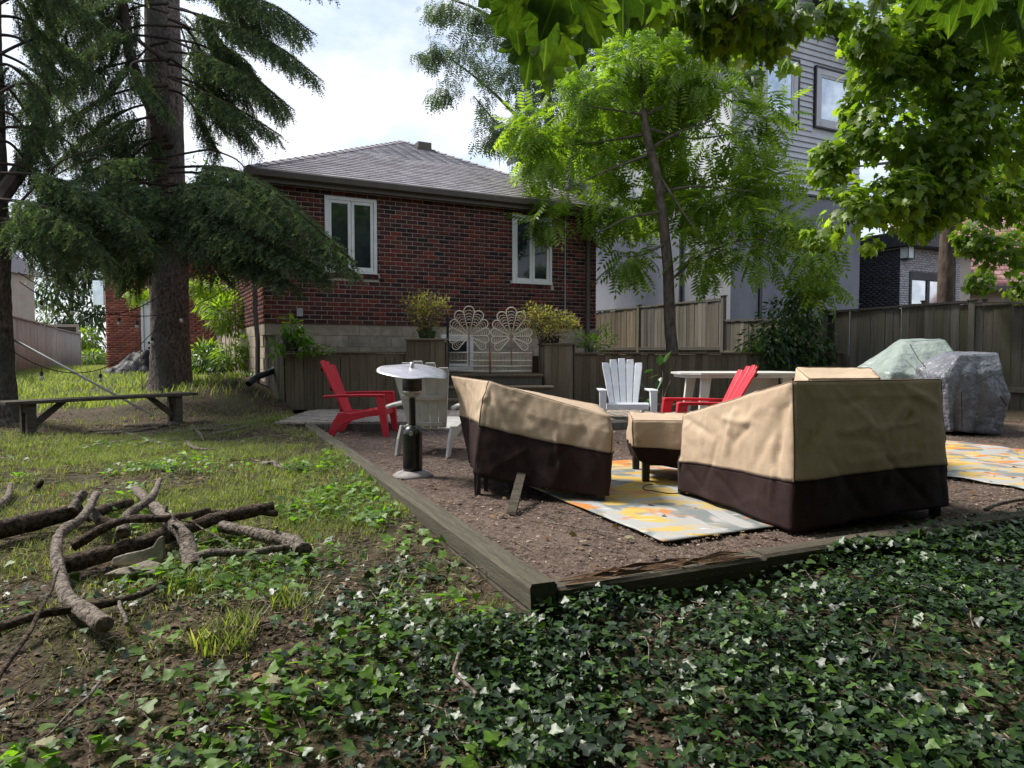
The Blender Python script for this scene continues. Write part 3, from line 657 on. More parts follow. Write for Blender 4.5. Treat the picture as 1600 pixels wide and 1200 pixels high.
# ------------------------------------------------------------------ boundary fence on the right
FA = Vector((8.5, 11.8, 0)); FB = Vector((6.5, 14.7, 0))
def fence(label, A, B, z0, zA, zB, mt, mp_, w=.142, posts=(0, 1), single=True, cap=True, postz=.1, ragged=.008):
    A = Vector((A[0], A[1], 0)); B = Vector((B[0], B[1], 0)); d = B - A; Ln = d.length; ang = math.atan2(d.y, d.x)
    t = thing('board_fence', label, 'fence', A, ang)
    n = int(Ln / (w + .004)); rects = []
    for i in range(n):
        x = i * (w + .004); zt_ = zA + (zB - zA) * x / Ln + rs.normal() * ragged
        if single:
            h = round((zt_ - z0) / .02) * .02
            link('board', single_box('board', w, .02, h, mt), t, (x, rs.normal() * .004, z0), (rs.normal() * .004, rs.normal() * .004, 0))
        else: rects.append((x, x + w, z0, zt_))
    if not single: stuff_boxes('board', rects, 0, .02, mt, t)
    for q in posts:
        x = q * Ln; zt_ = zA + (zB - zA) * q + postz
        ps = MB().cbox(x - .05, x + .05, -.03, .07, z0 - .05, zt_).build('post', mp_, t)
        MB().cbox(x - .07, x + .07, -.05, .09, zt_ + .001, zt_ + .03).build('post_cap', mp_, ps)
    if cap:
        c = MB(); c.prism([(0, zA + .012), (Ln, zB + .012), (Ln, zB + .05), (0, zA + .05)], -.035, .06, 'y')
        c.build('top_rail', mp_, t)
    r = MB(); r.cbox(0, Ln, .022, .06, z0 + .35, z0 + .44); r.build('back_rail', mp_, t)
    return t
dirn = (FB - FA).normalized()
mid = FA + dirn * .78
fence('weathered fence at the far right behind the grey tarp covered grill', FA - dirn * 4.5, mid, -.02, 1.80, 1.80, M['fenceb'], M['fenceb'], posts=(0, .45, 1), postz=.1)
fence('weathered grey board fence behind the pale green cover, right of the big bush', mid + dirn * .06, FB, -.02, 1.86, 1.80, M['fenceb'], M['fenceb'], posts=(1,), postz=.06)
G0 = Vector((5.15, 17.3, 0)); G1 = Vector((2.65, 22.1, 0))
fence('dark low stretch of fence behind the big bush', FB + (G0 - FB).normalized() * .07, G0 - (G0 - FB).normalized() * .06, .6, 1.66, 1.74, M['fenceb'], M['fenceb'], posts=())
gm = G0.lerp(G1, .60)
fence('raised brown and mossy stretch of fence behind the slender tree', G0, gm, .7, 2.27, 2.24, M['fenceb'], M['fenceb'], posts=(0,), postz=.08)
fence('pale raised stretch of fence next to the brick house corner', gm + (G1 - G0).normalized() * .05, G1 + (G1 - G0).normalized() * .3, .7, 2.24, 2.23, M['fencep'], M['fenceb'], posts=(0,), postz=.08)
# left pale fence
lf = fence('pale silver board fence on the left behind the bench and the light strings', at(-20, 600, 17.5), at(90, 600, 26.0), .15, 2.02, 1.86, M['fencel'], M['fencel'], posts=(), single=False, postz=0)
fence('lower end section of the pale fence on the left with its end post', at(90.5, 600, 26.1), at(127, 600, 30), .3, 1.82, 1.72, M['fencel'], M['fencel'], posts=(1,), single=False, postz=.1)
a = at(78, 500, 33); t = thing('wooden_gate', 'tan wooden gate with frame beyond the pale fence', 'gate', (a.x, 33, 0), 0)
MB().cbox(0, 1.3, 0, .05, 2.15, 2.27).cbox(1.2, 1.3, 0, .05, 0, 2.149).cbox(0, .1, 0, .05, 0, 2.149).cbox(.1, 1.2, 0, .05, 1.5, 1.6).build('frame', M['cream'], t)
for i in range(8): MB().cbox(.1 + i * .137, .1 + i * .137 + .13, .051, .07, 0, 2.15).build('board', M['bench'], t)

# ------------------------------------------------------------------ grey neighbour house on the right
NX, NY = 5.74, 18.74
nh = thing('grey_house', 'tall grey stucco and siding house with gable beyond the right fence', 'house', (NX, NY, 0), UA)
NW = 5.1; SZ = 5.35; GA = 9.9
ws = [(1.05, 2.42, 7.30, 8.95), (3.15, 4.75, 7.35, 8.95)]
MB().box(0, NW, 0, 12, -.2, SZ).build('wall', M['stucco'], nh)
uw = MB()
for c in wall_cells(0, NW, SZ + .06, 9.0, ws): uw.box(c[0], c[1], .10, .3, c[2], c[3])
uw.add([(0, .10, 9.0), (NW, .10, 9.0), (NW / 2 + .1, .10, 11.1), (0, .3, 9.0), (NW, .3, 9.0), (NW / 2 + .1, .3, 11.1)], [(0, 1, 2), (5, 4, 3), (0, 2, 5, 3), (1, 4, 5, 2)])
uw.box(0, .2, .3, 12, SZ + .06, 9.0)
uwall = uw.build('wall', M['siding'], nh)
MB().cbox(-.04, NW + .04, -.05, .1, SZ + .001, SZ + .06).build('flashing', M['blacktrim'], nh)
z = SZ + .07
while z < 11.0:
    segs = [(0.06, NW)] if z < 9.0 else [(max(.06, (z - 8.85) * (NW / 2 + .1) / 2.1), NW - max(0, (z - 9.0)) * (NW / 2 - .1) / 2.1)]
    for h in ws:
        if z + .15 > h[2] - .1 and z < h[3] + .1:
            segs = [s for q in segs for s in ((q[0], min(q[1], h[0] - .1)), (max(q[0], h[1] + .1), q[1])) if s[1] - s[0] > .05]
    for (p, q) in segs:
        if q - p < .05: continue
        m_ = MB().add([(p, .045, z), (q, .045, z), (q, .09, z + .155), (p, .09, z + .155), (p, .098, z), (q, .098, z)], [(0, 1, 2, 3), (4, 5, 1, 0)])
        m_.build('siding_board', M['siding'], uwall)
    z += .16
MB().cbox(-.02, .06, .02, .12, SZ + .06, 9.1).build('corner_trim', M['siding'], nh)
for h in ws:
    w_ = window(nh, h[0], h[1], h[2], h[3], y=.07, nsash=1, fw=.16, sw=.07, fm=M['siding'], gm=M['glassl'], proud=.05)
    e = .05
    MB().cbox(h[0] - e, h[0] - .002, -.0, .09, h[2] - e, h[3] + e).cbox(h[1] + .002, h[1] + e, 0, .09, h[2] - e, h[3] + e).cbox(h[0] - .001, h[1] + .001, 0, .09, h[3] + .002, h[3] + e).cbox(h[0] - .001, h[1] + .001, 0, .09, h[2] - e, h[2] - .002).build('casing', M['blacktrim'], w_)
rr = MB(); ap = (NW / 2 + .1, 11.25); o1 = .35
for (ex, ez) in ((-.45, 8.75), (NW + .45, 8.75)):
    rr.add([(ex, -o1, ez), (ap[0], -o1, ap[1]), (ap[0], -o1, ap[1] - .26), (ex, -o1, ez - .24), (ex, 12, ez), (ap[0], 12, ap[1]), (ap[0], 12, ap[1] - .26), (ex, 12, ez - .24)],
           [(0, 1, 2, 3), (0, 4, 5, 1), (3, 2, 6, 7), (0, 3, 7, 4)])
rr.build('roof', M['blacktrim'], nh)
MB().tube([(-.05, 1.9, 8.6), (-.05, 1.9, .8)], .05, 6).build('downspout', M['blacktrim'], nh)
MB().cbox(1.0, 1.1, -.06, -.005, .6, 4.2).build('downspout', M['blacktrim'], nh)
MB().cbox(1.02, 1.12, -.12, -.07, 4.0, 4.15).build('vent_hood', M['vinyl'], nh)
# the rear part of the neighbour with dark and pale brick
B2 = at(1402, 600, 21.5); nb_h = thing('modern_house_wing', 'low modern wing with black brick, pale brick and glass door behind the right fence', 'house', (B2.x, 21.5, 0), UA)
MB().box(0, 3.6, 0, 6, 0, 4.15).build('wall', M['mortar'], nb_h)
hl = [(.42, 2.35, .8, 3.45)]
stuff_boxes('brick', brick_field(0, 3.0, .6, 4.1, hl, .2, .06, .01), -.02, .02, M['brickw'], nb_h)
q = stuff_boxes('brick', brick_field(0, 3.2, .6, 4.1, [], .2, .06, .01), -.02, .02, M['brickg'], nb_h); q.matrix_local = Matrix.Rotation(-PI / 2, 4, 'Z') @ Matrix.Translation((-3.2, 0, 0))
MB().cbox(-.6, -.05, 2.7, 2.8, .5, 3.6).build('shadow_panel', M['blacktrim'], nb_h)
MB().cbox(-.2, 3.9, -.5, 6, 4.155, 4.6).build('roof_edge', M['blacktrim'], nb_h)
dr = MB().cbox(.42, .52, -.05, .05, .8, 3.45).cbox(2.25, 2.35, -.05, .05, .8, 3.45).cbox(.521, 2.249, -.05, .05, 3.2, 3.45).cbox(1.25, 1.4, -.05, .05, .8, 3.199).build('glass_door', M['blacktrim'], nb_h)
MB().box(.53, 1.24, -.02, .01, .8, 3.19).build('pane', M['glassl'], dr); MB().box(1.41, 2.24, -.02, .01, .8, 3.19).build('pane', M['glassl'], dr)
la = at(1417, 395, 21.45); lt = thing('wall_lantern', 'black framed white wall lantern on the pale brick beside the glass door', 'wall lamp', (la.x, 21.45, la.z), UA)
MB().box(-.02, .10, .02, .16, .12, .26).lathe([(.22, .20), (.10, .30), (.02, .32)], 4).build('lamp_cap', M['blacktrim'], lt)
MB().box(-.13, .13, -.13, .13, -.16, .17).build('lamp_glass', M['vinyl'], lt)
MB().box(-.15, .15, -.15, .15, -.21, -.165).box(-.15, -.132, -.15, -.132, -.16, .19).box(.132, .15, -.15, -.132, -.16, .19).build('lamp_frame', M['blacktrim'], lt)
# pink roofed house far right
pk = at(1490, 600, 24); ph = thing('pink_roof_house', 'house with pinkish shingle roof seen through the maple at the far right', 'house', (pk.x, 24, 0), math.radians(-12))
MB().box(0, 14, 0, 8, 0, 3.3).build('wall', M['cream'], ph)
MB().prism([(-.6, 3.2), (4, 7.8), (8.6, 3.2), (8.6, 3.05), (-.6, 3.05)], -.5, 14.5, 'x').build('roof', M['pinkroof'], ph)
ro = []
V = []; Lp = []; Sz = []; T = []
for r in range(28):
    y0_ = -.6 + r * .165; z0_ = 3.2 + (y0_ + .6); y1_ = y0_ + .165; z1_ = 3.2 + (y1_ + .6)
    x = -.5 + (r % 2) * .15
    while x < 12:
        k = len(V); V += [(x, y0_ - .02, z0_ + .03), (x + .29, y0_ - .02, z0_ + .03), (x + .29, y1_, z1_ + .012), (x, y1_, z1_ + .012), (x, y0_ - .02, z0_), (x + .29, y0_ - .02, z0_)]
        T += [rs.rand()] * 6; Lp += [k, k + 1, k + 2, k + 3, k, k + 4, k + 5, k + 1]; Sz += [4, 4]; x += .3
link('shingle', arr_mesh('shingle', np.array(V), np.array(Lp), np.array(Sz), M['pinkroof'], tint=np.array(T)), ph, kind='stuff')
MB().cbox(-.6, 14.6, -.75, -.6, 2.98, 3.15).build('gutter', M['trimbr'], ph)
pg_ = fence('dark trellis topped fence far right between the maple trunk and the pink roofed house', at(1420, 600, 18.5), at(1640, 600, 16.5), .3, 2.2, 2.15, M['bench'], M['bench'], posts=(.1, .55, .75, 1), single=False, postz=.1)

# brick garage with white door at the left
ga_ = at(168, 600, 20.5); gg = thing('brick_garage', 'orange red brick building with white door at the left behind the spruce', 'house', (ga_.x, 20.5, 0), math.radians(3))
GWD = 4.6
dh = (.98, 1.85, .3, 2.45)
for c in wall_cells(0, GWD, -.2, 3.6, [dh]): MB().box(c[0], c[1], .005, .2, c[2], c[3]).build('wall', M['mortar'], gg)
stuff_boxes('brick', brick_field(0, GWD, .05, 3.6, [dh], .213, .057, .0095), -.005, .05, M['brickl'], gg)
MB().box(0, .2, .2, 7, -.2, 3.6).build('wall', M['brickl'], gg)
MB().box(-.3, GWD + .3, -.3, 7.3, 3.61, 3.8).build('roof', M['trimbr'], gg)
d_ = MB().cbox(dh[0] + .07, dh[1] - .07, .05, .1, .3, 2.38).build('door', M['vinyl'], gg)
for zz in (.95, 1.55): MB().cbox(dh[0] + .25, dh[1] - .25, .035, .049, zz, zz + .45).build('door_panel', M['vinyl'], d_)
for zz in (1.12, 1.27): MB().lathe([(.0, 0), (.035, 0), (.03, .04), (0, .05)], 10).build('door_handle', M['blackm'], d_, loc=(dh[0] + .2, .05, zz), rot=(PI / 2, 0, 0))
MB().cbox(dh[0], dh[0] + .065, .0, .1, .3, 2.45).cbox(dh[1] - .065, dh[1], .0, .1, .3, 2.45).cbox(dh[0] + .066, dh[1] - .066, 0, .1, 2.385, 2.45).build('door_frame', M['vinyl'], gg)
MB().cbox(2.95, 3.8, -.03, .03, .7, .74).build('ledge', M['block'], gg)
MB().cbox(-.32, -.02, -.05, .05, 2.35, 3.05).build('sign_panel', M['glassl'], gg)
wl = at(58, 600, 34); lh = thing('cream_brick_house', 'pale tan brick house at the far left between the spruce trunks', 'house', (wl.x - 3.4, 26, 0), 0)
stuff_boxes('brick', brick_field(0, 3.4, 0, 4.6, [], .22, .06, .01), -.03, .03, M['cream'], lh)
MB().box(0, 3.4, .0, 8, 0, 4.6).build('wall', M['cream'], lh)
MB().prism([(-.5, 4.6), (4, 6.6), (8.5, 4.6)], -1.5, 3.6, 'x').build('roof', M['shingle'], lh)

# ------------------------------------------------------------------ fabric covers
def quad_ring(q, nper, rnd=.12):
    """closed loop of points (x,y,z) around a quad with softened corners, equal count per side"""
    q = [np.array(p, float) for p in q]; out = []
    for i in range(4):
        a, b = q[i], q[(i + 1) % 4]
        for k in range(nper): out.append(a + (b - a) * k / nper)
    out = np.array(out)
    n = len(out)
    for _ in range(max(2, int(nper * (.10 if rnd > .2 else .22)))):
        out = out * .6 + (np.roll(out, 1, 0) + np.roll(out, -1, 0)) * .2
    return out
def cover(rings, split, mats, names, seed=0, nper=34, fold=.02, wr=.012, sag=.03, nside=26, ntop=14, parent=None, prof=None, hemw=.012, foldn=9, creases=(), ncr=10):
    """rings: list of quads from top to hem. split: fraction of side rows where the skirt begins."""
    R = [quad_ring(q, nper, .22 if i == 0 else .16) for i, q in enumerate(rings)]
    n = 4 * nper; ctr = R[0].mean(0)
    rows = []
    base = R[0]; 
    for k in range(ntop):
        t = (k / (ntop - 1)) * .972
        row = ctr + (base - ctr) * t
        # bilinear height from the quad
        row[:, 2] = ctr[2] + (base[:, 2] - ctr[2]) * t
        row[:, 2] -= sag * (1 - t) * (0.5 + 0.5 * np.cos(PI * t)) - .0
        rows.append(row)
    side = []
    m = len(R) - 1
    for k in range(nside + 1):
        t = (.012 if k == 1 else k / nside) * m; i = min(int(t), m - 1); f = t - i
        side.append(R[i] * (1 - f) + R[i + 1] * f)
    rows += side; P = np.array(rows)                     # (rows, n, 3)
    u = np.arange(n) / n
    # outward normals in plan
    base2 = P[ntop]; tan = np.roll(base2, -1, 0) - np.roll(base2, 1, 0); nrm = np.stack([tan[:, 1], -tan[:, 0]], 1)
    nrm /= np.linalg.norm(nrm, axis=1, keepdims=True) + 1e-9
    if np.dot(nrm[0], (base2[0] - ctr)[:2]) < 0: nrm = -nrm
    for k in range(len(P)):
        sfrac = max(0, (k - ntop) / nside)
        for j in range(n):
            p = P[k, j]
            w = wr * .55 * fbm((p[0] * 3.1 + seed, p[1] * 3.1, p[2] * 3.1), 3) + wr * .8 * (abs(fbm((p[0] * 5 + p[2] * 3 + seed, p[1] * 5 - p[2] * 3, p[2] * 2.2), 2)) - .3) - wr * .5 * abs(fbm((p[0] * 13 + seed, p[1] * 13, p[2] * 7), 2))
            if k >= ntop:
                fl = fold * sfrac * (math.sin(2 * PI * foldn * u[j] + 2 * fbm((u[j] * 6, seed, sfrac), 2)) * .55 + fbm((u[j] * 14, seed * 3.3, sfrac * .8), 3) * .9)
                rd = -.007 if k == ntop else 0
                P[k, j, :2] += nrm[j] * (fl + w + rd)
                if k > ntop: P[k, j, 2] += hemw * sfrac * math.sin(2 * PI * 3 * u[j] + seed) + .5 * w
                else: P[k, j, 2] -= .004
            else: P[k, j, 2] += w * (.4 + k / ntop * .6)
    rc_ = random.Random(seed); cr_ = [(Vector(a), Vector(b), am, w_) for a, b, am, w_ in creases]
    for _ in range(ncr):
        k = rc_.randrange(ntop + 3, ntop + nside - 4); j = rc_.randrange(n); k2 = min(ntop + nside - 1, k + rc_.randrange(2, nside // 2)); j2 = (j + rc_.randrange(-nper // 3, nper // 3)) % n
        cr_.append((Vector(P[k, j]), Vector(P[k2, j2]), rc_.choice((-1, 1)) * rc_.uniform(.004, .013), rc_.uniform(.012, .028)))
    P0 = P.copy()
    for a, b, am, w_ in cr_:
        a = np.array(tuple(a)); b = np.array(tuple(b)); ab_ = b - a; l2 = ab_.dot(ab_) + 1e-9
        t_ = np.clip(((P0 - a) @ ab_) / l2, 0, 1); d_ = np.linalg.norm(P0 - (a + t_[..., None] * ab_), axis=2)
        g_w = am * np.exp(-(d_ / w_) ** 2) * np.clip(4 * (1 - t_) + .15, 0, 1)
        P[..., 0] += g_w * nrm[None, :, 0]; P[..., 1] += g_w * nrm[None, :, 1]
    cut = ntop + int(round(split * nside))
    objs = []
    for (r0, r1, mt, nm) in ((0, cut, mats[0], names[0]), (cut, len(P) - 1, mats[1], names[1])):
        if r1 <= r0: continue
        V = P[r0:r1 + 1].reshape(-1, 3).copy(); rr_ = r1 - r0 + 1
        I = np.arange(rr_ * n).reshape(rr_, n); J = np.roll(I, -1, 1)
        Q = np.stack([I[:-1], I[1:], J[1:], J[:-1]], -1).reshape(-1); sz = np.full((rr_ - 1) * n, 4)
        if parent is not None:
            V[:, :2] -= np.array([parent.location.x, parent.location.y])
        o = link(nm, arr_mesh(nm, V, Q, sz, mt, True), parent); objs.append(o)
        sol = o.modifiers.new('thickness', 'SOLIDIFY'); sol.thickness = .004; sol.offset = 0
    if len(objs) == 2:
        pts = [Vector(P[cut, j]) + Vector((*(nrm[j] * .004), 0)) - Vector((parent.location.x, parent.location.y, 0)) for j in range(n)] 
        MB().tube(pts + [pts[0]], .004, 5, False).build('seam', mats[1], parent, True)
        for c in range(4):
            j = (c * nper) % n; MB().tube([Vector(P[k, j]) + Vector((*(nrm[j] * .003), 0)) - Vector((parent.location.x, parent.location.y, 0)) for k in range(ntop, cut + 1)], .0045, 5, False).build('piping', M['piping'], parent, True)
        MB().tube([Vector(P[ntop, j % n]) + Vector((*(nrm[j % n] * .003), .002)) - Vector((parent.location.x, parent.location.y, 0)) for j in range(n + 1)], .0045, 5, False).build('piping', M['piping'], parent, True)
    return P, nrm, ntop, nside, n
def leg_box(parent, x, y, z1, w=.05, d=None, mt=None, lean=(0, 0), name='leg', z0=0.0):
    d = d or w; mb = MB()
    q = lambda z, ox, oy, s: [(x + ox - w / 2 * s, y + oy - d / 2 * s, z), (x + ox + w / 2 * s, y + oy - d / 2 * s, z), (x + ox + w / 2 * s, y + oy + d / 2 * s, z), (x + ox - w / 2 * s, y + oy + d / 2 * s, z)]
    mb.add(q(z0, lean[0], lean[1], .85) + q(z1, 0, 0, 1), [(0, 3, 2, 1), (4, 5, 6, 7), (0, 1, 5, 4), (1, 2, 6, 5), (2, 3, 7, 6), (3, 0, 4, 7)])
    return mb.build(name, mt or M['darkwood'], parent, sub=(parent.location.x, parent.location.y, 0))
# left covered armchair
t = thing('furniture_cover', 'beige and brown fabric cover over the armchair right of the patio heater', 'furniture cover', (.2, 5.2, 0))
cover([[(-.17, 5.02, .81), (.66, 4.70, .585), (.68, 5.60, .60), (-.52, 5.95, .815)],
       [(-.205, 4.985, .66), (.67, 4.66, .47), (.69, 5.60, .48), (-.47, 5.93, .66)],
       [(-.27, 4.93, .16), (.645, 4.66, .045), (.66, 5.5, .07), (-.36, 5.85, .13)]], .67, (M['beige'], M['brown']), ('cover_top', 'skirt'), 3, parent=t, sag=.03, fold=.016, wr=.011, nper=60, nside=44, ncr=30, creases=[((-.17, 5.0, .8), (.16, 4.84, .12), .020, .03), ((-.17, 5.0, .8), (-.03, 4.93, .3), -.014, .022), ((-.17, 5.0, .8), (.32, 4.80, .42), -.014, .04), ((-.17, 5.0, .78), (-.27, 4.94, .15), .02, .018), ((.64, 4.72, .56), (.50, 4.74, .2), -.01, .03)])
ch = thing('patio_armchair', 'dark legged patio armchair under the left beige cover', 'armchair', (.2, 5.2, 0))
for (x, y, w) in ((-.255, 5.0, .05), (-.2, 5.12, .035), (.585, 4.72, .06), (.6, 5.4, .06), (-.25, 5.7, .05)): leg_box(ch, x + .01, y + .02, .2, w)
MB().cbox(-.40, .36, -.1, .42, .22, .30).build('seat_frame', M['darkwood'], ch, rot=(0, 0, math.radians(-18)))
a_ = gr(799, 805, 0); b_ = Vector((.08, 4.93, .20)); o = MB(); w_ = Vector((.03, 0, 0)); t_ = Vector((0, .012, .02))
o.add([a_ - w_, a_ + w_, a_ + w_ + t_, a_ - w_ + t_, b_ - w_, b_ + w_, b_ + w_ + t_, b_ - w_ + t_], [(0, 1, 2, 3), (7, 6, 5, 4), (0, 4, 5, 1), (1, 5, 6, 2), (2, 6, 7, 3), (3, 7, 4, 0)])
tag(o.build('prop_board', M['bench']), 'grey board leaning under the left covered armchair', 'board')
o = MB().tube([(-.245, 4.9, .25), (-.24, 4.88, .12), (-.25, 4.86, .02), (-.28, 4.84, .012)], .003, 5); tag(o.build('cord', M['cord']), 'thin black tie cord hanging from the left furniture cover', 'cord')
# sofa cover
t = thing('furniture_cover', 'large beige and brown fabric cover over the sofa at the right front', 'furniture cover', (1.9, 4.4, 0))
cover([[(1.56, 3.95, .855), (2.66, 4.37, .85), (2.28, 5.42, .60), (1.19, 4.98, .575)],
       [(1.548, 3.885, .52), (2.69, 4.335, .52), (2.32, 5.45, .42), (1.168, 4.955, .40)],
       [(1.545, 3.86, .035), (2.72, 4.31, .075), (2.36, 5.45, .06), (1.15, 4.93, .05)]], .72, (M['beige'], M['brown']), ('cover_top', 'skirt'), 11, nper=66, nside=46, parent=t, sag=.05, fold=.012, wr=.010, foldn=11, ncr=75, creases=[((1.54, 3.92, .83), (1.40, 4.2, .28), -.016, .03), ((1.54, 3.92, .83), (1.54, 3.86, .06), .012, .02), ((1.54, 3.92, .83), (1.28, 4.55, .45), .012, .03), ((1.6, 3.93, .76), (2.65, 4.36, .755), .005, .012), ((1.75, 3.96, .8), (1.75, 3.93, .3), -.008, .02), ((2.05, 4.08, .8), (2.10, 4.07, .3), .007, .03), ((2.4, 4.22, .78), (2.42, 4.2, .3), -.007, .02), ((1.9, 4.0, .38), (2.5, 4.25, .42), .008, .02), ((1.40, 4.2, .62), (1.36, 4.32, .3), .01, .012), ((1.25, 4.6, .55), (1.22, 4.7, .3), -.012, .03)])
sf = thing('patio_sofa', 'dark footed patio sofa under the large beige cover', 'sofa', (1.9, 4.4, 0))
for (x, y) in ((1.19, 4.93), (1.6, 3.98), (2.62, 4.36), (2.3, 5.35)): leg_box(sf, x, y, .25, .055)
MB().cbox(-.42, .48, -.25, .5, .14, .24).build('seat_frame', M['darkwood'], sf, rot=(0, 0, math.radians(22)))
# low covered table between them
t = thing('furniture_cover', 'stained beige and brown cover over the low table beside the sofa', 'furniture cover', (1.3, 5.6, 0))
cover([[(.905, 5.36, .50), (1.62, 5.26, .50), (1.74, 5.95, .50), (1.0, 6.05, .50)],
       [(.90, 5.33, .30), (1.63, 5.22, .30), (1.76, 5.97, .30), (.99, 6.07, .30)],
       [(.97, 5.37, .17), (1.62, 5.24, .12), (1.74, 5.96, .17), (1.03, 6.02, .17)]], .52, (M['beige'], M['brown']), ('cover_top', 'skirt'), 21, nper=40, nside=36, parent=t, sag=.012, fold=.03, wr=.012)
lt_ = thing('low_table', 'black legged low table under the small stained cover', 'table', (1.3, 5.6, 0))
for (x, y) in ((1.03, 5.43), (1.66, 5.3), (1.68, 5.9), (1.05, 5.98)): leg_box(lt_, x, y, .42, .06)
MB().cbox(-.26, .36, -.19, -.15, .14, .2).cbox(-.26, .36, .30, .34, .14, .2).build('rail', M['darkwood'], lt_, rot=(0, 0, math.radians(-8)))
MB().cbox(-.24, .34, -.16, .32, .42, .45).build('tabletop', M['darkwood'], lt_, rot=(0, 0, math.radians(-8)))
# covered chair behind the sofa
t = thing('furniture_cover', 'pinkish beige cover just showing above the sofa cover, in front of the pale green cover', 'furniture cover', (2.8, 6.1, 0))
cover([[(2.40, 5.75, .80), (3.05, 5.85, .80), (3.32, 6.55, .87), (2.60, 6.50, .875)],
       [(2.32, 5.70, .4), (3.10, 5.8, .4), (3.40, 6.6, .4), (2.52, 6.58, .4)],
       [(2.35, 5.72, .1), (3.08, 5.82, .1), (3.38, 6.6, .1), (2.54, 6.56, .1)]], .6, (M['beige'], M['brown']), ('cover_top', 'skirt'), 31, nper=24, parent=t, sag=.02, fold=.03, wr=.015)
c2 = thing('patio_armchair', 'hidden patio armchair under the cover behind the sofa', 'armchair', (2.8, 6.1, 0))
for (x, y) in ((2.42, 5.78), (3.02, 5.88), (3.28, 6.5), (2.6, 6.48)): leg_box(c2, x, y, .4, .06)
# plastic covers by the fence
t = thing('plastic_cover', 'pale green translucent plastic sheet over furniture by the right fence', 'cover', (5.5, 9.7, 0))
cover([[(5.5, 9.95, 1.16), (5.95, 9.78, 1.19), (6.1, 10.15, 1.2), (5.62, 10.3, 1.2)],
       [(5.10, 9.55, .86), (6.0, 9.4, .80), (6.35, 10.2, .86), (5.2, 10.4, .9)],
       [(4.93, 9.40, .74), (6.0, 9.2, .70), (6.4, 10.25, .74), (5.0, 10.45, .75)],
       [(4.95, 9.35, .05), (6.0, 9.15, .05), (6.4, 10.3, .05), (5.0, 10.5, .05)]], 1.0, (M['tarpl'], M['tarpl']), ('sheet', 'sheet'), 41, nper=34, nside=34, parent=t, fold=.07, wr=.012, sag=.02, ncr=40, foldn=12)
o = MB().tube([at(1422, 538, 9.55), at(1432, 556, 9.3), at(1436, 562, 9.2), at(1446, 575, 9.05), at(1449, 580, 9.0)], .006, 5); o.tube([at(1415, 563, 9.28), at(1428, 575, 9.1), at(1438, 586, 8.95)], .005, 5)
o.build('tie_cord', M['cord'], t, sub=(t.location.x, t.location.y, 0))
t = thing('grill_cover', 'crinkled silver grey plastic cover over a grill at the right fence', 'cover', (5.7, 8.9, 0))
cover([[(5.42, 8.62, .97), (5.98, 8.72, 1.0), (6.02, 9.25, 1.02), (5.60, 9.2, 1.02)],
       [(5.18, 8.55, .70), (5.93, 8.55, .80), (6.08, 9.3, .84), (5.26, 9.3, .84)],
       [(5.20, 8.52, .5), (5.98, 8.5, .5), (6.16, 9.35, .5), (5.22, 9.35, .5)],
       [(5.28, 8.55, .04), (5.94, 8.55, .03), (6.12, 9.3, .03), (5.26, 9.3, .03)]], 1.0, (M['tarpg'], M['tarpg']), ('sheet', 'sheet'), 51, nper=26, nside=40, parent=t, fold=.06, wr=.014, sag=.02, ncr=90, foldn=13)
o = MB().tube([at(1503, 668, 8.33), at(1502, 612, 8.32), at(1530, 596, 8.38), at(1552, 585, 8.4), at(1566, 576, 8.5)], .006, 5).tube([at(1562, 618, 8.4), at(1573, 634, 8.5)], .006, 5)
o.build('tie_strap', M['cord'], t, sub=(t.location.x, t.location.y, 0))

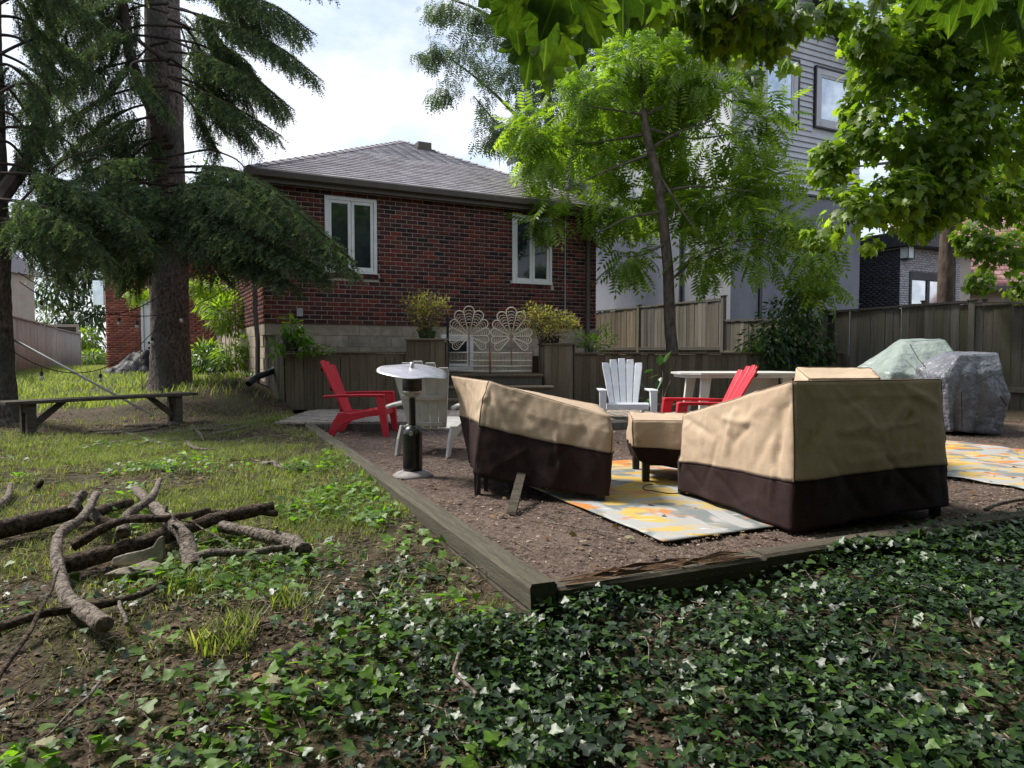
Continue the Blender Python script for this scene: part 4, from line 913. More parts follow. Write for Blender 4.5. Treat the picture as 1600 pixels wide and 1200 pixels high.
# ------------------------------------------------------------------ adirondack chairs
def adirondack(mt, label, loc, rz, recl=24, group='plastic adirondack chairs on the patio'):
    """faces +Y in its own frame"""
    t = thing('adirondack_chair', label, 'chair', loc, rz, group)
    rc = math.radians(recl); by, bz = -.17, .27; Lb = .70
    def bp(x, s, off=0):     # point on the back plane
        cv = 0.10 * (abs(x) / .3) ** 2 * 0.5
        return (x, by - math.sin(rc) * s + math.cos(rc) * (off + cv), bz + math.cos(rc) * s + math.sin(rc) * (off + cv) * .3)
    for i in range(5):
        k = i - 2; Lt = Lb - .0175 * k * k
        vs = []; n = 9
        for j in range(n + 1):
            s = Lt * j / n; wide = .5 + .62 * (s / Lb) ** .8
            cx = k * (.080 + .043 * (s / Lb)); hw = .037 + .0205 * (s / Lb)
            if j == n: hw *= .82
            dzt = 0
            for (xx, of) in ((cx - hw, .012), (cx - hw * .85, .02), (cx + hw * .85, .02), (cx + hw, .012), (cx + hw, -.008), (cx - hw, -.008)): vs.append(bp(xx, s, of))
        fs = [(j * 6 + q, j * 6 + (q + 1) % 6, (j + 1) * 6 + (q + 1) % 6, (j + 1) * 6 + q) for j in range(n) for q in range(6)] + [tuple(range(6))[::-1], tuple(range(n * 6, n * 6 + 6))]
        MB().add(vs, fs).build('back_slat', mt, t)
    for s, hw in ((.30, .22), (.02, .18), (.56, .25)):
        br = MB()
        P = [bp(x, s, -.018) for x in np.linspace(-hw, hw, 9)]; Q_ = [bp(x, s + .045, -.018) for x in np.linspace(-hw, hw, 9)]
        P2 = [bp(x, s, -.034) for x in np.linspace(-hw, hw, 9)]; Q2 = [bp(x, s + .045, -.034) for x in np.linspace(-hw, hw, 9)]
        k = 9; vs = P + Q_ + P2 + Q2; fs = []
        for i in range(8): fs += [(i, i + 1, k + i + 1, k + i), (2 * k + i, 3 * k + i, 3 * k + i + 1, 2 * k + i + 1), (k + i, k + i + 1, 3 * k + i + 1, 3 * k + i), (i, 2 * k + i, 2 * k + i + 1, i + 1)]
        br.add(vs, fs); br.build('back_brace', mt, t)
    # seat: curved slats
    sy = [-.17, -.08, .02, .12, .22, .31, .355]; sz_ = [.27, .262, .275, .30, .33, .338, .30]
    for i in range(5):
        a0, a1 = sy[i] + .004, sy[i + 1] - .006; z0_, z1_ = sz_[i], sz_[i + 1]
        MB().add([(-.25, a0, z0_), (.25, a0, z0_), (.25, a1, z1_), (-.25, a1, z1_), (-.25, a0, z0_ - .018), (.25, a0, z0_ - .018), (.25, a1, z1_ - .018), (-.25, a1, z1_ - .018)],
                 [(0, 1, 2, 3), (7, 6, 5, 4), (0, 4, 5, 1), (1, 5, 6, 2), (2, 6, 7, 3), (3, 7, 4, 0)]).build('seat_slat', mt, t)
    MB().prism([(.306, .338), (.34, .335), (.362, .315), (.368, .25), (.355, .245), (.345, .31)], -.27, .27, 'x').build('seat_front', mt, t)
    for sx in (-1, 1):
        x0, x1 = (.25, .275) if sx > 0 else (-.275, -.25)
        MB().prism([(-.20, .29), (-.05, .275), (.15, .31), (.34, .335), (.35, .26), (.15, .235), (-.04, .19), (-.13, .16), (-.20, .10), (-.255, 0), (-.335, 0), (-.28, .16)], x0, x1, 'x').build('rear_leg', mt, t)
        # arm and front leg
        ax = .335 * sx
        arm = MB()
        sec = [(.37, .50, .052), (.36, .512, .058), (.15, .512, .056), (-.10, .508, .042), (-.30, .500, .030), (-.36, .49, .02)]
        vs = []
        for (y, z, h) in sec: vs += [(ax - h, y, z), (ax + h, y, z), (ax + h, y, z - .012), (ax + h - .012, y, z - .03), (ax - h + .012, y, z - .03), (ax - h, y, z - .012)]
        fs = [(j * 6 + q, (j + 1) * 6 + q, (j + 1) * 6 + (q + 1) % 6, j * 6 + (q + 1) % 6) for j in range(5) for q in range(6)] + [tuple(range(6)), tuple(range(30, 36))[::-1]]
        arm.add(vs, fs).build('arm', mt, t)
        fl = MB(); vs = []
        for (y, z, h, d) in ((.32, .482, .045, .05), (.345, .3, .042, .045), (.37, .12, .036, .036), (.385, 0, .032, .03)):
            vs += [(ax - h, y - d, z), (ax + h, y - d, z), (ax + h, y + d, z), (ax - h, y + d, z)]
        fs = [(j * 4 + q, (j + 1) * 4 + q, (j + 1) * 4 + (q + 1) % 4, j * 4 + (q + 1) % 4) for j in range(3) for q in range(4)] + [(0, 1, 2, 3), (15, 14, 13, 12)]
        fl.add(vs, fs).build('front_leg', mt, t)
    for o in bpy.data.objects:
        if o.parent == t and o.type == 'MESH':
            b = o.modifiers.new('soft', 'BEVEL'); b.width = .004; b.segments = 2; b.limit_method = 'ANGLE'
    return t
adirondack(M['red'], 'red adirondack chair on the left facing right, in front of the planter wall', (gr(566, 676).x, 8.75, 0), math.radians(-90))
adirondack(M['white'], 'clean white adirondack chair facing forward near the planter wall', (gr(972, 662).x, 9.75, 0), math.radians(178), recl=22)
adirondack(M['red'], 'red adirondack chair on the right facing left behind the beige covers', (2.03, 7.45, 0), math.radians(90), recl=30)
adirondack(M['offwhite'], 'off-white adirondack chair seen from behind, between the patio heater and the covered armchair', (-.80, 7.15, 0), math.radians(-14), recl=20)

# ------------------------------------------------------------------ patio heater
hp = gr(645, 744); H = thing('patio_heater', 'small black tabletop patio heater with bent round reflector on the mulch', 'patio heater', (hp.x, hp.y, 0))
MB().lathe([(.165, 0), (.165, .012), (.13, .035), (.085, .048), (.0, .052)], 30).build('base', M['dusty'], H, True)
MB().lathe([(.0, .045), (.078, .05), (.08, .08), (.08, .33), (.083, .345), (.083, .36), (.078, .372), (.07, .39), (.05, .41), (.03, .42), (0, .42)], 26).build('tank_housing', M['blackm'], H, True)
MB().lathe([(.03, .41), (.028, .43), (.026, .64), (.03, .66)], 16).build('post', M['blackm'], H, True)
MB().lathe([(.025, .64), (.06, .66), (.078, .69), (.078, .70), (.03, .70)], 24).build('burner_cup', M['steel'], H, True)
MB().lathe([(.075, .70), (.08, .71), (.08, .83), (.075, .84), (0, .84)], 24).build('burner', M['burner'], H, True)
rf_ = MB(); vs = []; nr, na_ = 10, 48
for i in range(nr + 1):
    r = .285 * i / nr
    for k in range(na_):
        a = 2 * PI * k / na_; x, y = r * math.cos(a), r * math.sin(a)
        z = .885 - .03 * (r / .3) ** 2 - (.10 * max(0, x - .14)) - 1.3 * max(0, x - .19) ** 2 + .004 * math.sin(5 * a) * (r / .3)
        z += .17 * y - .06 * x
        vs.append((x, y, z))
fs = [(i * na_ + k, i * na_ + (k + 1) % na_, (i + 1) * na_ + (k + 1) % na_, (i + 1) * na_ + k) for i in range(nr) for k in range(na_)]
o = rf_.add(vs, fs).build('reflector', M['steel'], H, True); sm_ = o.modifiers.new('t', 'SOLIDIFY'); sm_.thickness = .004
MB().lathe([(.0, .84), (.018, .84), (.018, .93), (0, .935)], 10).build('reflector_stud', M['steel'], H, True)
MB().lathe([(0, 0), (.018, 0), (.018, .02), (0, .022)], 12).build('knob', M['steel'], H, loc=(.0, -.08, .36), rot=(PI / 2, 0, 0))

# ------------------------------------------------------------------ white table
ta = at(1152, 583, 8.9); T_ = thing('patio_table', 'white plastic table behind the right red chair', 'table', (ta.x, 8.9, 0), math.radians(4))
tw = .76
pl_ = [(-.79, -.20), (-.60, -.40), (.60, -.40), (.79, -.20), (.79, .20), (.60, .40), (-.60, .40), (-.79, .20)]
MB().prism(pl_, .74, .762, 'z').build('tabletop', M['table'], T_)
MB().prism([(p[0] * .955, p[1] * .93) for p in pl_], .70, .7395, 'z').build('apron', M['table'], T_)
for sx in (-1, 1):
    for sy in (-1, 1):
        MB().add([(sx * .50 - .06, sy * .28 - .03, .70), (sx * .50 + .06, sy * .28 - .03, .70), (sx * .50 + .06, sy * .28 + .03, .70), (sx * .50 - .06, sy * .28 + .03, .70),
                  (sx * .58 - .035, sy * .33 - .03, 0), (sx * .58 + .035, sy * .33 - .03, 0), (sx * .58 + .035, sy * .33 + .03, 0), (sx * .58 - .035, sy * .33 + .03, 0)],
                 [(3, 2, 1, 0), (4, 5, 6, 7), (0, 1, 5, 4), (1, 2, 6, 5), (2, 3, 7, 6), (3, 0, 4, 7)]).build('leg', M['table'], T_)
MB().box(-.05, .44, -.20, -.17, .18, .699).build('leg_panel', M['offwhite'], T_)

# ------------------------------------------------------------------ bench
bl0 = gr(45, 684, .0); br0 = gr(274, 664, .0); dv = (br0 - bl0); dv.z = 0; bang = math.atan2(dv.y, dv.x); bl_len = dv.length
B = thing('wooden_bench', 'long weathered plank bench in front of the two spruce trunks', 'bench', (bl0.x, bl0.y, 0), bang)
for k in range(2):
    MB().cbox(-.28, bl_len + .26, -.15 + k * .158, -.15 + k * .158 + .15, .405, .445, .005).build('seat_plank', M['bench'], B)
for xx in (0, bl_len):
    MB().cbox(xx - .05, xx + .05, -.11, -.05, -.03, .404).cbox(xx - .05, xx + .05, .05, .11, -.03, .404).cbox(xx - .04, xx + .04, -.049, .049, .30, .40).build('leg', M['bench'], B)
for (xx, s) in ((0.05, 1), (bl_len - .05, -1)):
    MB().prism([(xx, .10), (xx, .2), (xx + s * .26, .404), (xx + s * .36, .404)], -.045, -.005, 'y').build('brace', M['bench'], B)

# ------------------------------------------------------------------ pole, drain pipe, tarps, debris
o = MB().tube([at(20, 530, 9.6), gr(252, 656, .02)], .016, 8); tag(o.build('pole', M['pole'], smooth=True), 'thin grey pole leaning down from the left spruce behind the bench', 'pole')
o = MB(); pp = [at(452, 560, 12.0), at(425, 580, 11.7), at(400, 590, 11.4), at(388, 600, 11.2)]
pts = [pp[0].lerp(pp[1], k / 8) for k in range(8)] + [pp[1].lerp(pp[2], k / 8) for k in range(8)] + [pp[2].lerp(pp[3], k / 8) for k in range(9)]
o.tube(pts, [.055 if i % 2 else .048 for i in range(len(pts))], 12, False); tag(o.build('drain_pipe', M['cord']), 'black corrugated drain pipe beside the planter corner', 'pipe')
t = thing('tarp', 'crumpled black plastic tarp heaped against the brick garage', 'tarp', (-10.8, 19.6, .3))
c = at(204, 575, 19.8); V = []
n1, n2 = 40, 26
for i in range(n1):
    for j in range(n2):
        u_ = i / (n1 - 1) * 2 - 1; v_ = j / (n2 - 1) * 2 - 1
        h = max(0, 1 - abs(u_ + .0) ** 1.6) * max(0, 1 - abs(v_) ** 1.8) * (.55 + .45 * max(0, u_ + .3)) 
        x = c.x + .15 + u_ * .95; y = 19.7 + v_ * .6
        V.append((x - t.location.x, y - t.location.y, -.1 + h * 1.15 + .14 * fbm((u_ * 3.5, v_ * 3.5, 4), 5)))
I = np.arange(n1 * n2).reshape(n1, n2); Q = np.stack([I[:-1, :-1], I[1:, :-1], I[1:, 1:], I[:-1, 1:]], -1).reshape(-1)
link('sheet', arr_mesh('sheet', np.array(V), Q, np.full((n1 - 1) * (n2 - 1), 4), M['tarpk'], True), t)
o = MB(); a = gr(905, 652, .03); b = gr(1085, 652, .03); pts = [a.lerp(b, k / 14) + Vector((0, .03 * math.sin(k * 2.1), .008 * math.sin(k * 1.7))) for k in range(15)]
o.tube(pts, [.045 + .012 * math.sin(k * 1.9) for k in range(15)], 9); o.tube([p + Vector((.1, .1, .02)) for p in pts[3:]], [.05 + .015 * math.sin(k * 2.7) for k in range(12)], 9)
tag(o.build('rolled_tarp', M['blue'], smooth=True), 'blue and white rolled plastic sheet on the ground behind the white chair', 'rolled tarp')

# rugs
def rug(name, label, A, d1, d2, seed):
    """A: corner, d1, d2: edge vectors"""
    n1, n2 = 60, 60; V = []
    for i in range(n1):
        for j in range(n2):
            p = Vector(A) + Vector(d1) * (i / (n1 - 1)) + Vector(d2) * (j / (n2 - 1))
            z = .017 + .006 * fbm((p.x * 2, p.y * 2, seed)) + (.004 * math.sin(p.y * 22 + p.x * 5) if seed > 5 else 0)
            V.append((p.x - A[0], p.y - A[1], z))
    I = np.arange(n1 * n2).reshape(n1, n2); Q = np.stack([I[:-1, :-1], I[1:, :-1], I[1:, 1:], I[:-1, 1:]], -1).reshape(-1)
    o = link(name, arr_mesh(name, np.array(V), Q, np.full((n1 - 1) * (n2 - 1), 4), M['rug'], True), loc=(A[0], A[1], 0)); tag(o, label, 'rug')
    s = o.modifiers.new('t', 'SOLIDIFY'); s.thickness = .006
    return o
def rug_material():
    m = bpy.data.materials.new('floral_rug'); m.use_nodes = True; t = m.node_tree; t.nodes.clear(); K = t.links.new
    out = N(t, 'ShaderNodeOutputMaterial'); b = N(t, 'ShaderNodeBsdfPrincipled', i_Roughness=.9)
    tc = N(t, 'ShaderNodeTexCoord'); col = N(t, 'ShaderNodeRGB'); col.outputs[0].default_value = (.36, .36, .355, 1); cur = col.outputs[0]
    def layer(cur, loc, scale, color, a, bb, dist=1.2, rot=0.0):
        mp_ = N(t, 'ShaderNodeMapping'); mp_.inputs['Location'].default_value = loc; mp_.inputs['Scale'].default_value = scale; mp_.inputs['Rotation'].default_value = (0, 0, rot)
        nz = N(t, 'ShaderNodeTexNoise', i_Scale=1.0, i_Detail=2.5, i_Distortion=dist); K(tc.outputs['Object'], mp_.inputs[0]); K(mp_.outputs[0], nz.inputs['Vector'])
        r = N(t, 'ShaderNodeValToRGB'); r.color_ramp.elements[0].position = a; r.color_ramp.elements[1].position = bb
        r.color_ramp.elements[0].color = (0, 0, 0, 1); r.color_ramp.elements[1].color = (1, 1, 1, 1); K(nz.outputs[0], r.inputs[0])
        x = N(t, 'ShaderNodeMixRGB'); K(r.outputs[0], x.inputs[0]); K(cur, x.inputs[1]); x.inputs[2].default_value = (*color, 1); return x.outputs[0]
    cur = layer(cur, (3, 1, 0), (1.6, .9, 1), (.17, .19, .19), .52, .55, 2.0, .6)
    cur = layer(cur, (0, 0, 0), (1.3, 2.4, 1), (.52, .36, .08), .50, .54, 1.6, .3)
    cur = layer(cur, (7, 3, 0), (1.5, 3.0, 1), (.52, .19, .04), .585, .62, 1.8, .3)
    cur = layer(cur, (1, 9, 0), (5, 26, 1), (.62, .6, .56), .66, .70, .6, .4)
    cur = layer(cur, (5, 5, 0), (11, 11, 1), (.08, .08, .075), .74, .76, .6)
    cur = layer(cur, (2, 5, 0), (3, 3, 1), (.34, .31, .26), .5, .8, .6)
    K(cur, b.inputs['Base Color'])
    wv = N(t, 'ShaderNodeTexWave', i_Scale=70.0); K(tc.outputs['Object'], wv.inputs['Vector']); bp = N(t, 'ShaderNodeBump', i_Strength=.35, i_Distance=.004); K(wv.outputs[0], bp.inputs['Height']); K(bp.outputs[0], b.inputs['Normal'])
    K(b.outputs[0], out.inputs[0]); return m
M['rug'] = rug_material()
rl = Vector((-.40, .917, 0)); rf2 = Vector((.917, .40, 0))
r0 = gr(1036, 848, .01)
rug('outdoor_rug', 'white, orange and yellow floral outdoor rug between the covered chair and sofa', (r0.x, r0.y, 0), rl * 2.45, rf2 * 1.55, 1)
r1 = gr(1610, 764, .01)
rug('outdoor_rug', 'wrinkled floral outdoor rug at the right edge near the grill cover', (r1.x - .04, r1.y - .1, 0), rl * 2.6, rf2 * 2.2, 9)

# ------------------------------------------------------------------ string lights
def cord_pts(a, b, sag, n=24): 
    return [a.lerp(b, k / n) + Vector((0, 0, -sag * 4 * (k / n) * (1 - k / n))) for k in range(n + 1)]
def string_light(label, a, b, sag, bulbs, r=.006):
    pts = cord_pts(a, b, sag); t = thing('string_light', label, 'string lights', a, group=None)
    MB().tube(pts, r, 5).build('cord', M['cord'], t, sub=a)
    for f in bulbs:
        i = f * 24; p = pts[int(i)].lerp(pts[min(24, int(i) + 1)], i - int(i)); p = p - a
        MB().tube([p, p - Vector((0, 0, .07))], .005, 5).lathe([(.0, 0), (.018, 0), (.022, -.05), (.0, -.055)], 8, (p.x, p.y, p.z - .065), False).build('socket', M['cord'], t)
        MB().lathe([(.0, -.115), (.016, -.105), (.024, -.08), (.018, -.055)], 10, (p.x, p.y, p.z - .065), False).build('bulb', M['bulb'], t, True)
    return t
string_light('upper string of black light bulbs hanging between the two spruce trunks', at(28, 425, 9.0), at(420, 395, 11.0), .75, (.18, .42, .60, .95))
string_light('second string of black light bulbs just under the upper one', at(30, 440, 8.9), at(262, 452, 10.9), .40, (.12, .40, .62))
string_light('lowest light string crossing in front of the pale fence', at(0, 535, 8.4), at(300, 425, 10.9), .85, (.17, .45, .74))
o = thing('string_light', 'single light string hanging straight down beside the house corner', 'string lights', at(366, 450, 10.5))
e = at(366, 602, 10.5) - at(366, 450, 10.5)
MB().tube([(0, 0, .9), (0.01, 0, e.z * .5), (0, 0, e.z + .08)], .006, 5).build('cord', M['cord'], o)
MB().lathe([(0, -.06), (.02, -.05), (.024, 0), (.01, .02)], 8, (0, 0, e.z + .06)).build('socket', M['cord'], o)
# ------------------------------------------------------------------ leaf templates
def fan(out, c=(0, .45, 0.0)):
    tv = [c] + out; n = len(out); return tv, [(0, i + 1, (i + 1) % n + 1) for i in range(n)]
MAPLE = [(0, 0, 0), (.16, .02, -.03), (.42, -.02, -.09), (.30, .17, -.04), (.56, .34, -.12), (.34, .42, -.03), (.36, .60, -.06), (.15, .62, 0), (0, .98, -.12),
         (-.15, .62, 0), (-.36, .60, -.06), (-.34, .42, -.03), (-.56, .34, -.12), (-.30, .17, -.04), (-.42, -.02, -.09), (-.16, .02, -.03)]
MT, MF = fan(MAPLE, (0, .3, .03))
IVY = [(0, .02, 0), (.26, -.10, -.02), (.46, .14, -.05), (.28, .36, 0), (.17, .60, 0), (0, .88, -.07), (-.17, .60, 0), (-.28, .36, 0), (-.46, .14, -.05), (-.26, -.10, -.02)]
IT, IF = fan(IVY, (0, .3, -.035))
OV_ = [(0, 0, 0), (.2, .25, .03), (.22, .55, .03), (0, 1, -.05), (-.22, .55, .03), (-.2, .25, .03)]
OT, OF = fan(OV_, (0, .45, -.02))
LT = [(0, 0, 0), (.13, .35, .03), (0, 1, -.03), (-.13, .35, .03)]; LTF = [(0, 1, 2), (0, 2, 3)]
def frond_t(n=8, droop=.5, lw=.24, ll=.30):
    tv, tf = [], []
    for i in range(n + 1):
        s = .12 + .88 * i / n; zc = -droop * s * s * .5; yc = s
        for sd_ in ((-1, 1) if i < n else (0,)):
            dx, dy = (sd_ * .93, .35) if sd_ else (0, 1)
            l = ll * (.75 + .5 * math.sin(PI * min(1, s))); w = lw * ll * .5
            px_, py_ = -dy, dx
            b = (0, yc, zc); k = len(tv)
            tv += [b, (dx * l * .45 + px_ * w, yc + dy * l * .45 + py_ * w, zc - .03), (dx * l, yc + dy * l, zc - .11 - .05 * droop), (dx * l * .45 - px_ * w, yc + dy * l * .45 - py_ * w, zc - .03)]
            tf += [(k, k + 1, k + 2), (k, k + 2, k + 3)]
    k = len(tv); tv += [(-.006, 0, 0), (.006, 0, 0), (0, 1, -droop * .5)]; tf += [(k, k + 1, k + 2)]
    return tv, tf
FT, FF = frond_t()
def sprig_t(n=6, ln=.165, nl=.033, w=.0115):
    r = np.random.RandomState(3); tv = [(-.0022, 0, 0), (.0022, 0, 0), (0, ln, 0)]; tf = [(0, 1, 2)]
    for i in range(n):
        y = ln * (i + .3) / n
        for q in range(3):
            a = r.rand() * 6.283; d = np.array([math.cos(a) * .8, .62, math.sin(a) * .8]); L_ = nl * (.8 + .4 * r.rand())
            s = np.cross(d, [0, 1, 0.3]); s = s / np.linalg.norm(s) * w * .5; b = np.array([0, y, 0]); k = len(tv)
            tv += [tuple(b - s), tuple(b + s), tuple(b + d * L_)]; tf.append((k, k + 1, k + 2))
    return tv, tf
ST, SFc = sprig_t()

def blob_pts(blobs, n, shell=.35, gap=.0, gscale=1.3):
    """blobs: (centre Vector, radii) -> n points, outer shell favoured"""
    vol = np.array([b[1][0] * b[1][1] * b[1][2] for b in blobs]) ** .75; pr = vol / vol.sum()
    idx = rs.choice(len(blobs), n, p=pr); C = np.array([tuple(blobs[i][0]) for i in idx]); Rr = np.array([blobs[i][1] for i in idx])
    d = rdir(n); r = rs.rand(n) ** shell
    P = C + d * Rr * r[:, None]
    if gap > 0:
        g = np.array([fbm(tuple(p * gscale), 3) for p in P]); k = g > -gap; P, d = P[k], d[k]
    return P, d
def pb(px, py, Y, rp, ry=None, sq=1.0):
    r = rp / FPX * Y; return (at(px, py, Y), (r, ry or r, r * sq))
def crown(name, blobs, n, tpl, size, mt, parent, down=.4, out=.6, flat=.0, shell=.35, gap=.0, gscale=1.3, jit=.35, sub=None, up=(0, 0, 1)):
    P, d = blob_pts(blobs, n, shell, gap, gscale); k = len(P)
    F = d * out + rdir(k) * jit + np.array([0, 0, -down]); 
    U = np.array(up, float) + rdir(k) * (.55 - flat) + d * .25
    R = frames(F, U); sc = size * (.7 + .6 * rs.rand(k))
    if sub is not None: P = P - np.array(tuple(sub))
    V, Lp, Sz, T = scatter_arr(tpl[0], tpl[1], P, R, sc)
    return link(name, arr_mesh(name, V, Lp, Sz, mt, tint=T), parent, kind='stuff')
def limb(mb, pts, r0, r1, n=7, wob=.03):
    pts = [Vector(p) for p in pts]; out = []
    for i in range(len(pts) - 1):
        for k in range(4):
            p = pts[i].lerp(pts[i + 1], k / 4)
            # smooth the bend a little
            out.append(p + Vector((fbm((p.x * 2, p.z * 2, 1), 2), fbm((p.y * 2, p.z * 2, 7), 2), 0)) * wob)
    out.append(pts[-1]); m = len(out)
    sm = [out[0]] + [(out[i - 1] + out[i] * 2 + out[i + 1]) / 4 for i in range(1, m - 1)] + [out[-1]]
    mb.tube(sm, [r0 + (r1 - r0) * i / (m - 1) for i in range(m)], n); return sm
def bark_trunk(parent, base, top, r0, r1, flare, mt, sub, rough=.02, nseg=90, n=40, name='trunk'):
    V = []; base, top = Vector(base), Vector(top)
    for i in range(nseg + 1):
        t = (i / nseg) ** 1.3; p = base.lerp(top, t); h = p.z - base.z; r = r0 + (r1 - r0) * t + flare * math.exp(-h / .28)
        for k in range(n):
            a = 2 * PI * k / n
            rr = r * (1 + (.20 * math.exp(-h / .3)) * math.cos(a * 5 + 1.3)) + rough * fbm((math.cos(a) * 3.2, math.sin(a) * 3.2, h * 2.2), 4) + rough * .5 * abs(fbm((math.cos(a) * 11, math.sin(a) * 11, h * 5), 2))
            V.append((p.x - sub[0] + rr * math.cos(a), p.y - sub[1] + rr * math.sin(a), p.z - sub[2]))
    I = np.arange((nseg + 1) * n).reshape(nseg + 1, n); J = np.roll(I, -1, 1); Q = np.stack([I[:-1], J[:-1], J[1:], I[1:]], -1).reshape(-1)
    return link(name, arr_mesh(name, np.array(V), Q, np.full(nseg * n, 4), mt, True), parent)

# ------------------------------------------------------------------ spruces
class Bough:
    def __init__(s): s.P = []; s.F = []; s.tw = MB()
    def add(s, pts, width=.45, droop=.8, dens=1.0, r=.02, wood=True, tipw=.25, bare=.24):
        pts = [Vector(p) for p in pts]
        # resample as a smooth curve
        sm = []
        for i in range(len(pts) - 1):
            p0, p1, p2, p3 = pts[max(i - 1, 0)], pts[i], pts[i + 1], pts[min(i + 2, len(pts) - 1)]
            for k in range(8):
                t = k / 8; sm.append(.5 * ((2 * p1) + (p2 - p0) * t + (2 * p0 - 5 * p1 + 4 * p2 - p3) * t * t + (3 * p1 - p0 - 3 * p2 + p3) * t ** 3))
        sm.append(pts[-1]); Ls = [0]
        for a, b in zip(sm, sm[1:]): Ls.append(Ls[-1] + (b - a).length)
        Lt = Ls[-1]
        if wood: s.tw.tube(sm, [r * (1 - .8 * l / Lt) + .003 for l in Ls], 5)
        step = .05; q = bare * Lt; i = 0
        while q < Lt:
            while i < len(Ls) - 2 and Ls[i + 1] < q: i += 1
            f = (q - Ls[i]) / max(1e-6, Ls[i + 1] - Ls[i]); p = sm[i].lerp(sm[i + 1], f); d = (sm[i + 1] - sm[i]).normalized()
            side = d.cross(Vector((0, 0, 1))); side = side.normalized() if side.length > 1e-3 else Vector((1, 0, 0))
            t = q / Lt; wl = 1.15 * width * min(1, t * 2.2 + .35) * (1 - t) ** .45 + width * tipw
            for sg in (-1, 1):
                if rs.rand() > dens: continue
                l = wl * (.55 + .6 * rs.rand()); dd = (d * (.55 + .3 * rs.rand()) + side * sg * (.8 + .2 * rs.rand()) + Vector((0, 0, -.15 + .25 * rs.rand()))).normalized()
                n = max(2, int(l / .062)); c = p.copy(); path = [c.copy()]
                for k in range(n):
                    u_ = (k + 1) / n; v = (dd * (1 - .3 * u_) + Vector((0, 0, -droop * u_ * (.6 + .5 * rs.rand())))).normalized(); c = c + v * .062; path.append(c.copy())
                    for _ in range(2):
                        sdv = Vector(rdir(1)[0]) * .55; s.P.append(tuple(c)); s.F.append(tuple((v + sdv + Vector((0, 0, -.25 * droop))).normalized()))
                if wood and l > .12: s.tw.tube(path[::3] + [path[-1]], .003, 3, False)
            s.P.append(tuple(p)); s.F.append(tuple(d))
            q += step
def px3(*l): return [at(a, b, c) for a, b, c in l]
def spruce(label, base, top, r0, r1, flare, boughs, rand_boughs, limbs=()):
    t = thing('spruce_tree', label, 'tree', (base[0], base[1], 0), group=None); sub = (base[0], base[1], 0)
    bark_trunk(t, base, top, r0, r1, flare, M['barks'], sub)
    B_ = Bough()
    for b in boughs: B_.add(*b[:1], **b[1])
    for (z, az, L_, w) in rand_boughs:
        f = (z - base[2]) / (top[2] - base[2]); p = Vector(base).lerp(Vector(top), f); d = Vector((math.cos(az), math.sin(az), 0))
        B_.add([p, p + d * L_ * .35 + Vector((0, 0, .05)), p + d * L_ * .7 - Vector((0, 0, .12 * L_)), p + d * L_ - Vector((0, 0, .22 * L_))], width=w, droop=.9, dens=.6)
    P = np.array(B_.P) - np.array(sub); R = frames(np.array(B_.F), np.array([0, 0, 1.0]) + rdir(len(P)) * .5)
    V, Lp, Sz, T = scatter_arr(ST, SFc, P, R, .85 + .5 * rs.rand(len(P)))
    link('needles', arr_mesh('needles', V, Lp, Sz, M['spruce'], tint=T), t, kind='stuff')
    lm = B_.tw
    for l in limbs: limb(lm, l[0], l[1], l[2], 8)
    lm.build('branches', M['spruced'], t, sub=sub)
    print('sprigs', len(P)); return t
ba = gr(262, 640, .0)
K_ = lambda *p, **k: (px3(*p), dict(k))
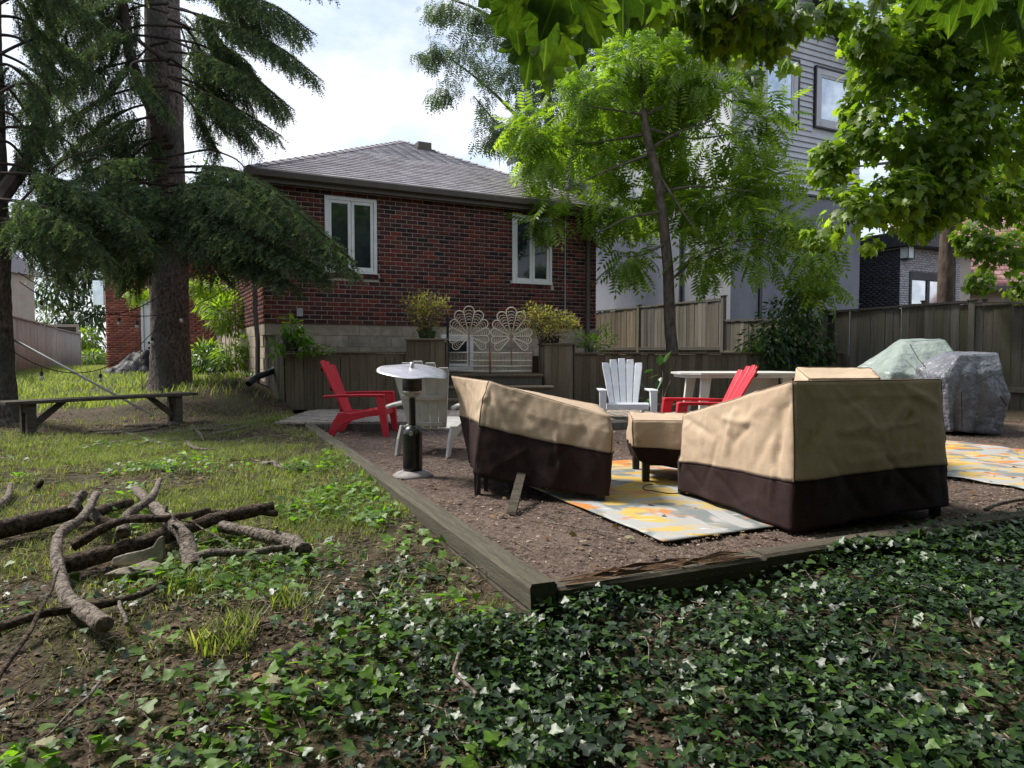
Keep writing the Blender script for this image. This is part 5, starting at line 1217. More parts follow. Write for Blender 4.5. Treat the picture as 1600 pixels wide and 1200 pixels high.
bA = [K_((266, 262, 11.2), (350, 262, 10.5), (415, 292, 10), (470, 335, 9.7), (545, 402, 9.4), width=.42, droop=.75),
      K_((266, 300, 11.2), (350, 310, 10.3), (420, 340, 9.8), (500, 390, 9.5), (553, 425, 9.3), width=.40, droop=.7),
      K_((266, 320, 11.2), (340, 335, 10.4), (390, 365, 9.8), (440, 395, 9.6), (505, 430, 9.5), width=.42, droop=.9),
      K_((266, 345, 11.2), (330, 365, 10.6), (370, 395, 10.2), (430, 425, 9.9), width=.4, droop=.9),
      K_((266, 290, 11.2), (340, 290, 10.2), (380, 310, 9.6), (430, 350, 9.3), width=.4, droop=.9),
      K_((266, 370, 11.2), (330, 380, 11), (370, 405, 10.8), (395, 430, 10.6), width=.35, droop=.9),
      K_((264, 10, 11.2), (350, 35, 10.6), (430, 70, 10.2), (493, 118, 10), width=.38, droop=1.3),
      K_((264, 60, 11.2), (340, 95, 10.7), (400, 125, 10.4), (450, 165, 10.2), width=.40, droop=1.4),
      K_((264, -30, 11.2), (360, -15, 10.5), (430, 10, 10.2), (480, 45, 10), width=.36, droop=1.3),
      K_((264, -80, 11.2), (360, -70, 10.5), (420, -60, 10.2), (520, -25, 10), width=.36, droop=1.3),
      K_((264, 120, 11.2), (330, 150, 10.8), (385, 178, 10.5), (432, 208, 10.3), width=.36, droop=1.3),
      K_((264, 30, 11.2), (330, 60, 11.4), (370, 90, 11.8), (410, 130, 12), width=.5, droop=1.4),
      K_((264, 90, 11.2), (320, 130, 11.6), (350, 150, 11.8), (380, 200, 12), width=.45, droop=1.4),
      K_((258, 90, 11.2), (205, 100, 10.3), (225, 130, 9.9), (262, 172, 9.8), width=.26, droop=1.1, bare=.5),
      K_((262, 255, 11.2), (190, 250, 10.2), (120, 280, 9.6), (40, 330, 9.2), width=.5, droop=.8),
      K_((262, 300, 11.2), (200, 295, 10), (150, 315, 9.5), (90, 350, 9.1), width=.5, droop=.8),
      K_((262, 330, 11.2), (215, 335, 10), (190, 350, 9.6), (235, 385, 9.4), width=.4, droop=.8),
      K_((262, 350, 11.2), (200, 365, 10.6), (160, 385, 10.3), (110, 405, 10.2), width=.4, droop=1.3),
      K_((262, 380, 11.2), (205, 390, 11.2), (180, 400, 11.2), (170, 420, 11.2), width=.35, droop=1.6),
      K_((262, 390, 11.2), (225, 400, 11.1), (210, 410, 11), (195, 430, 11), width=.35, droop=1.8),
      K_((262, 60, 11.2), (190, 55, 11), (150, 80, 11), (110, 130, 11), width=.5, droop=1.4),
      K_((262, 180, 11.2), (200, 190, 11), (160, 215, 11.2), (120, 250, 11.2), width=.5, droop=1.5, dens=.6),
      K_((262, 20, 11.2), (180, 0, 11.4), (120, 20, 11.6), (90, 60, 11.7), width=.5, droop=1.4),
      K_((262, 210, 11.2), (210, 225, 11.8), (190, 250, 12), (180, 280, 12), width=.45, droop=1.5),
      K_((262, -60, 11.2), (180, -50, 10.6), (120, -30, 10.4), (50, 10, 10), width=.5, droop=1.4)]
def auto(x0, y0, Y0, x1, y1, Y1, w, dr, arch=20):
    return K_((x0, y0, Y0), (x0 + (x1 - x0) * .35, y0 + (y1 - y0) * .2 - arch * .4, Y0 + (Y1 - Y0) * .35), (x0 + (x1 - x0) * .7, y0 + (y1 - y0) * .6 - arch * .2, Y0 + (Y1 - Y0) * .7), (x1, y1, Y1), width=w, droop=dr, bare=.32)
for k in range(13):     # dark drooping boughs filling the left behind the trunk
    y_ = -90 + 30 * k + rs.rand() * 14; x_ = 262 - (90 + rs.rand() * 150); bA.append(auto(262, y_, 11.25, x_, y_ + 40 + rs.rand() * 60, 11.3 + rs.rand() * 1.6, .46, 1.5))
for (y_, x_, ye, Ye) in ((300, 330, 400, 9.9), (285, 372, 395, 9.7), (310, 400, 420, 9.9), (330, 450, 442, 9.8), (270, 440, 345, 9.9), (350, 345, 432, 10.4), (320, 500, 420, 9.7), (290, 350, 345, 10.0)):
    bA.append(auto(262, y_, 11.2, x_, ye, Ye, .46, .85, 30))
for (y_, x_, ye, Ye) in ((300, 150, 335, 9.3), (290, 100, 330, 9.5), (320, 60, 370, 9.3), (340, 140, 385, 9.7), (350, 200, 390, 9.7), (310, 20, 345, 9.2)):
    bA.append(auto(262, y_, 11.2, x_, ye, Ye, .50, .8, 30))
for (y_, x_, ye, Ye) in ((380, 185, 440, 11), (370, 215, 445, 11.2), (390, 170, 430, 11.6)): bA.append(auto(262, y_, 11.2, x_, ye, Ye, .34, 2.0))
for (y_, x_, ye) in ((-20, 455, 100), (40, 420, 140), (80, 395, 165), (100, 350, 190), (-60, 420, 50), (10, 380, 110), (60, 440, 175), (120, 400, 225), (-40, 470, 60), (140, 340, 235), (30, 340, 130)): bA.append(auto(262, y_, 11.2, x_, ye, 11.6, .42, 1.5))
rb = [(5.6 + 1.3 * k + rs.rand() * .5, rs.rand() * 6.28, 2.2 + rs.rand() * .8, .4) for k in range(4)]
spruce('thick trunked spruce behind the right end of the bench, its boughs reaching the brick house', (at(268, 600, ba.y).x, ba.y, -.05), (at(252, 0, ba.y).x, ba.y, 12), .32, .25, .20, bA, rb,
       limbs=[(px3((262, 230, 11.35), (205, 100, 11.4), (190, 0, 11.4), (185, -120, 11.5)), .10, .06), (px3((262, 95, 11), (225, 70, 11), (180, 30, 11.2)), .04, .02),
              (px3((262, 245, 11), (330, 232, 10.9), (370, 248, 10.8), (395, 275, 10.8)), .02, .006), (px3((236, 290, 11), (150, 240, 10.5), (60, 290, 9.8)), .025, .008)])
bb = gr(5, 668, .0)
bB = [K_((-10, 270, 9), (70, 275, 9), (140, 300, 9), (215, 350, 9), width=.42, droop=.8),
      K_((-10, 310, 9), (60, 320, 8.8), (110, 345, 8.6), (165, 395, 8.6), width=.42, droop=.9),
      K_((-10, 340, 9), (40, 350, 8.8), (70, 370, 8.6), (100, 400, 8.6), width=.42, droop=1.1),
      K_((-10, 200, 9.4), (60, 200, 9.6), (110, 225, 9.8), (150, 270, 9.9), width=.45, droop=1.5, dens=.6),
      K_((-10, 90, 9.2), (60, 60, 9.4), (110, 80, 9.6), (160, 130, 9.8), width=.42, droop=1.4, dens=.7),
      K_((-10, 10, 9.2), (60, -20, 9.2), (110, 0, 9.2), (160, 40, 9.4), width=.42, droop=1.4),
      K_((-10, 150, 9.0), (35, 130, 9.1), (60, 150, 9.1), (85, 200, 9.1), width=.35, droop=1.4, dens=.7),
      K_((-10, 370, 9.3), (50, 385, 9.6), (80, 400, 9.8), (105, 430, 10), width=.4, droop=1.7),
      K_((-10, 350, 9.3), (70, 365, 9.8), (130, 380, 10.2), (160, 400, 10.4), width=.4, droop=1.6),
      K_((-10, -40, 9.2), (60, -90, 9.2), (140, -70, 9.2), (220, -30, 9.4), width=.42, droop=1.3)]
for k in range(9):
    y_ = -60 + 38 * k + rs.rand() * 14; bB.append(auto(-12, y_, 9, 50 + rs.rand() * 130, y_ + 40 + rs.rand() * 50, 9.3 + rs.rand() * .8, .40, 1.5))
rb = [(5.0 + 1.3 * k, rs.rand() * 6.28, 2.0 + rs.rand() * .6, .4) for k in range(3)]
spruce('spruce at the left edge of the photo, beside the left end of the bench', (at(-12, 600, bb.y).x, bb.y, -.05), (at(-28, 0, bb.y).x, bb.y, 11), .25, .17, .16, bB, rb,
       limbs=[(px3((-14, 330, 8.9), (50, 240, 9.9), (78, 120, 10.2), (82, -80, 10.2)), .10, .075), (px3((30, 320, 9), (90, 250, 9.3), (190, 220, 9.6)), .018, .006)])

# ------------------------------------------------------------------ slender tree in the planter (feathery leaves)
wb = at(1050, 556, 14.2); wt = thing('walnut_tree', 'slender tree with feathery light green leaves rising behind the planter wall', 'tree', (wb.x, wb.y, .9)); sub = (wb.x, wb.y, .9)
tm = MB(); tp = px3((1052, 566, 14.2), (1046, 500, 14.2), (1044, 420, 14.1), (1036, 340, 14), (1026, 270, 14), (1010, 210, 13.9), (1005, 172, 13.9))
limb(tm, tp, .125, .07, 12, .01); tm.build('trunk', M['barkm'], wt, True, sub=sub)
br = MB()
wl_ = [((1005, 178, 13.9), (960, 172, 13.6), (915, 165, 13.4)), ((1006, 180, 13.9), (1050, 160, 13.7), (1100, 150, 13.5)), ((1015, 235, 13.9), (1060, 205, 13.5), (1120, 185, 13)),
       ((1018, 240, 14), (960, 260, 13.8), (880, 300, 13.6)), ((1030, 300, 14), (1090, 290, 13.6), (1180, 300, 13)), ((1034, 330, 14), (980, 340, 13.7), (920, 370, 13.5)),
       ((1044, 440, 14.1), (1090, 400, 13.7), (1170, 370, 13.2), (1250, 390, 12.8)), ((1006, 178, 13.9), (1000, 120, 13.9), (1005, 70, 13.8)), ((1025, 270, 14), (1070, 330, 13.6), (1110, 400, 13.4)),
       ((1010, 210, 14), (950, 220, 14), (870, 230, 14)), ((1010, 200, 14), (1080, 220, 14), (1200, 200, 13.4)), ((1040, 380, 14), (1000, 400, 13.9), (960, 400, 13.6))]
for l in wl_: limb(br, px3(*l), .032, .008, 5, .05)
br.build('branches', M['barkm'], wt, sub=sub)
wbl = [pb(1000, 95, 14.3, 80, sq=.6), pb(1080, 115, 14, 80, sq=.8), pb(920, 150, 14, 72, sq=.8), pb(860, 235, 14.2, 58), pb(940, 225, 14.8, 62), pb(1070, 225, 14.8, 62), pb(1140, 200, 13.8, 68), pb(1195, 185, 13.6, 42),
       pb(880, 325, 14, 46), pb(960, 320, 14.8, 52), pb(1090, 310, 14.6, 60), pb(1165, 300, 13.6, 58), pb(1225, 345, 13.2, 42), pb(1105, 395, 14, 50), pb(1175, 390, 13.4, 46), pb(985, 400, 14.4, 36), pb(1265, 395, 13, 40),
       pb(1290, 435, 13, 28), pb(1200, 285, 13.8, 42), pb(828, 200, 14, 40), pb(1040, 60, 14, 46), pb(850, 345, 14, 26), pb(1010, 290, 15.6, 70, sq=1), pb(1000, 180, 15.6, 70, sq=1), pb(1050, 160, 14.6, 50, sq=.7)]
crown('crown', wbl, 4300, frond_t(6, .5, .36, .34), .38, M['walnut'], wt, down=.30, out=.7, jit=.6, shell=.6, gap=.18, gscale=1.4, sub=sub)

# ------------------------------------------------------------------ grey green tree behind the house
gb0 = at(880, 600, 27); t = thing('locust_tree', 'tall grey green fine leaved tree standing behind the bungalow roof', 'tree', (gb0.x, 27, 0)); sub = (gb0.x, 27, 0)
tm = MB(); limb(tm, [(gb0.x, 27, 0), at(870, 300, 27), at(850, 100, 27), at(830, -150, 27)], .3, .12, 10, .1)
for l in (((865, 250, 27), (780, 150, 26), (690, 80, 25)), ((860, 200, 27), (930, 100, 26), (980, 20, 26)), ((865, 260, 27), (800, 220, 26), (740, 150, 25)), ((850, 100, 27), (760, 20, 25), (660, -20, 24)), ((868, 280, 27), (840, 250, 26), (800, 240, 25))): limb(tm, px3(*l), .09, .02, 5, .1)
tm.build('trunk', M['barkm'], t, True, sub=sub)
gbl = [pb(690, 10, 24, 45, sq=.5), pb(750, 20, 24, 60, sq=.7), pb(820, 30, 25, 70), pb(900, 20, 25, 80), pb(980, 10, 26, 70), pb(680, 80, 24, 36, sq=.7), pb(650, 75, 24, 20, sq=.7), pb(730, 90, 24, 45, sq=.8), pb(800, 110, 25, 60), pb(880, 110, 25, 65),
       pb(700, 145, 24, 36, sq=.6), pb(745, 160, 24, 40, sq=.8), pb(760, 205, 24, 30), pb(810, 190, 25, 50), pb(870, 200, 25, 60), pb(830, 260, 25, 35), pb(900, 270, 25, 50), pb(960, 180, 26, 60), pb(1010, 90, 26, 60), pb(960, 300, 26, 40), pb(1060, 40, 26, 50), pb(1110, 30, 27, 40), pb(790, 215, 24, 30), pb(1040, 130, 26, 50)]
crown('crown', gbl, 12500, frond_t(4, .6, .34, .40), .30, M['willow'], t, down=.8, out=.6, shell=.6, gap=.05, gscale=.9, sub=sub)

# ------------------------------------------------------------------ maple beyond the fence
mb0 = at(1482, 600, 13.6); mp_t = thing('maple_tree', 'maple with a straight brown trunk beyond the right fence', 'tree', (mb0.x, 13.6, 0)); sub = (mb0.x, 13.6, 0)
tm = MB(); limb(tm, [(mb0.x + .1, 13.6, 0), at(1478, 470, 13.6), at(1482, 380, 13.6), at(1484, 250, 13.6), at(1470, 80, 13.6), at(1460, -120, 13.6)], .165, .11, 12, .03); tm.build('trunk', M['barkb'], mp_t, True, sub=sub)
br = MB()
for l in (((1483, 300, 13.6), (1420, 250, 11), (1340, 260, 8.5)), ((1483, 260, 13.6), (1540, 180, 11.5), (1600, 120, 9)), ((1484, 280, 13.6), (1450, 150, 11), (1400, 80, 9)), ((1484, 330, 13.6), (1560, 330, 12.5), (1640, 260, 11)), ((1483, 250, 13.6), (1430, 160, 10.5), (1370, 100, 8.5)),
          ((1483, 320, 13.6), (1440, 330, 11), (1380, 340, 8.5), (1300, 330, 8))): limb(br, px3(*l), .05, .012, 6, .1)
br.build('branches', M['barkm'], mp_t, sub=sub)
mbl = [pb(1310, 265, 8, 42), pb(1385, 215, 8, 75), pb(1480, 210, 8.2, 85), pb(1580, 200, 8.5, 80), pb(1330, 325, 7.6, 45), pb(1400, 305, 7.8, 55), pb(1480, 290, 8, 60), pb(1560, 300, 9.5, 50), pb(1570, 390, 11, 40), pb(1530, 440, 12, 22), pb(1600, 440, 12, 30), pb(1400, 110, 8, 75), pb(1500, 100, 8.3, 80), pb(1590, 80, 8.5, 75),
       pb(1360, 50, 7.6, 45), pb(1300, 20, 7.2, 40, sq=.6), pb(1285, 365, 9, 30), pb(1440, 350, 8, 28), pb(1520, 370, 11, 30), pb(1450, 20, 8, 60), pb(1560, 10, 8, 60), pb(1290, 240, 8, 26), pb(1640, 300, 10, 60), pb(1330, 170, 8.2, 22), pb(1360, 380, 8.2, 14)]
crown('crown', mbl, 15500, (MT, MF), .112, M['maple'], mp_t, down=.55, out=.35, shell=.5, gap=.24, gscale=1.5, sub=sub)

# ------------------------------------------------------------------ maple overhanging the camera
om = thing('maple_tree', 'maple behind the viewer whose low boughs hang large leaves into the top of the view', 'tree', (3.6, -1.6, -.6)); sub = (3.6, -1.6, -.6)
tm = MB(); limb(tm, [(3.6, -1.6, -.7), (3.55, -1.5, 1.5), (3.4, -1.2, 4), (3.2, -1.2, 8)], .24, .13, 14, .04); tm.build('trunk', M['barkm'], om, True, sub=sub)
br = MB()
for l in ([(3.5, -1.4, 2.7), (2.2, .4, 3.0), (1.0, 1.4, 2.5), (.25, 1.75, 2.06)], [(3.5, -1.3, 3.2), (3.6, 1, 3.6), (2.8, 3.0, 3.7), (1.9, 4.4, 3.45), (1.5, 5.2, 3.35)], [(3.5, -1.3, 2.8), (3.0, .8, 2.7), (2.1, 1.9, 2.25), (1.7, 2.3, 2.15)],
          [(3.4, -1.2, 3.6), (1, -2, 5), (-2, -1, 5.5)], [(3.4, -1.2, 3.8), (4.5, 1, 4.8), (6, 2.5, 5.2)]): limb(br, l, .05, .006, 6, .05)
br.build('branches', M['barkm'], om, sub=sub)
# mid distance leaves seen along the top
obl = [pb(1060, 15, 5.4, 45, sq=.6), pb(1120, 45, 5.4, 52, sq=.8), pb(1190, 50, 5.6, 52, sq=.9), pb(1240, 25, 5.6, 40, sq=.6), pb(1150, -10, 5.2, 90, sq=.6), pb(1000, -10, 5, 60, sq=.5), pb(1180, 110, 6, 18), pb(1235, 95, 6.2, 14), pb(900, 10, 4.5, 60, sq=.5)]
crown('crown', obl, 1100, (MT, MF), .115, M['maple'], om, down=.8, out=.3, shell=.5, gap=.25, gscale=2.0, sub=sub)
# canopy overhead, out of the frame, which shades the foreground
cbl = [(Vector(c), r) for c, r in (((0, -1.5, 5.2), (2.6, 2.4, 1.3)), ((3.5, 0.4, 5.0), (2.6, 2.2, 1.4)), ((-3.6, -1.5, 5.6), (2.2, 2.6, 1.3)), ((6.0, 2.2, 5.2), (2.2, 2.2, 1.4)), ((2.5, -4.0, 5.5), (3, 2.4, 1.6)), ((1.6, 1.6, 4.4), (1.6, 1.3, .6)), ((3.8, 3.6, 5.0), (1.8, 1.6, .7)), ((-2.0, 1.2, 4.8), (1.6, 1.2, .6)), ((7.0, 5.0, 5.6), (2, 2, 1.2)))]
crown('overhead_leaves', cbl, 12000, (LT, LTF), .62, M['maple'], om, down=.3, out=.2, shell=.6, sub=sub)
for i, (x_, y_, h_, r_) in enumerate(((-7.5, -6, 6.0, 2.8), (-2.5, -8, 6.5, 3.0), (3.0, -8.5, 6.5, 3.0), (8.5, -5.5, 6.0, 3.0), (9.5, .5, 6.0, 2.4))):  # unseen trees added to shade the foreground and surfaces facing the camera
    t = thing('leafy_tree', ('unseen shade tree added behind the viewer on the far left', 'unseen shade tree added behind the viewer, left of centre', 'unseen shade tree added behind the viewer, right of centre', 'unseen shade tree added behind the viewer on the far right', 'unseen shade tree added outside the frame beside the right fence')[i], 'tree', (x_, y_, -.5)); sub2 = (x_, y_, -.5)
    mb = MB(); limb(mb, [(x_, y_, -.6), (x_ + .1, y_, 2), (x_, y_, 5)], .2, .1, 8); mb.build('trunk', M['barkm'], t, sub=sub2)
    crown('crown', [(Vector((x_ + rs.normal() * r_ * .4, y_ + rs.normal() * r_ * .25, .8 + (h_ - .8) * k / 6)), (r_ * .75, r_ * .6, r_ * .5)) for k in range(7)], 5200, (LT, LTF), 1.15, M['maple'], t, sub=sub2, down=.3, shell=.7)
# individually hanging near leaves
me_leaf = MB(); 
def near_leaf_mesh(seed):
    r = np.random.RandomState(seed); out = []
    L0 = MAPLE; n = len(L0); dense = []
    for i in range(n):
        a, b = np.array(L0[i]), np.array(L0[(i + 1) % n])
        for k in range(3):
            t = k / 3; p = a + (b - a) * t
            if k: nn = np.array([(b - a)[1], -(b - a)[0], 0]); p = p + nn * (.07 * math.sin(PI * t) + .03 * r.randn())
            dense.append(p)
    V = [(0, .22, .02)]; ring1 = []
    for p in dense: ring1.append((p[0] * .5, .22 + (p[1] - .22) * .5, p[2] * .3 + .015 * r.randn()))
    V += ring1 + [tuple(p + np.array([0, 0, .02 * r.randn() - .10 * (p[0] ** 2) * 2])) for p in dense]; m = len(dense); f = []
    for i in range(m):
        j = (i + 1) % m; f += [(0, 1 + i, 1 + j), (1 + i, 1 + m + i, 1 + m + j, 1 + j)]
    mb = MB().add(V, f); mb.tube([(0, 0, 0), (0, -.35, .08), (0, -.8, .02)], .008, 4, False); return mb.mesh('leaf', M['maplen'], True)
lms = [near_leaf_mesh(s) for s in range(4)]
nl = [(800, 20, 1.7), (850, 30, 1.55), (900, 10, 1.65), (835, 70, 1.75), (870, 60, 1.6), (815, 85, 1.9), (855, 100, 1.85), (915, 45, 1.8), (880, -10, 1.5), (940, 5, 1.9), (975, -5, 2.0), (830, -15, 1.55), (785, -12, 1.8), (900, 75, 2.0), (1010, -8, 2.2),
      (1040, 0, 2.3), (1480, 25, 2.3), (1530, 45, 2.2), (1580, 30, 2.1), (1510, 0, 2.2), (1565, 75, 2.4), (1600, 60, 2.3), (1450, 5, 2.5), (1550, -5, 2.1), (1600, -5, 2.3), (1420, -8, 2.6), (1340, -8, 2.8), (1380, 5, 3.0), (1250, -10, 3.2), (1300, 0, 3.4)]
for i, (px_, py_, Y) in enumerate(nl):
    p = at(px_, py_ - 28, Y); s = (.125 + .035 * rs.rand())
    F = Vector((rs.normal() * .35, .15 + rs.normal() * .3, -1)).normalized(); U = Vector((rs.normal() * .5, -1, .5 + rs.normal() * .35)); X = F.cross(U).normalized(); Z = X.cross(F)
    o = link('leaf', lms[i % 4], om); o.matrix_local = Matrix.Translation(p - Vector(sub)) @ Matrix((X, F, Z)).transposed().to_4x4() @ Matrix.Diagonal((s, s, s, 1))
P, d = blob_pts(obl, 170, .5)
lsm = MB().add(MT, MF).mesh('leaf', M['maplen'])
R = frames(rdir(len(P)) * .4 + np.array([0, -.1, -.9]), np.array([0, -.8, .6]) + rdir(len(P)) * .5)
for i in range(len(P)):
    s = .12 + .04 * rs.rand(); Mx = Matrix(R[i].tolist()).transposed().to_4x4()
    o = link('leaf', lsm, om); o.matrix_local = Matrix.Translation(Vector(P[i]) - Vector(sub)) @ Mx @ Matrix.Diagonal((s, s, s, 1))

# ------------------------------------------------------------------ shrubs and background greenery
def shrub(name, label, cat, blobs, n, tpl, size, mt, stems=0, **k):
    c = blobs[0][0]; t = thing(name, label, cat, (c.x, c.y, k.pop('gz', 0.0))); sub = tuple(t.location)
    if stems:
        mb = MB(); base = Vector((c.x, c.y, sub[2]))
        for i in range(stems):
            b = blobs[rs.randint(len(blobs))]; e = b[0] + Vector(rdir(1)[0]) * b[1][0] * .8
            limb(mb, [base + Vector(rdir(1)[0]) * .05, base.lerp(e, .5) + Vector((0, 0, .1)), e], .01, .003, 4, .03)
        mb.build('stems', M['barkm'], t, sub=sub)
    crown('foliage', blobs, n, tpl, size, mt, t, sub=sub, **k); return t
p1 = at(667, 500, 11.6); p2 = at(862, 505, 12.3)
shrub('golden_shrub', 'yellow green potted shrub on the planter pier left of the wicker gate', 'shrub', [pb(664, 492, 11.6, 30, sq=.8), pb(645, 478, 11.6, 20), pb(685, 478, 11.6, 20), pb(666, 515, 11.6, 24, sq=.6), pb(664, 470, 11.6, 18)], 1500, (OT, OF), .045, M['yellowsh'], 34, gz=1.2, down=-.3, shell=.6)
shrub('golden_shrub', 'yellow green potted shrub on the planter pier right of the wicker gate', 'shrub', [pb(850, 498, 12.2, 30, sq=.7), pb(830, 492, 12.2, 20), pb(880, 503, 12.2, 24, sq=.7), pb(860, 520, 12.2, 30, sq=.5), pb(898, 506, 12.2, 12)], 1900, (OT, OF), .048, M['yellowsh'], 24, gz=1.12, down=-.2, shell=.5)
MBp = MB(); 
for (p, z, lab) in ((p1, 1.235, 'green plastic pot holding the left golden shrub'), (p2, 1.165, 'dark oblong pot holding the right golden shrub')):
    mb = MB().lathe([(.12, 0), (.15, .10), (.16, .105), (.16, .12), (.13, .12), (.13, .09), (0, .09)], 18); tag(mb.build('flower_pot', M['shrub'] if z > 1.2 else M['darkwood'], loc=(p.x, p.y, z)), lab, 'pot')
shrub('climbing_shrub', 'dark glossy leafed bush climbing the fence right of the slender tree', 'shrub', [pb(1225, 520, 14.2, 52), pb(1195, 545, 14, 42), pb(1250, 480, 14.3, 40), pb(1265, 540, 14.2, 40), pb(1240, 580, 14, 48, sq=.7), pb(1185, 575, 14, 28), pb(1280, 600, 14, 40)], 3200, (OT, OF), .13, M['shrub'], 10, gz=.5, down=.6, shell=.4)
shrub('sapling', 'bright yellow green sapling leaves above the dark bush', 'plant', [pb(1265, 450, 13.9, 26), pb(1290, 425, 13.6, 20), pb(1240, 450, 14, 16), pb(1180, 540, 13.7, 16)], 260, (MT, MF), .12, M['maple'], 4, gz=1.0, down=.6)
shrub('leafy_plant', 'low light green plants on the planter next to the brick house corner', 'plant', [pb(925, 535, 12.9, 18, sq=.7), pb(948, 532, 13, 18), pb(905, 530, 12.8, 12), pb(945, 515, 13, 10)], 420, (OT, OF), .06, M['weed'], 10, gz=.97, down=-.2)
pt = at(453, 540, 11.15); mb = MB().lathe([(.10, 0), (.13, .18), (.14, .19), (.14, .2), (.12, .2), (.12, .17), (0, .17)], 18); tag(mb.build('flower_pot', M['darkwood'], loc=(pt.x, pt.y + .05, 1.02)), 'dark pot of trailing plants on the left planter corner', 'pot')
shrub('potted_plant', 'leafy green trailing plant in the pot on the left planter corner', 'plant', [pb(455, 512, 11.2, 16), pb(470, 525, 11.2, 16, sq=.7), pb(440, 535, 11.1, 12), pb(430, 545, 11.1, 9)], 170, (OT, OF), .14, M['weed'], 6, gz=1.2, down=.5)
shrub('potted_plant', 'light green plant spilling over the planter cap to the right of the dark pot', 'plant', [pb(490, 545, 11.2, 14, sq=.6), pb(470, 545, 11.2, 13, sq=.7), pb(512, 547, 11.3, 9, sq=.5)], 200, (OT, OF), .07, M['weed'], 4, gz=1.0, down=.2)
def strap_plant(label, p, n, ln, mt):
    t = thing('lily_clump', label, 'plant', p); mb = MB()
    for i in range(n):
        a = rs.rand() * 6.28; d = Vector((math.cos(a), math.sin(a), 0)); s = Vector((-d.y, d.x, 0)) * .008; l = ln * (.6 + .6 * rs.rand()); vs = []; K5 = 6
        for k in range(K5 + 1):
            u_ = k / K5; c = d * l * u_ * .8 + Vector((0, 0, l * (1.1 * u_ - 1.15 * u_ * u_ * (.6 + .5 * rs.rand())))); w = s * (1 - u_ * .9) * 1.6
            vs += [c - w, c + w]
        mb.add(vs, [(2 * k, 2 * k + 1, 2 * k + 3, 2 * k + 2) for k in range(K5)])
    mb.build('leaves', mt, t, True); return t
strap_plant('arching lily leaves in the bed left of the white chair', gr(925, 622, .13), 60, .42, M['weed'])
strap_plant('sparse lily clump in the bed between the white chair and the right red chair', gr(1040, 612, .16), 22, .55, M['weed'])
strap_plant('small lily clump behind the steps end', gr(890, 625, .13), 30, .3, M['weed'])
shrub('milkweed_plant', 'tall thin plant with broad pale leaves right of the white chair', 'plant', [pb(1034, 585, 11.2, 22), pb(1020, 620, 11.0, 14)], 16, (OT, OF), .2, M['shrub'], 3, gz=.1, down=.2)
# greenery by the house's left side and beyond
shrub('shrub', 'light green bush against the left side wall of the brick house', 'shrub', [pb(355, 490, 14.5, 34), pb(330, 470, 15, 26), pb(385, 540, 14, 20), pb(365, 560, 14, 30, sq=.7), pb(325, 555, 15, 26), pb(345, 450, 15, 26)], 1900, (LT, LTF), .16, M['walnut'], 12, gz=.2, down=.3, shell=.5)
shrub('shrub', 'dark green low shrub behind the thick spruce near the drain pipe', 'shrub', [pb(320, 560, 14.5, 26, sq=.8), pb(350, 572, 14, 22, sq=.7), pb(395, 590, 12.6, 12, sq=.7)], 900, (LT, LTF), .13, M['shrub'], 8, gz=.2, down=.1, shell=.5)
shrub('sapling', 'bright sapling branch between the spruce and the white garage door', 'plant', [pb(220, 455, 14, 14, sq=.5), pb(312, 445, 14, 16, sq=.6)], 90, (FT, FF), .25, M['walnut'], 3, gz=.2, down=.3)
t0 = at(110, 600, 40); t = thing('birch_tree', 'pale green leafy tree in the distance between the two spruce trunks', 'tree', (t0.x, 40, 0)); sub = tuple(t.location)
mb = MB(); limb(mb, [(t0.x, 40, 0), at(110, 480, 40), at(120, 350, 40)], .2, .08, 8); mb.build('trunk', M['barkm'], t, sub=sub)
crown('crown', [pb(90, 440, 38, 45), pb(140, 430, 38, 45), pb(110, 380, 38, 50), pb(150, 490, 38, 35), pb(100, 500, 39, 40), pb(150, 540, 38, 22), pb(70, 350, 39, 40), pb(150, 350, 38, 40)], 5200, (LT, LTF), .42, M['willow'], t, sub=sub, down=.5, shell=.6)
shrub('hedge', 'distant bright green hedge beyond the pale fence', 'hedge', [pb(145, 560, 34, 20, sq=.7), pb(135, 530, 35, 18)], 900, (LT, LTF), .3, M['walnut'], 0, gz=.4)
# row of far trees that closes the horizon
def far_tree(label, px_, Y, top_py, rp, n=2200):
    b = at(px_, 600, Y); t = thing('leafy_tree', label, 'tree', (b.x, Y, 0)); sub = tuple(t.location); tp_ = at(px_, top_py, Y); mb = MB(); limb(mb, [(b.x, Y, 0), (b.x, Y, tp_.z * .6), (b.x + .3, Y, tp_.z * .9)], .3, .08, 8); mb.build('trunk', M['barkm'], t, sub=sub)
    r = rp / FPX * Y; bl_ = [(Vector((b.x + rs.normal() * r * .5, Y + rs.normal() * r * .4, tp_.z * (.35 + .6 * k / 8))), (r * .6, r * .6, r * .5)) for k in range(9)]
    crown('crown', bl_, n, (LT, LTF), Y * .011, M['willow'], t, sub=sub, down=.4, shell=.5)
far_tree('distant tree behind the brick garage', 210, 46, 330, 70)
far_tree('distant tree between the garage and the brick bungalow', 330, 44, 260, 60, 1500)
far_tree('distant tree beyond the left edge pale house', -30, 44, 300, 80)
far_tree('distant tree behind the pink roofed house', 1640, 48, 200, 120, 2600)
bt = at(385, 600, 30); t = thing('bare_tree', 'almost bare thin twigged tree behind the left eave of the bungalow', 'tree', (bt.x, 30, 0)); sub = tuple(t.location); mb = MB()
limb(mb, [(bt.x, 30, 0), at(385, 380, 30), at(388, 300, 30)], .15, .06, 6)
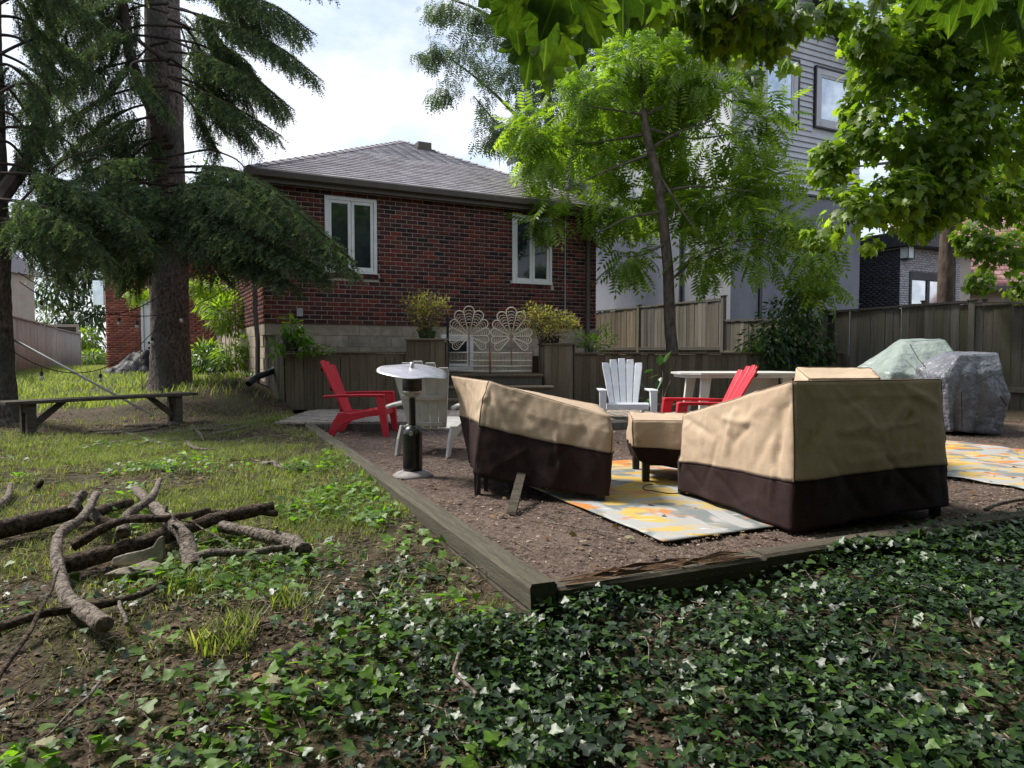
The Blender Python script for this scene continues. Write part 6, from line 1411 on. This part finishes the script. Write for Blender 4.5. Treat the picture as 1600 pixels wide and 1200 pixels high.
for i in range(70):
    p = at(388 + rs.normal() * 8, 340 - rs.rand() * 40, 30); e = at(385 + rs.normal() * 32, 245 + rs.normal() * 24, 30 + rs.normal()); limb(mb, [p, p.lerp(e, .5) + Vector(rdir(1)[0]) * .2, e], .012, .004, 3, .12)
mb.build('branches', M['spruced'], t, sub=sub)

# ------------------------------------------------------------------ fallen branches
def log(label, pts, r, mt='barkl', name='fallen_branch', n=9, cat='branch', group=None, rough=.006, stubs=0):
    P = [gr(a, b, max(c, 0)) if True else None for a, b, c in pts]
    sm = []
    for i in range(len(P) - 1):
        p0, p1, p2, p3 = P[max(i - 1, 0)], P[i], P[i + 1], P[min(i + 2, len(P) - 1)]
        for k in range(7):
            t = k / 7; sm.append(.5 * ((2 * p1) + (p2 - p0) * t + (2 * p0 - 5 * p1 + 4 * p2 - p3) * t * t + (3 * p1 - p0 - 3 * p2 + p3) * t ** 3))
    sm.append(P[-1]); m = len(sm); rr = r if hasattr(r, '__len__') else (r, r)
    rad = [(rr[0] + (rr[1] - rr[0]) * i / (m - 1)) * (1 + .14 * fbm((i * .35, r0_, 2), 3)) for i, r0_ in zip(range(m), [rr[0] * 99] * m)]
    mb = MB().tube(sm, rad, n)
    mb.v = [tuple(Vector(v) + Vector(v).normalized() * 0 + Vector((fbm((v[0] * 9, v[1] * 9, v[2] * 14), 3), fbm((v[0] * 9 + 5, v[1] * 9, v[2] * 14), 3), fbm((v[0] * 9, v[1] * 9 + 7, v[2] * 14), 3))) * rough) for v in mb.v]
    for i in range(stubs):
        k = rs.randint(2, m - 2); d = Vector(rdir(1)[0]); d.z = abs(d.z); mb.tube([sm[k], sm[k] + d * (rad[k] + .03)], [rad[k] * .35, rad[k] * .2], 5)
    o = mb.build(name, M[mt], smooth=True, sub=tuple(P[0])); o.location = P[0]; return tag(o, label, cat, group)
G_ = 'dead branches heaped on the lawn'
log('thick dark log running in from the left edge of the branch heap', [(-40, 836, .04), (51, 815, .05), (100, 803, .06), (122, 797, .06)], (.055, .045), 'barkd', 'fallen_log', cat='log', group=G_)
log('short upright pale stub leaning at the end of the left log', [(112, 800, .07), (122, 783, .12), (132, 768, .17)], (.032, .026), group=G_)
log('long pale curved branch snaking towards the viewer in the branch heap', [(150, 772, .16), (131, 806, .13), (100, 829, .11), (89, 850, .08), (91, 885, .03), (97, 915, .0), (110, 940, -.03), (135, 957, -.05), (163, 977, -.07)], (.022, .034), stubs=4, group=G_)
log('big brown log lying diagonally under the other branches with a splintered end', [(102, 881, .02), (180, 862, .03), (270, 833, .05), (340, 810, .08), (426, 792, .10)], (.045, .034), 'barkd', 'fallen_log', cat='log', group=G_, rough=.008)
log('splintered dark half log alongside the splintered end', [(300, 806, .10), (370, 800, .09), (435, 802, .07)], (.022, .016), 'barkd', group=G_, rough=.01)
log('dark bent branch arching over the middle of the heap', [(114, 854, .06), (156, 828, .13), (198, 812, .18), (264, 809, .18), (325, 797, .14)], (.026, .016), 'barkd', group=G_)
log('pale forked branch propped up with a dark broken tip', [(250, 748, .25), (236, 778, .21), (200, 805, .16), (192, 835, .1)], (.014, .034), group=G_)
log('brown branch stub pointing up beside the forked branch', [(212, 764, .16), (232, 784, .17), (262, 812, .16), (286, 836, .11), (296, 862, .05), (302, 888, .0)], (.026, .044), stubs=3, group=G_)
log('smooth brown branch curving right from the heap', [(300, 872, .03), (330, 864, .05), (390, 863, .03), (452, 854, .02)], (.020, .016), group=G_)
log('thick mottled branch at the right end of the heap with a broken end', [(345, 822, .05), (405, 836, .03), (450, 846, .02), (474, 862, -.01)], (.03, .046), group=G_, stubs=2)
log('long thin branch crossing the front of the heap', [(-10, 982, -.03), (75, 958, -.02), (165, 943, -.01), (228, 925, -.0), (278, 896, .0)], (.020, .011), 'barkd', group=G_)
log('thin dark twig sticking up at the front left', [(93, 886, .10), (76, 928, .06), (40, 995, .03), (-5, 1062, .0)], (.004, .010), 'barkd', group=G_)
log('thin pale twig lying across the heap to the right', [(222, 775, .2), (252, 806, .17), (300, 818, .12), (370, 857, .03), (414, 882, .0)], (.003, .005), group=G_)
log('short brown log behind the curved branch', [(140, 806, .06), (165, 795, .05), (205, 784, .04)], (.035, .026), 'barkd', group=G_)
log('dark stump piece under the curved branch', [(142, 800, .08), (160, 815, .06), (188, 819, .04)], (.032, .026), 'barkd', group=G_)
log('short pale crooked stick near the front of the heap', [(186, 936, -.01), (188, 950, -.01), (198, 975, -.03)], (.006, .009), group=G_)
log('splintered reddish wood at the far left edge of the lawn', [(-20, 800, .02), (10, 780, .05), (16, 756, .1)], (.035, .012), 'barkl', group=G_)
log('second splintered wood piece at the far left edge', [(-15, 800, .0), (25, 785, .01), (55, 775, .0)], (.024, .012), 'barkd', group=G_)
log('knotty dark stump of wood left of the branch heap', [(52, 770, .02), (60, 760, .06), (66, 752, .10)], (.03, .014), 'barkd', group=G_)
G2 = 'thin sticks piled between the bench and the lawn'
sticks = [((115, 702), (190, 690), (262, 680), 'leftmost thin stick of the pile behind the lawn'), ((190, 676), (240, 690), (262, 695), 'short dark stick at the left of the stick pile'), ((195, 680), (300, 672), (372, 670), 'long straight stick through the stick pile'),
          ((205, 700), (245, 690), (330, 684), 'bottom stick of the stick pile'), ((255, 680), (330, 668), (405, 658), 'stick rising right out of the pile'), ((300, 666), (312, 678), (318, 688), 'short pale stick standing across the pile'), ((318, 682), (380, 668), (445, 656), 'long grey branch pointing at the patio corner'),
          ((320, 672), (360, 664), (430, 655), 'second grey branch pointing at the patio corner'), ((150, 678), (220, 672), (290, 655), 'thin arching twig on the stick pile'), ((230, 703), (270, 696), (295, 690), 'small brown stick in front of the pile'), ((290, 690), (305, 700), (340, 704), 'tiny stick lying right of the pile'), ((195, 665), (260, 664), (280, 660), 'faint twig behind the stick pile')]
for a, b, c, lab in sticks: log(lab, [(a[0], a[1], .03), (b[0], b[1], .06), (c[0], c[1], .04)], (.022 + .008 * rs.rand(), .012), group=G2, n=6)
log('mossy lichen covered rotten stick on the lawn', [(404, 726, .02), (425, 726, .05), (447, 734, .03), (470, 738, .02)], (.026, .034), 'barkl', cat='branch', rough=.03, stubs=4)
log('small dark bark piece behind the mossy stick', [(434, 720, .02), (450, 718, .02), (472, 718, .01)], (.01, .006), 'barkd', rough=.01)
log('long thin twig on the mulch right of the corner', [(852, 815, .02), (900, 824, .02), (985, 838, .02)], (.005, .003))
log('short twig on the mulch near the left timber', [(728, 815, .015), (745, 832, .02), (790, 846, .015)], (.005, .003))
log('pale stick on the mulch at the right, in front of the floral rug', [(1540, 797, .03), (1565, 786, .03), (1625, 776, .03)], (.012, .014))
log('curved pale stick upright in the ivy', [(716, 1020, -.1), (712, 1050, -.08), (745, 1085, -.16)], (.005, .006))
log('thin pale twig in the left foreground', [(160, 1062, -.18), (120, 1105, -.2), (70, 1150, -.25)], (.005, .003))
def rock(name, label, cat, p, sx, sy, sz, mt, seed, rz=0.0):
    mb = MB(); n1, n2 = 10, 14; vs = []
    for i in range(n1 + 1):
        for k in range(n2):
            a = PI * i / n1; b = 2 * PI * k / n2; d = Vector((math.sin(a) * math.cos(b), math.sin(a) * math.sin(b), math.cos(a)))
            q = max(abs(d.x), abs(d.y), abs(d.z)); d2 = d.lerp(d / q * .8, .75); f = 1 + .28 * fbm((d.x * 1.5 + seed, d.y * 1.5, d.z * 1.5), 4)
            vs.append((d2.x * sx * f, d2.y * sy * f, d2.z * sz * f))
    mb.add(vs, [(i * n2 + k, (i + 1) * n2 + k, (i + 1) * n2 + (k + 1) % n2, i * n2 + (k + 1) % n2) for i in range(n1) for k in range(n2)])
    return tag(mb.build(name, M[mt], loc=tuple(p), rot=(rs.normal() * .2, rs.normal() * .2, rz)), label, cat)
def slab(label, p, poly, th, rx, rz):
    mb = MB().prism(poly, 0, th, 'y'); mb.v = [(v[0] + .004 * fbm((v[0] * 20, v[1] * 20, v[2] * 20)), v[1] + .01 * fbm((v[0] * 9, 1, v[2] * 9)), v[2]) for v in mb.v]
    o = tag(mb.build('stone_slab', M['stone'], loc=tuple(p), rot=(rx, 0, rz)), label, 'stone'); b = o.modifiers.new('b', 'BEVEL'); b.width = .006; b.segments = 2
slab('broken tan stone slab with a notched top leaning under the branch heap', gr(215, 880, .0), [(-.115, 0), (.10, -.01), (.115, .02), (.105, .125), (.085, .115), (.06, .075), (.02, .062), (-.05, .052), (-.11, .035)], .045, -.35, .30)
slab('second flat tan stone piece at the foot of the leaning slab', gr(205, 890, -.01), [(-.12, -.02), (.11, -.03), (.125, .03), (.06, .055), (-.02, .02), (-.06, .015)], .05, -.9, .2)
rock('concrete_chunk', 'pale concrete chunk lying in the ivy at the right', 'rock', gr(1362, 992, -.12), .11, .06, .05, 'stone', 2, -.3)
rock('asphalt_chunk', 'dark rough asphalt chunk beside the pale chunk in the ivy', 'rock', gr(1322, 972, -.10), .055, .045, .075, 'darkwood', 6, .5)
o = rock('plastic_scrap', 'crumpled light blue plastic scrap in the ivy', 'litter', gr(1282, 994, -.13), .055, .03, .03, 'blue', 8)
def twigring():
    pts = []; c = gr(1048, 763, .03)
    for k in range(22): a = math.radians(120 + k * 13); pts.append(c + Vector((math.cos(a) * .20, math.sin(a) * .17, .004 * math.sin(k))))
    return tag(MB().tube(pts, .004, 5).build('cord', M['cord']), 'loop of black cord lying on the floral rug', 'cord')
twigring()

# ------------------------------------------------------------------ ground cover
def vis(x, y, z, m=1.08):
    f = y * cp - (z - CAMZ) * sp; u = y * sp + (z - CAMZ) * cp
    return (y > .6) & (np.abs(x / f) < .7215 * m) & (u / f > -.541 * m)
def ab(x, y): return (x - C0[0]) * dF[0] + (y - C0[1]) * dF[1], (x - C0[0]) * dL[0] + (y - C0[1]) * dL[1]
def nz2d(x, y, s, o=0.0):
    X = x * s + o; Y = y * s - o * 1.7
    return (np.sin(X * 1.3 + np.sin(Y * .9) * 1.4) * np.cos(Y * 1.1 + np.sin(X * .7) * 1.7) + .5 * np.sin(X * 3.1 + Y * 1.7) * np.cos(Y * 2.9 - X * 1.3)) / 1.5
# ivy
n = 330000; x = rs.uniform(-3.2, 6.5, n); y = 1.0 + 5.5 * rs.rand(n) ** 1.25; a, b = ab(x, y); z = tz(x, y)
right = (b < -.01) & (a > -.45)
dens = np.where(right, 1.0, 0.0)
left = ~right & (a < -.02)
dl = np.clip(1.0 - (-.25 - a) * .95, 0.0, 1) * (1 - ss(2.9, 3.9, y)) ; dl = np.maximum(dl * .85, .22 * (1 - ss(2.6, 3.6, y)))
dl = dl * np.clip(.6 + .9 * nz2d(x, y, 1.8), 0, 1)
dens = np.where(left, dl, dens) * (.35 + .65 * ss(-.5, .3, nz2d(x, y, 2.7, 3)))
dens = np.where(right, dens * (1 - .4 * (nz2d(x, y, 1.6, 9) > .55)), dens)
dens = dens * (.6 + .4 * ss(1.2, 2.6, y + x * .15))
k = (rs.rand(n) < dens * .95) & vis(x, y, z); x, y, z, rg = x[k], y[k], z[k], right[k]; n = len(x); print('ivy', n)
P = np.stack([x, y, z + .01 + .07 * rs.rand(n) ** 1.4 + .07 * np.clip(nz2d(x, y, 2.8, 2), 0, 1) * rg], 1)
U = np.array([0, -.12, 1.0]) + rdir(n) * .62; F = rdir(n); F[:, 2] *= .35; F[:, 2] -= .15
V, Lp, Sz, T = scatter_arr(IT, IF, P, frames(F, U), .018 + .036 * rs.rand(n) ** 1.8)
link('ivy_groundcover', arr_mesh('ivy_groundcover', V, Lp, Sz, M['ivy'], tint=T), kind='stuff'); tag(bpy.data.objects['ivy_groundcover'], 'dark glossy ivy carpeting the foreground in front of the timber edge', 'ivy')
# ivy creeping over the right end of the edge
n = 5500; a_ = rs.uniform(1.6, 6.0, n); b_ = rs.uniform(-.4, .30, n) * np.clip((a_ - 1.6) / 1.3, 0, 1); p = C0[None] + dF[None] * a_[:, None] + dL[None] * b_[:, None]
P = np.stack([p[:, 0], p[:, 1], np.maximum(tz(p[:, 0], p[:, 1]), -.03) + .015 + .09 * rs.rand(n) * np.exp(-((b_ + .0) / .25) ** 2)], 1)
F = rdir(n); F[:, 2] *= .4; V, Lp, Sz, T = scatter_arr(IT, IF, P, frames(F, np.array([0, -.3, 1.0]) + rdir(n) * .6), .026 + .03 * rs.rand(n))
tag(link('ivy_groundcover', arr_mesh('ivy_groundcover', V, Lp, Sz, M['ivy'], tint=T), kind='stuff'), 'ivy creeping over the right end of the timber edge below the sofa cover', 'ivy')
# weeds: light green leaves
n = 42000; x = rs.uniform(-5, .2, n); y = rs.uniform(1.4, 8.2, n); a, b = ab(x, y); z = tz(x, y)
w = np.clip(nz2d(x, y, 2.1, 5) * 1.6 - .1, 0, 1) * (a < -.12) * (1 - .8 * ss(5.5, 7.5, y)); w += .5 * np.exp(-((a + .25) / .16) ** 2) * (b < 3.0) * (a < -.1) * (nz2d(x, y, 4) > 0)
k = (rs.rand(n) < w * .62) & vis(x, y, z); x, y, z = x[k], y[k], z[k]; n = len(x); print('weeds', n)
P = np.stack([x, y, z + .02 + .06 * rs.rand(n)], 1); F = rdir(n); F[:, 2] *= .3
V, Lp, Sz, T = scatter_arr(IT, IF, P, frames(F, np.array([0, -.1, 1.0]) + rdir(n) * .5), .028 + .035 * rs.rand(n))
tag(link('weed_patches', arr_mesh('weed_patches', V, Lp, Sz, M['weed'], tint=T), kind='stuff'), 'light green creeping weeds among the lawn and branches on the left', 'weeds')
# grass
BT = [(-.04, 0, 0), (.04, 0, 0), (.03, .25, .5), (-.03, .25, .5), (0, .62, .92)]; BF = [(0, 1, 2, 3), (3, 2, 4)]
def grass(name, label, n, x0, x1, y0, y1, dens, hgt, mt, far=False):
    x = rs.uniform(x0, x1, n); y = y0 + (y1 - y0) * rs.rand(n) ** (1.0 if far else 1.2); a, b = ab(x, y); z = tz(x, y); d = dens(x, y, a, b)
    k = (rs.rand(n) < d) & vis(x, y, z, 1.03); x, y, z = x[k], y[k], z[k]; n = len(x); print(name, n)
    P = np.stack([x, y, z - .004], 1); th = rs.rand(n) * 6.283; F = np.stack([np.cos(th), np.sin(th), 0 * th], 1); sc = hgt(y) * (.5 + .8 * rs.rand(n))
    V, Lp, Sz, T = scatter_arr(BT if not far else [(v[0] * 1.6, v[1], v[2]) for v in BT], BF, P, frames(F, np.array([[0, 0, 1.0]]) + rdir(n) * .25), sc)
    return tag(link(name, arr_mesh(name, V, Lp, Sz, mt, tint=T), kind='stuff'), label, 'grass')
def dn(x, y, a, b):
    patch = np.clip(.42 + .8 * nz2d(x, y, 1.15, 1.0) + .45 * nz2d(x, y, 5, 4), .04, 1)
    d = patch * ss(1.6, 4.0, y) * (a < -.03)
    shade = ss(7.3, 8.6, y + .25 * nz2d(x, y, 1.5)) * (x < -1.9 - .1 * (y - 8)); d = d * (1 - .93 * shade * (x < -4.1) - .6 * shade * (x >= -4.1))
    d = np.where(y < 3.0, d * .6, d); return np.clip(d, 0, 1)
grass('lawn_grass', 'patchy short green grass of the lawn left of the timber edge', 640000, -6.5, .3, 1.6, 10.8, dn, lambda y: .036 + .003 * y, M['grass'])
def df(x, y, a, b): return np.clip(.6 + .6 * nz2d(x, y, .8, 2), .15, 1) * ss(10.9, 12.2, y + .4 * nz2d(x, y, 1.2)) * ((x < HX - .3 - .5 * (y - 12)) | (y < 11.5))
grass('far_grass', 'bright sunlit grass beyond the bench and the spruce trunks', 130000, -18, -3.5, 10.5, 26, df, lambda y: .11 + .002 * y, M['grassb'], True)
def dt(x, y, a, b): return (nz2d(x, y, 3.1, 8) > .62) * .5 * (y < 3.2) * (a < 0)
grass('grass_tufts', 'long grass tufts in the left foreground', 60000, -3, .1, 1.3, 3.4, dt, lambda y: .09 + 0 * y, M['grass'])
# litter: chips, dead leaves, twigs
CT = [(-.5, -.25, 0), (.5, -.2, 0), (.55, .25, 0), (-.45, .3, 0), (0, 0, .28)]; CF = [(0, 1, 4), (1, 2, 4), (2, 3, 4), (3, 0, 4)]
n = 60000; a_ = rs.uniform(.15, 8.5, n); b_ = 8.0 * rs.rand(n) ** 1.5; p = C0[None] + dF[None] * a_[:, None] + dL[None] * b_[:, None]; x, y = p[:, 0], p[:, 1]
k = vis(x, y, 0 * x) & (y < 9.1); x, y = x[k], y[k]; n = len(x); th = rs.rand(n) * 6.283; print('chips', n)
P = np.stack([x, y, .002 + .006 * rs.rand(n)], 1); F = np.stack([np.cos(th), np.sin(th), rs.normal(size=n) * .2], 1)
V, Lp, Sz, T = scatter_arr(CT, CF, P, frames(F, np.array([[0, 0, 1.0]]) + rdir(n) * .3), .007 + .017 * rs.rand(n) ** 3)
tag(link('wood_chips', arr_mesh('wood_chips', V, Lp, Sz, M['chips'], tint=T), kind='stuff'), 'fine reddish brown wood chips covering the seating area', 'mulch')
def litter(name, label, n, x0, x1, y0, y1, cond, size, tpl, mt, zoff=.01, dark=False):
    x = rs.uniform(x0, x1, n); y = y0 + (y1 - y0) * rs.rand(n) ** 1.2; a, b = ab(x, y); ins = (a > .1) & (b > .1); z = np.where(ins, 0.004, tz(x, y)); k = vis(x, y, z) & cond(x, y, a, b); x, y, z = x[k], y[k], z[k]; n = len(x)
    F = rdir(n); F[:, 2] *= .25; V, Lp, Sz, T = scatter_arr(tpl[0], tpl[1], np.stack([x, y, z + zoff + .01 * rs.rand(n)], 1), frames(F, np.array([[0, 0, 1.0]]) + rdir(n) * .45), size * (.5 + rs.rand(n)))
    return tag(link(name, arr_mesh(name, V, Lp, Sz, mt, tint=T), kind='stuff'), label, 'dead leaves')
n = 210000; x = rs.uniform(-8, 5, n); y = 1.2 + 9.8 * rs.rand(n) ** 1.6; a, b = ab(x, y); z = tz(x, y); k = vis(x, y, z) & ((a < -.08) | (b < -.02)) & (rs.rand(n) < .25 + .7 * (nz2d(x, y, 1.9, 4) > .0)) & (rs.rand(n) < np.where((y > 3.6) & (y < 7.6), .25, 1)); x, y, z = x[k], y[k], z[k]; n = len(x); th = rs.rand(n) * 6.283; print('crumbs', n)
F = np.stack([np.cos(th), np.sin(th), rs.normal(size=n) * .3], 1); V, Lp, Sz, T = scatter_arr(CT, CF, np.stack([x, y, z + .002 + .006 * rs.rand(n)], 1), frames(F, np.array([[0, 0, 1.0]]) + rdir(n) * .4), .010 + .026 * rs.rand(n) ** 2.5)
tag(link('soil_debris', arr_mesh('soil_debris', V, Lp, Sz, M['crumb'], tint=T), kind='stuff'), 'dark crumbs of soil and bark between the grass and ivy', 'soil')
litter('dead_leaves', 'dry brown leaves scattered over the mulch and lawn', 1500, -6, 6, 1.6, 9.5, lambda x, y, a, b: (b > 0) | (rs.rand(len(x)) < .5), .04, (MT, MF), M['deadleaf'], .012)
litter('dead_leaves', 'brown leaf litter under the spruces and in the left foreground', 30000, -9, 1, 1.3, 11.5, lambda x, y, a, b: (a < -.05) & ((y < 3.2) | ((y > 7.6) & (x < -1.8))), .022, (LT, LTF), M['deadleaf'], .006)
mb = MB()
for i in range(520):
    x, y = rs.uniform(-4, 4.5), 1.5 + 7.5 * rs.rand() ** 1.3; a, b = ab(x, y); z = .012 if (a > .1 and b > .1) else float(tz(x, y)) + .02; th = rs.rand() * 6.28; l = .05 + .22 * rs.rand() ** 2
    d = Vector((math.cos(th), math.sin(th), rs.normal() * .08)) * l; p = Vector((x, y, z)); mb.tube([p, p + d * .5 + Vector((0, 0, .008)), p + d + Vector(rdir(1)[0]) * .01], [.003, .0025, .0012], 4, False)
tag(mb.build('twigs', M['barkl'], kind='stuff'), 'small broken twigs scattered over the ground', 'twigs')

# straw and thatch lying flat, pale fallen maple leaves, ivy runners
SW = [(-.012, 0, 0), (.012, 0, 0), (.008, .55, .05), (0, 1, 0)]; SWF = [(0, 1, 2, 3)]
n = 150000; x = rs.uniform(-7, 5.5, n); y = 1.2 + 8.4 * rs.rand(n) ** 1.5; a, b = ab(x, y); z = tz(x, y)
k = vis(x, y, z) & ((a < -.08) | (b < -.03)) & (rs.rand(n) < np.where(b < -.03, .35, .75)) & (rs.rand(n) < .3 + .7 * ss(-.3, .5, nz2d(x, y, 1.4, 6))); x, y, z = x[k], y[k], z[k]; n = len(x); print('straw', n)
th = rs.rand(n) * 6.283; F = np.stack([np.cos(th), np.sin(th), rs.normal(size=n) * .12], 1)
V, Lp, Sz, T = scatter_arr(SW, SWF, np.stack([x, y, z + .006 + .012 * rs.rand(n)], 1), frames(F, np.array([[0, 0, 1.0]]) + rdir(n) * .4), .04 + .10 * rs.rand(n) ** 2)
tag(link('dry_thatch', arr_mesh('dry_thatch', V, Lp, Sz, M['straw'], tint=T), kind='stuff'), 'dry straw coloured thatch lying between grass and ivy', 'thatch')
FL = [(420, 1090, 'large pale curled maple leaf low in the photo, left of centre'), (60, 1160, 'pale green maple leaf at the lower left corner'), (640, 845, 'pale maple leaf on the lawn beside the left timber'), (905, 880, 'curled green maple leaf on the mulch by the front corner'),
      (985, 875, 'flat pale leaf on the mulch in front of the rug corner'), (1460, 890, 'tan maple leaf in the ivy near the right edge'), (330, 1015, 'pale leaf on bare soil below the branch heap'), (1110, 1090, 'pale leaf in the ivy right of centre near the bottom')]
P = [gr(q[0], q[1], -.1) for q in FL]
for i, p in enumerate(P):
    a, b = ab(p.x, p.y); z = .02 if (a > .1 and b > .1) else float(tz(p.x, p.y)) + (.07 if b < 0 else .03); s_ = .055 + .035 * rs.rand()
    F = Vector((rs.normal(), rs.normal(), .1)).normalized(); U = (Vector((0, -.25, 1)) + Vector(rdir(1)[0]) * .3).normalized(); X = F.cross(U).normalized(); Z = X.cross(F)
    mb = MB().add(MT, MF); mb.v = [(v[0], v[1], v[2] + .25 * v[0] * v[0] + .12 * (v[1] - .4) ** 2) for v in mb.v]
    o = mb.build('fallen_leaf', M['paleleaf']); o.matrix_world = Matrix.Translation((p.x, p.y, z)) @ Matrix((X, F, Z)).transposed().to_4x4() @ Matrix.Diagonal((s_, s_, s_, 1))
    tag(o, FL[i][2], 'leaf', 'pale fallen maple leaves')
mb = MB()
for i in range(160):
    x = rs.uniform(-1.5, 4.5); y = rs.uniform(1.5, 3.6); a, b = ab(x, y)
    if a > 0 and b > -.03: continue
    th = rs.rand() * 6.28; c = Vector((x, y, float(tz(x, y)) + .03)); pts = [c.copy()]
    for k in range(7): th += rs.normal() * .5; c = c + Vector((math.cos(th), math.sin(th), 0)) * .06; c.z = float(tz(c.x, c.y)) + .02 + .05 * rs.rand(); pts.append(c.copy())
    mb.tube(pts, [.0026] * 7 + [.001], 4, False)
tag(mb.build('ivy_runners', M['barkl'], kind='stuff'), 'thin brown ivy runners creeping through the foreground', 'ivy')
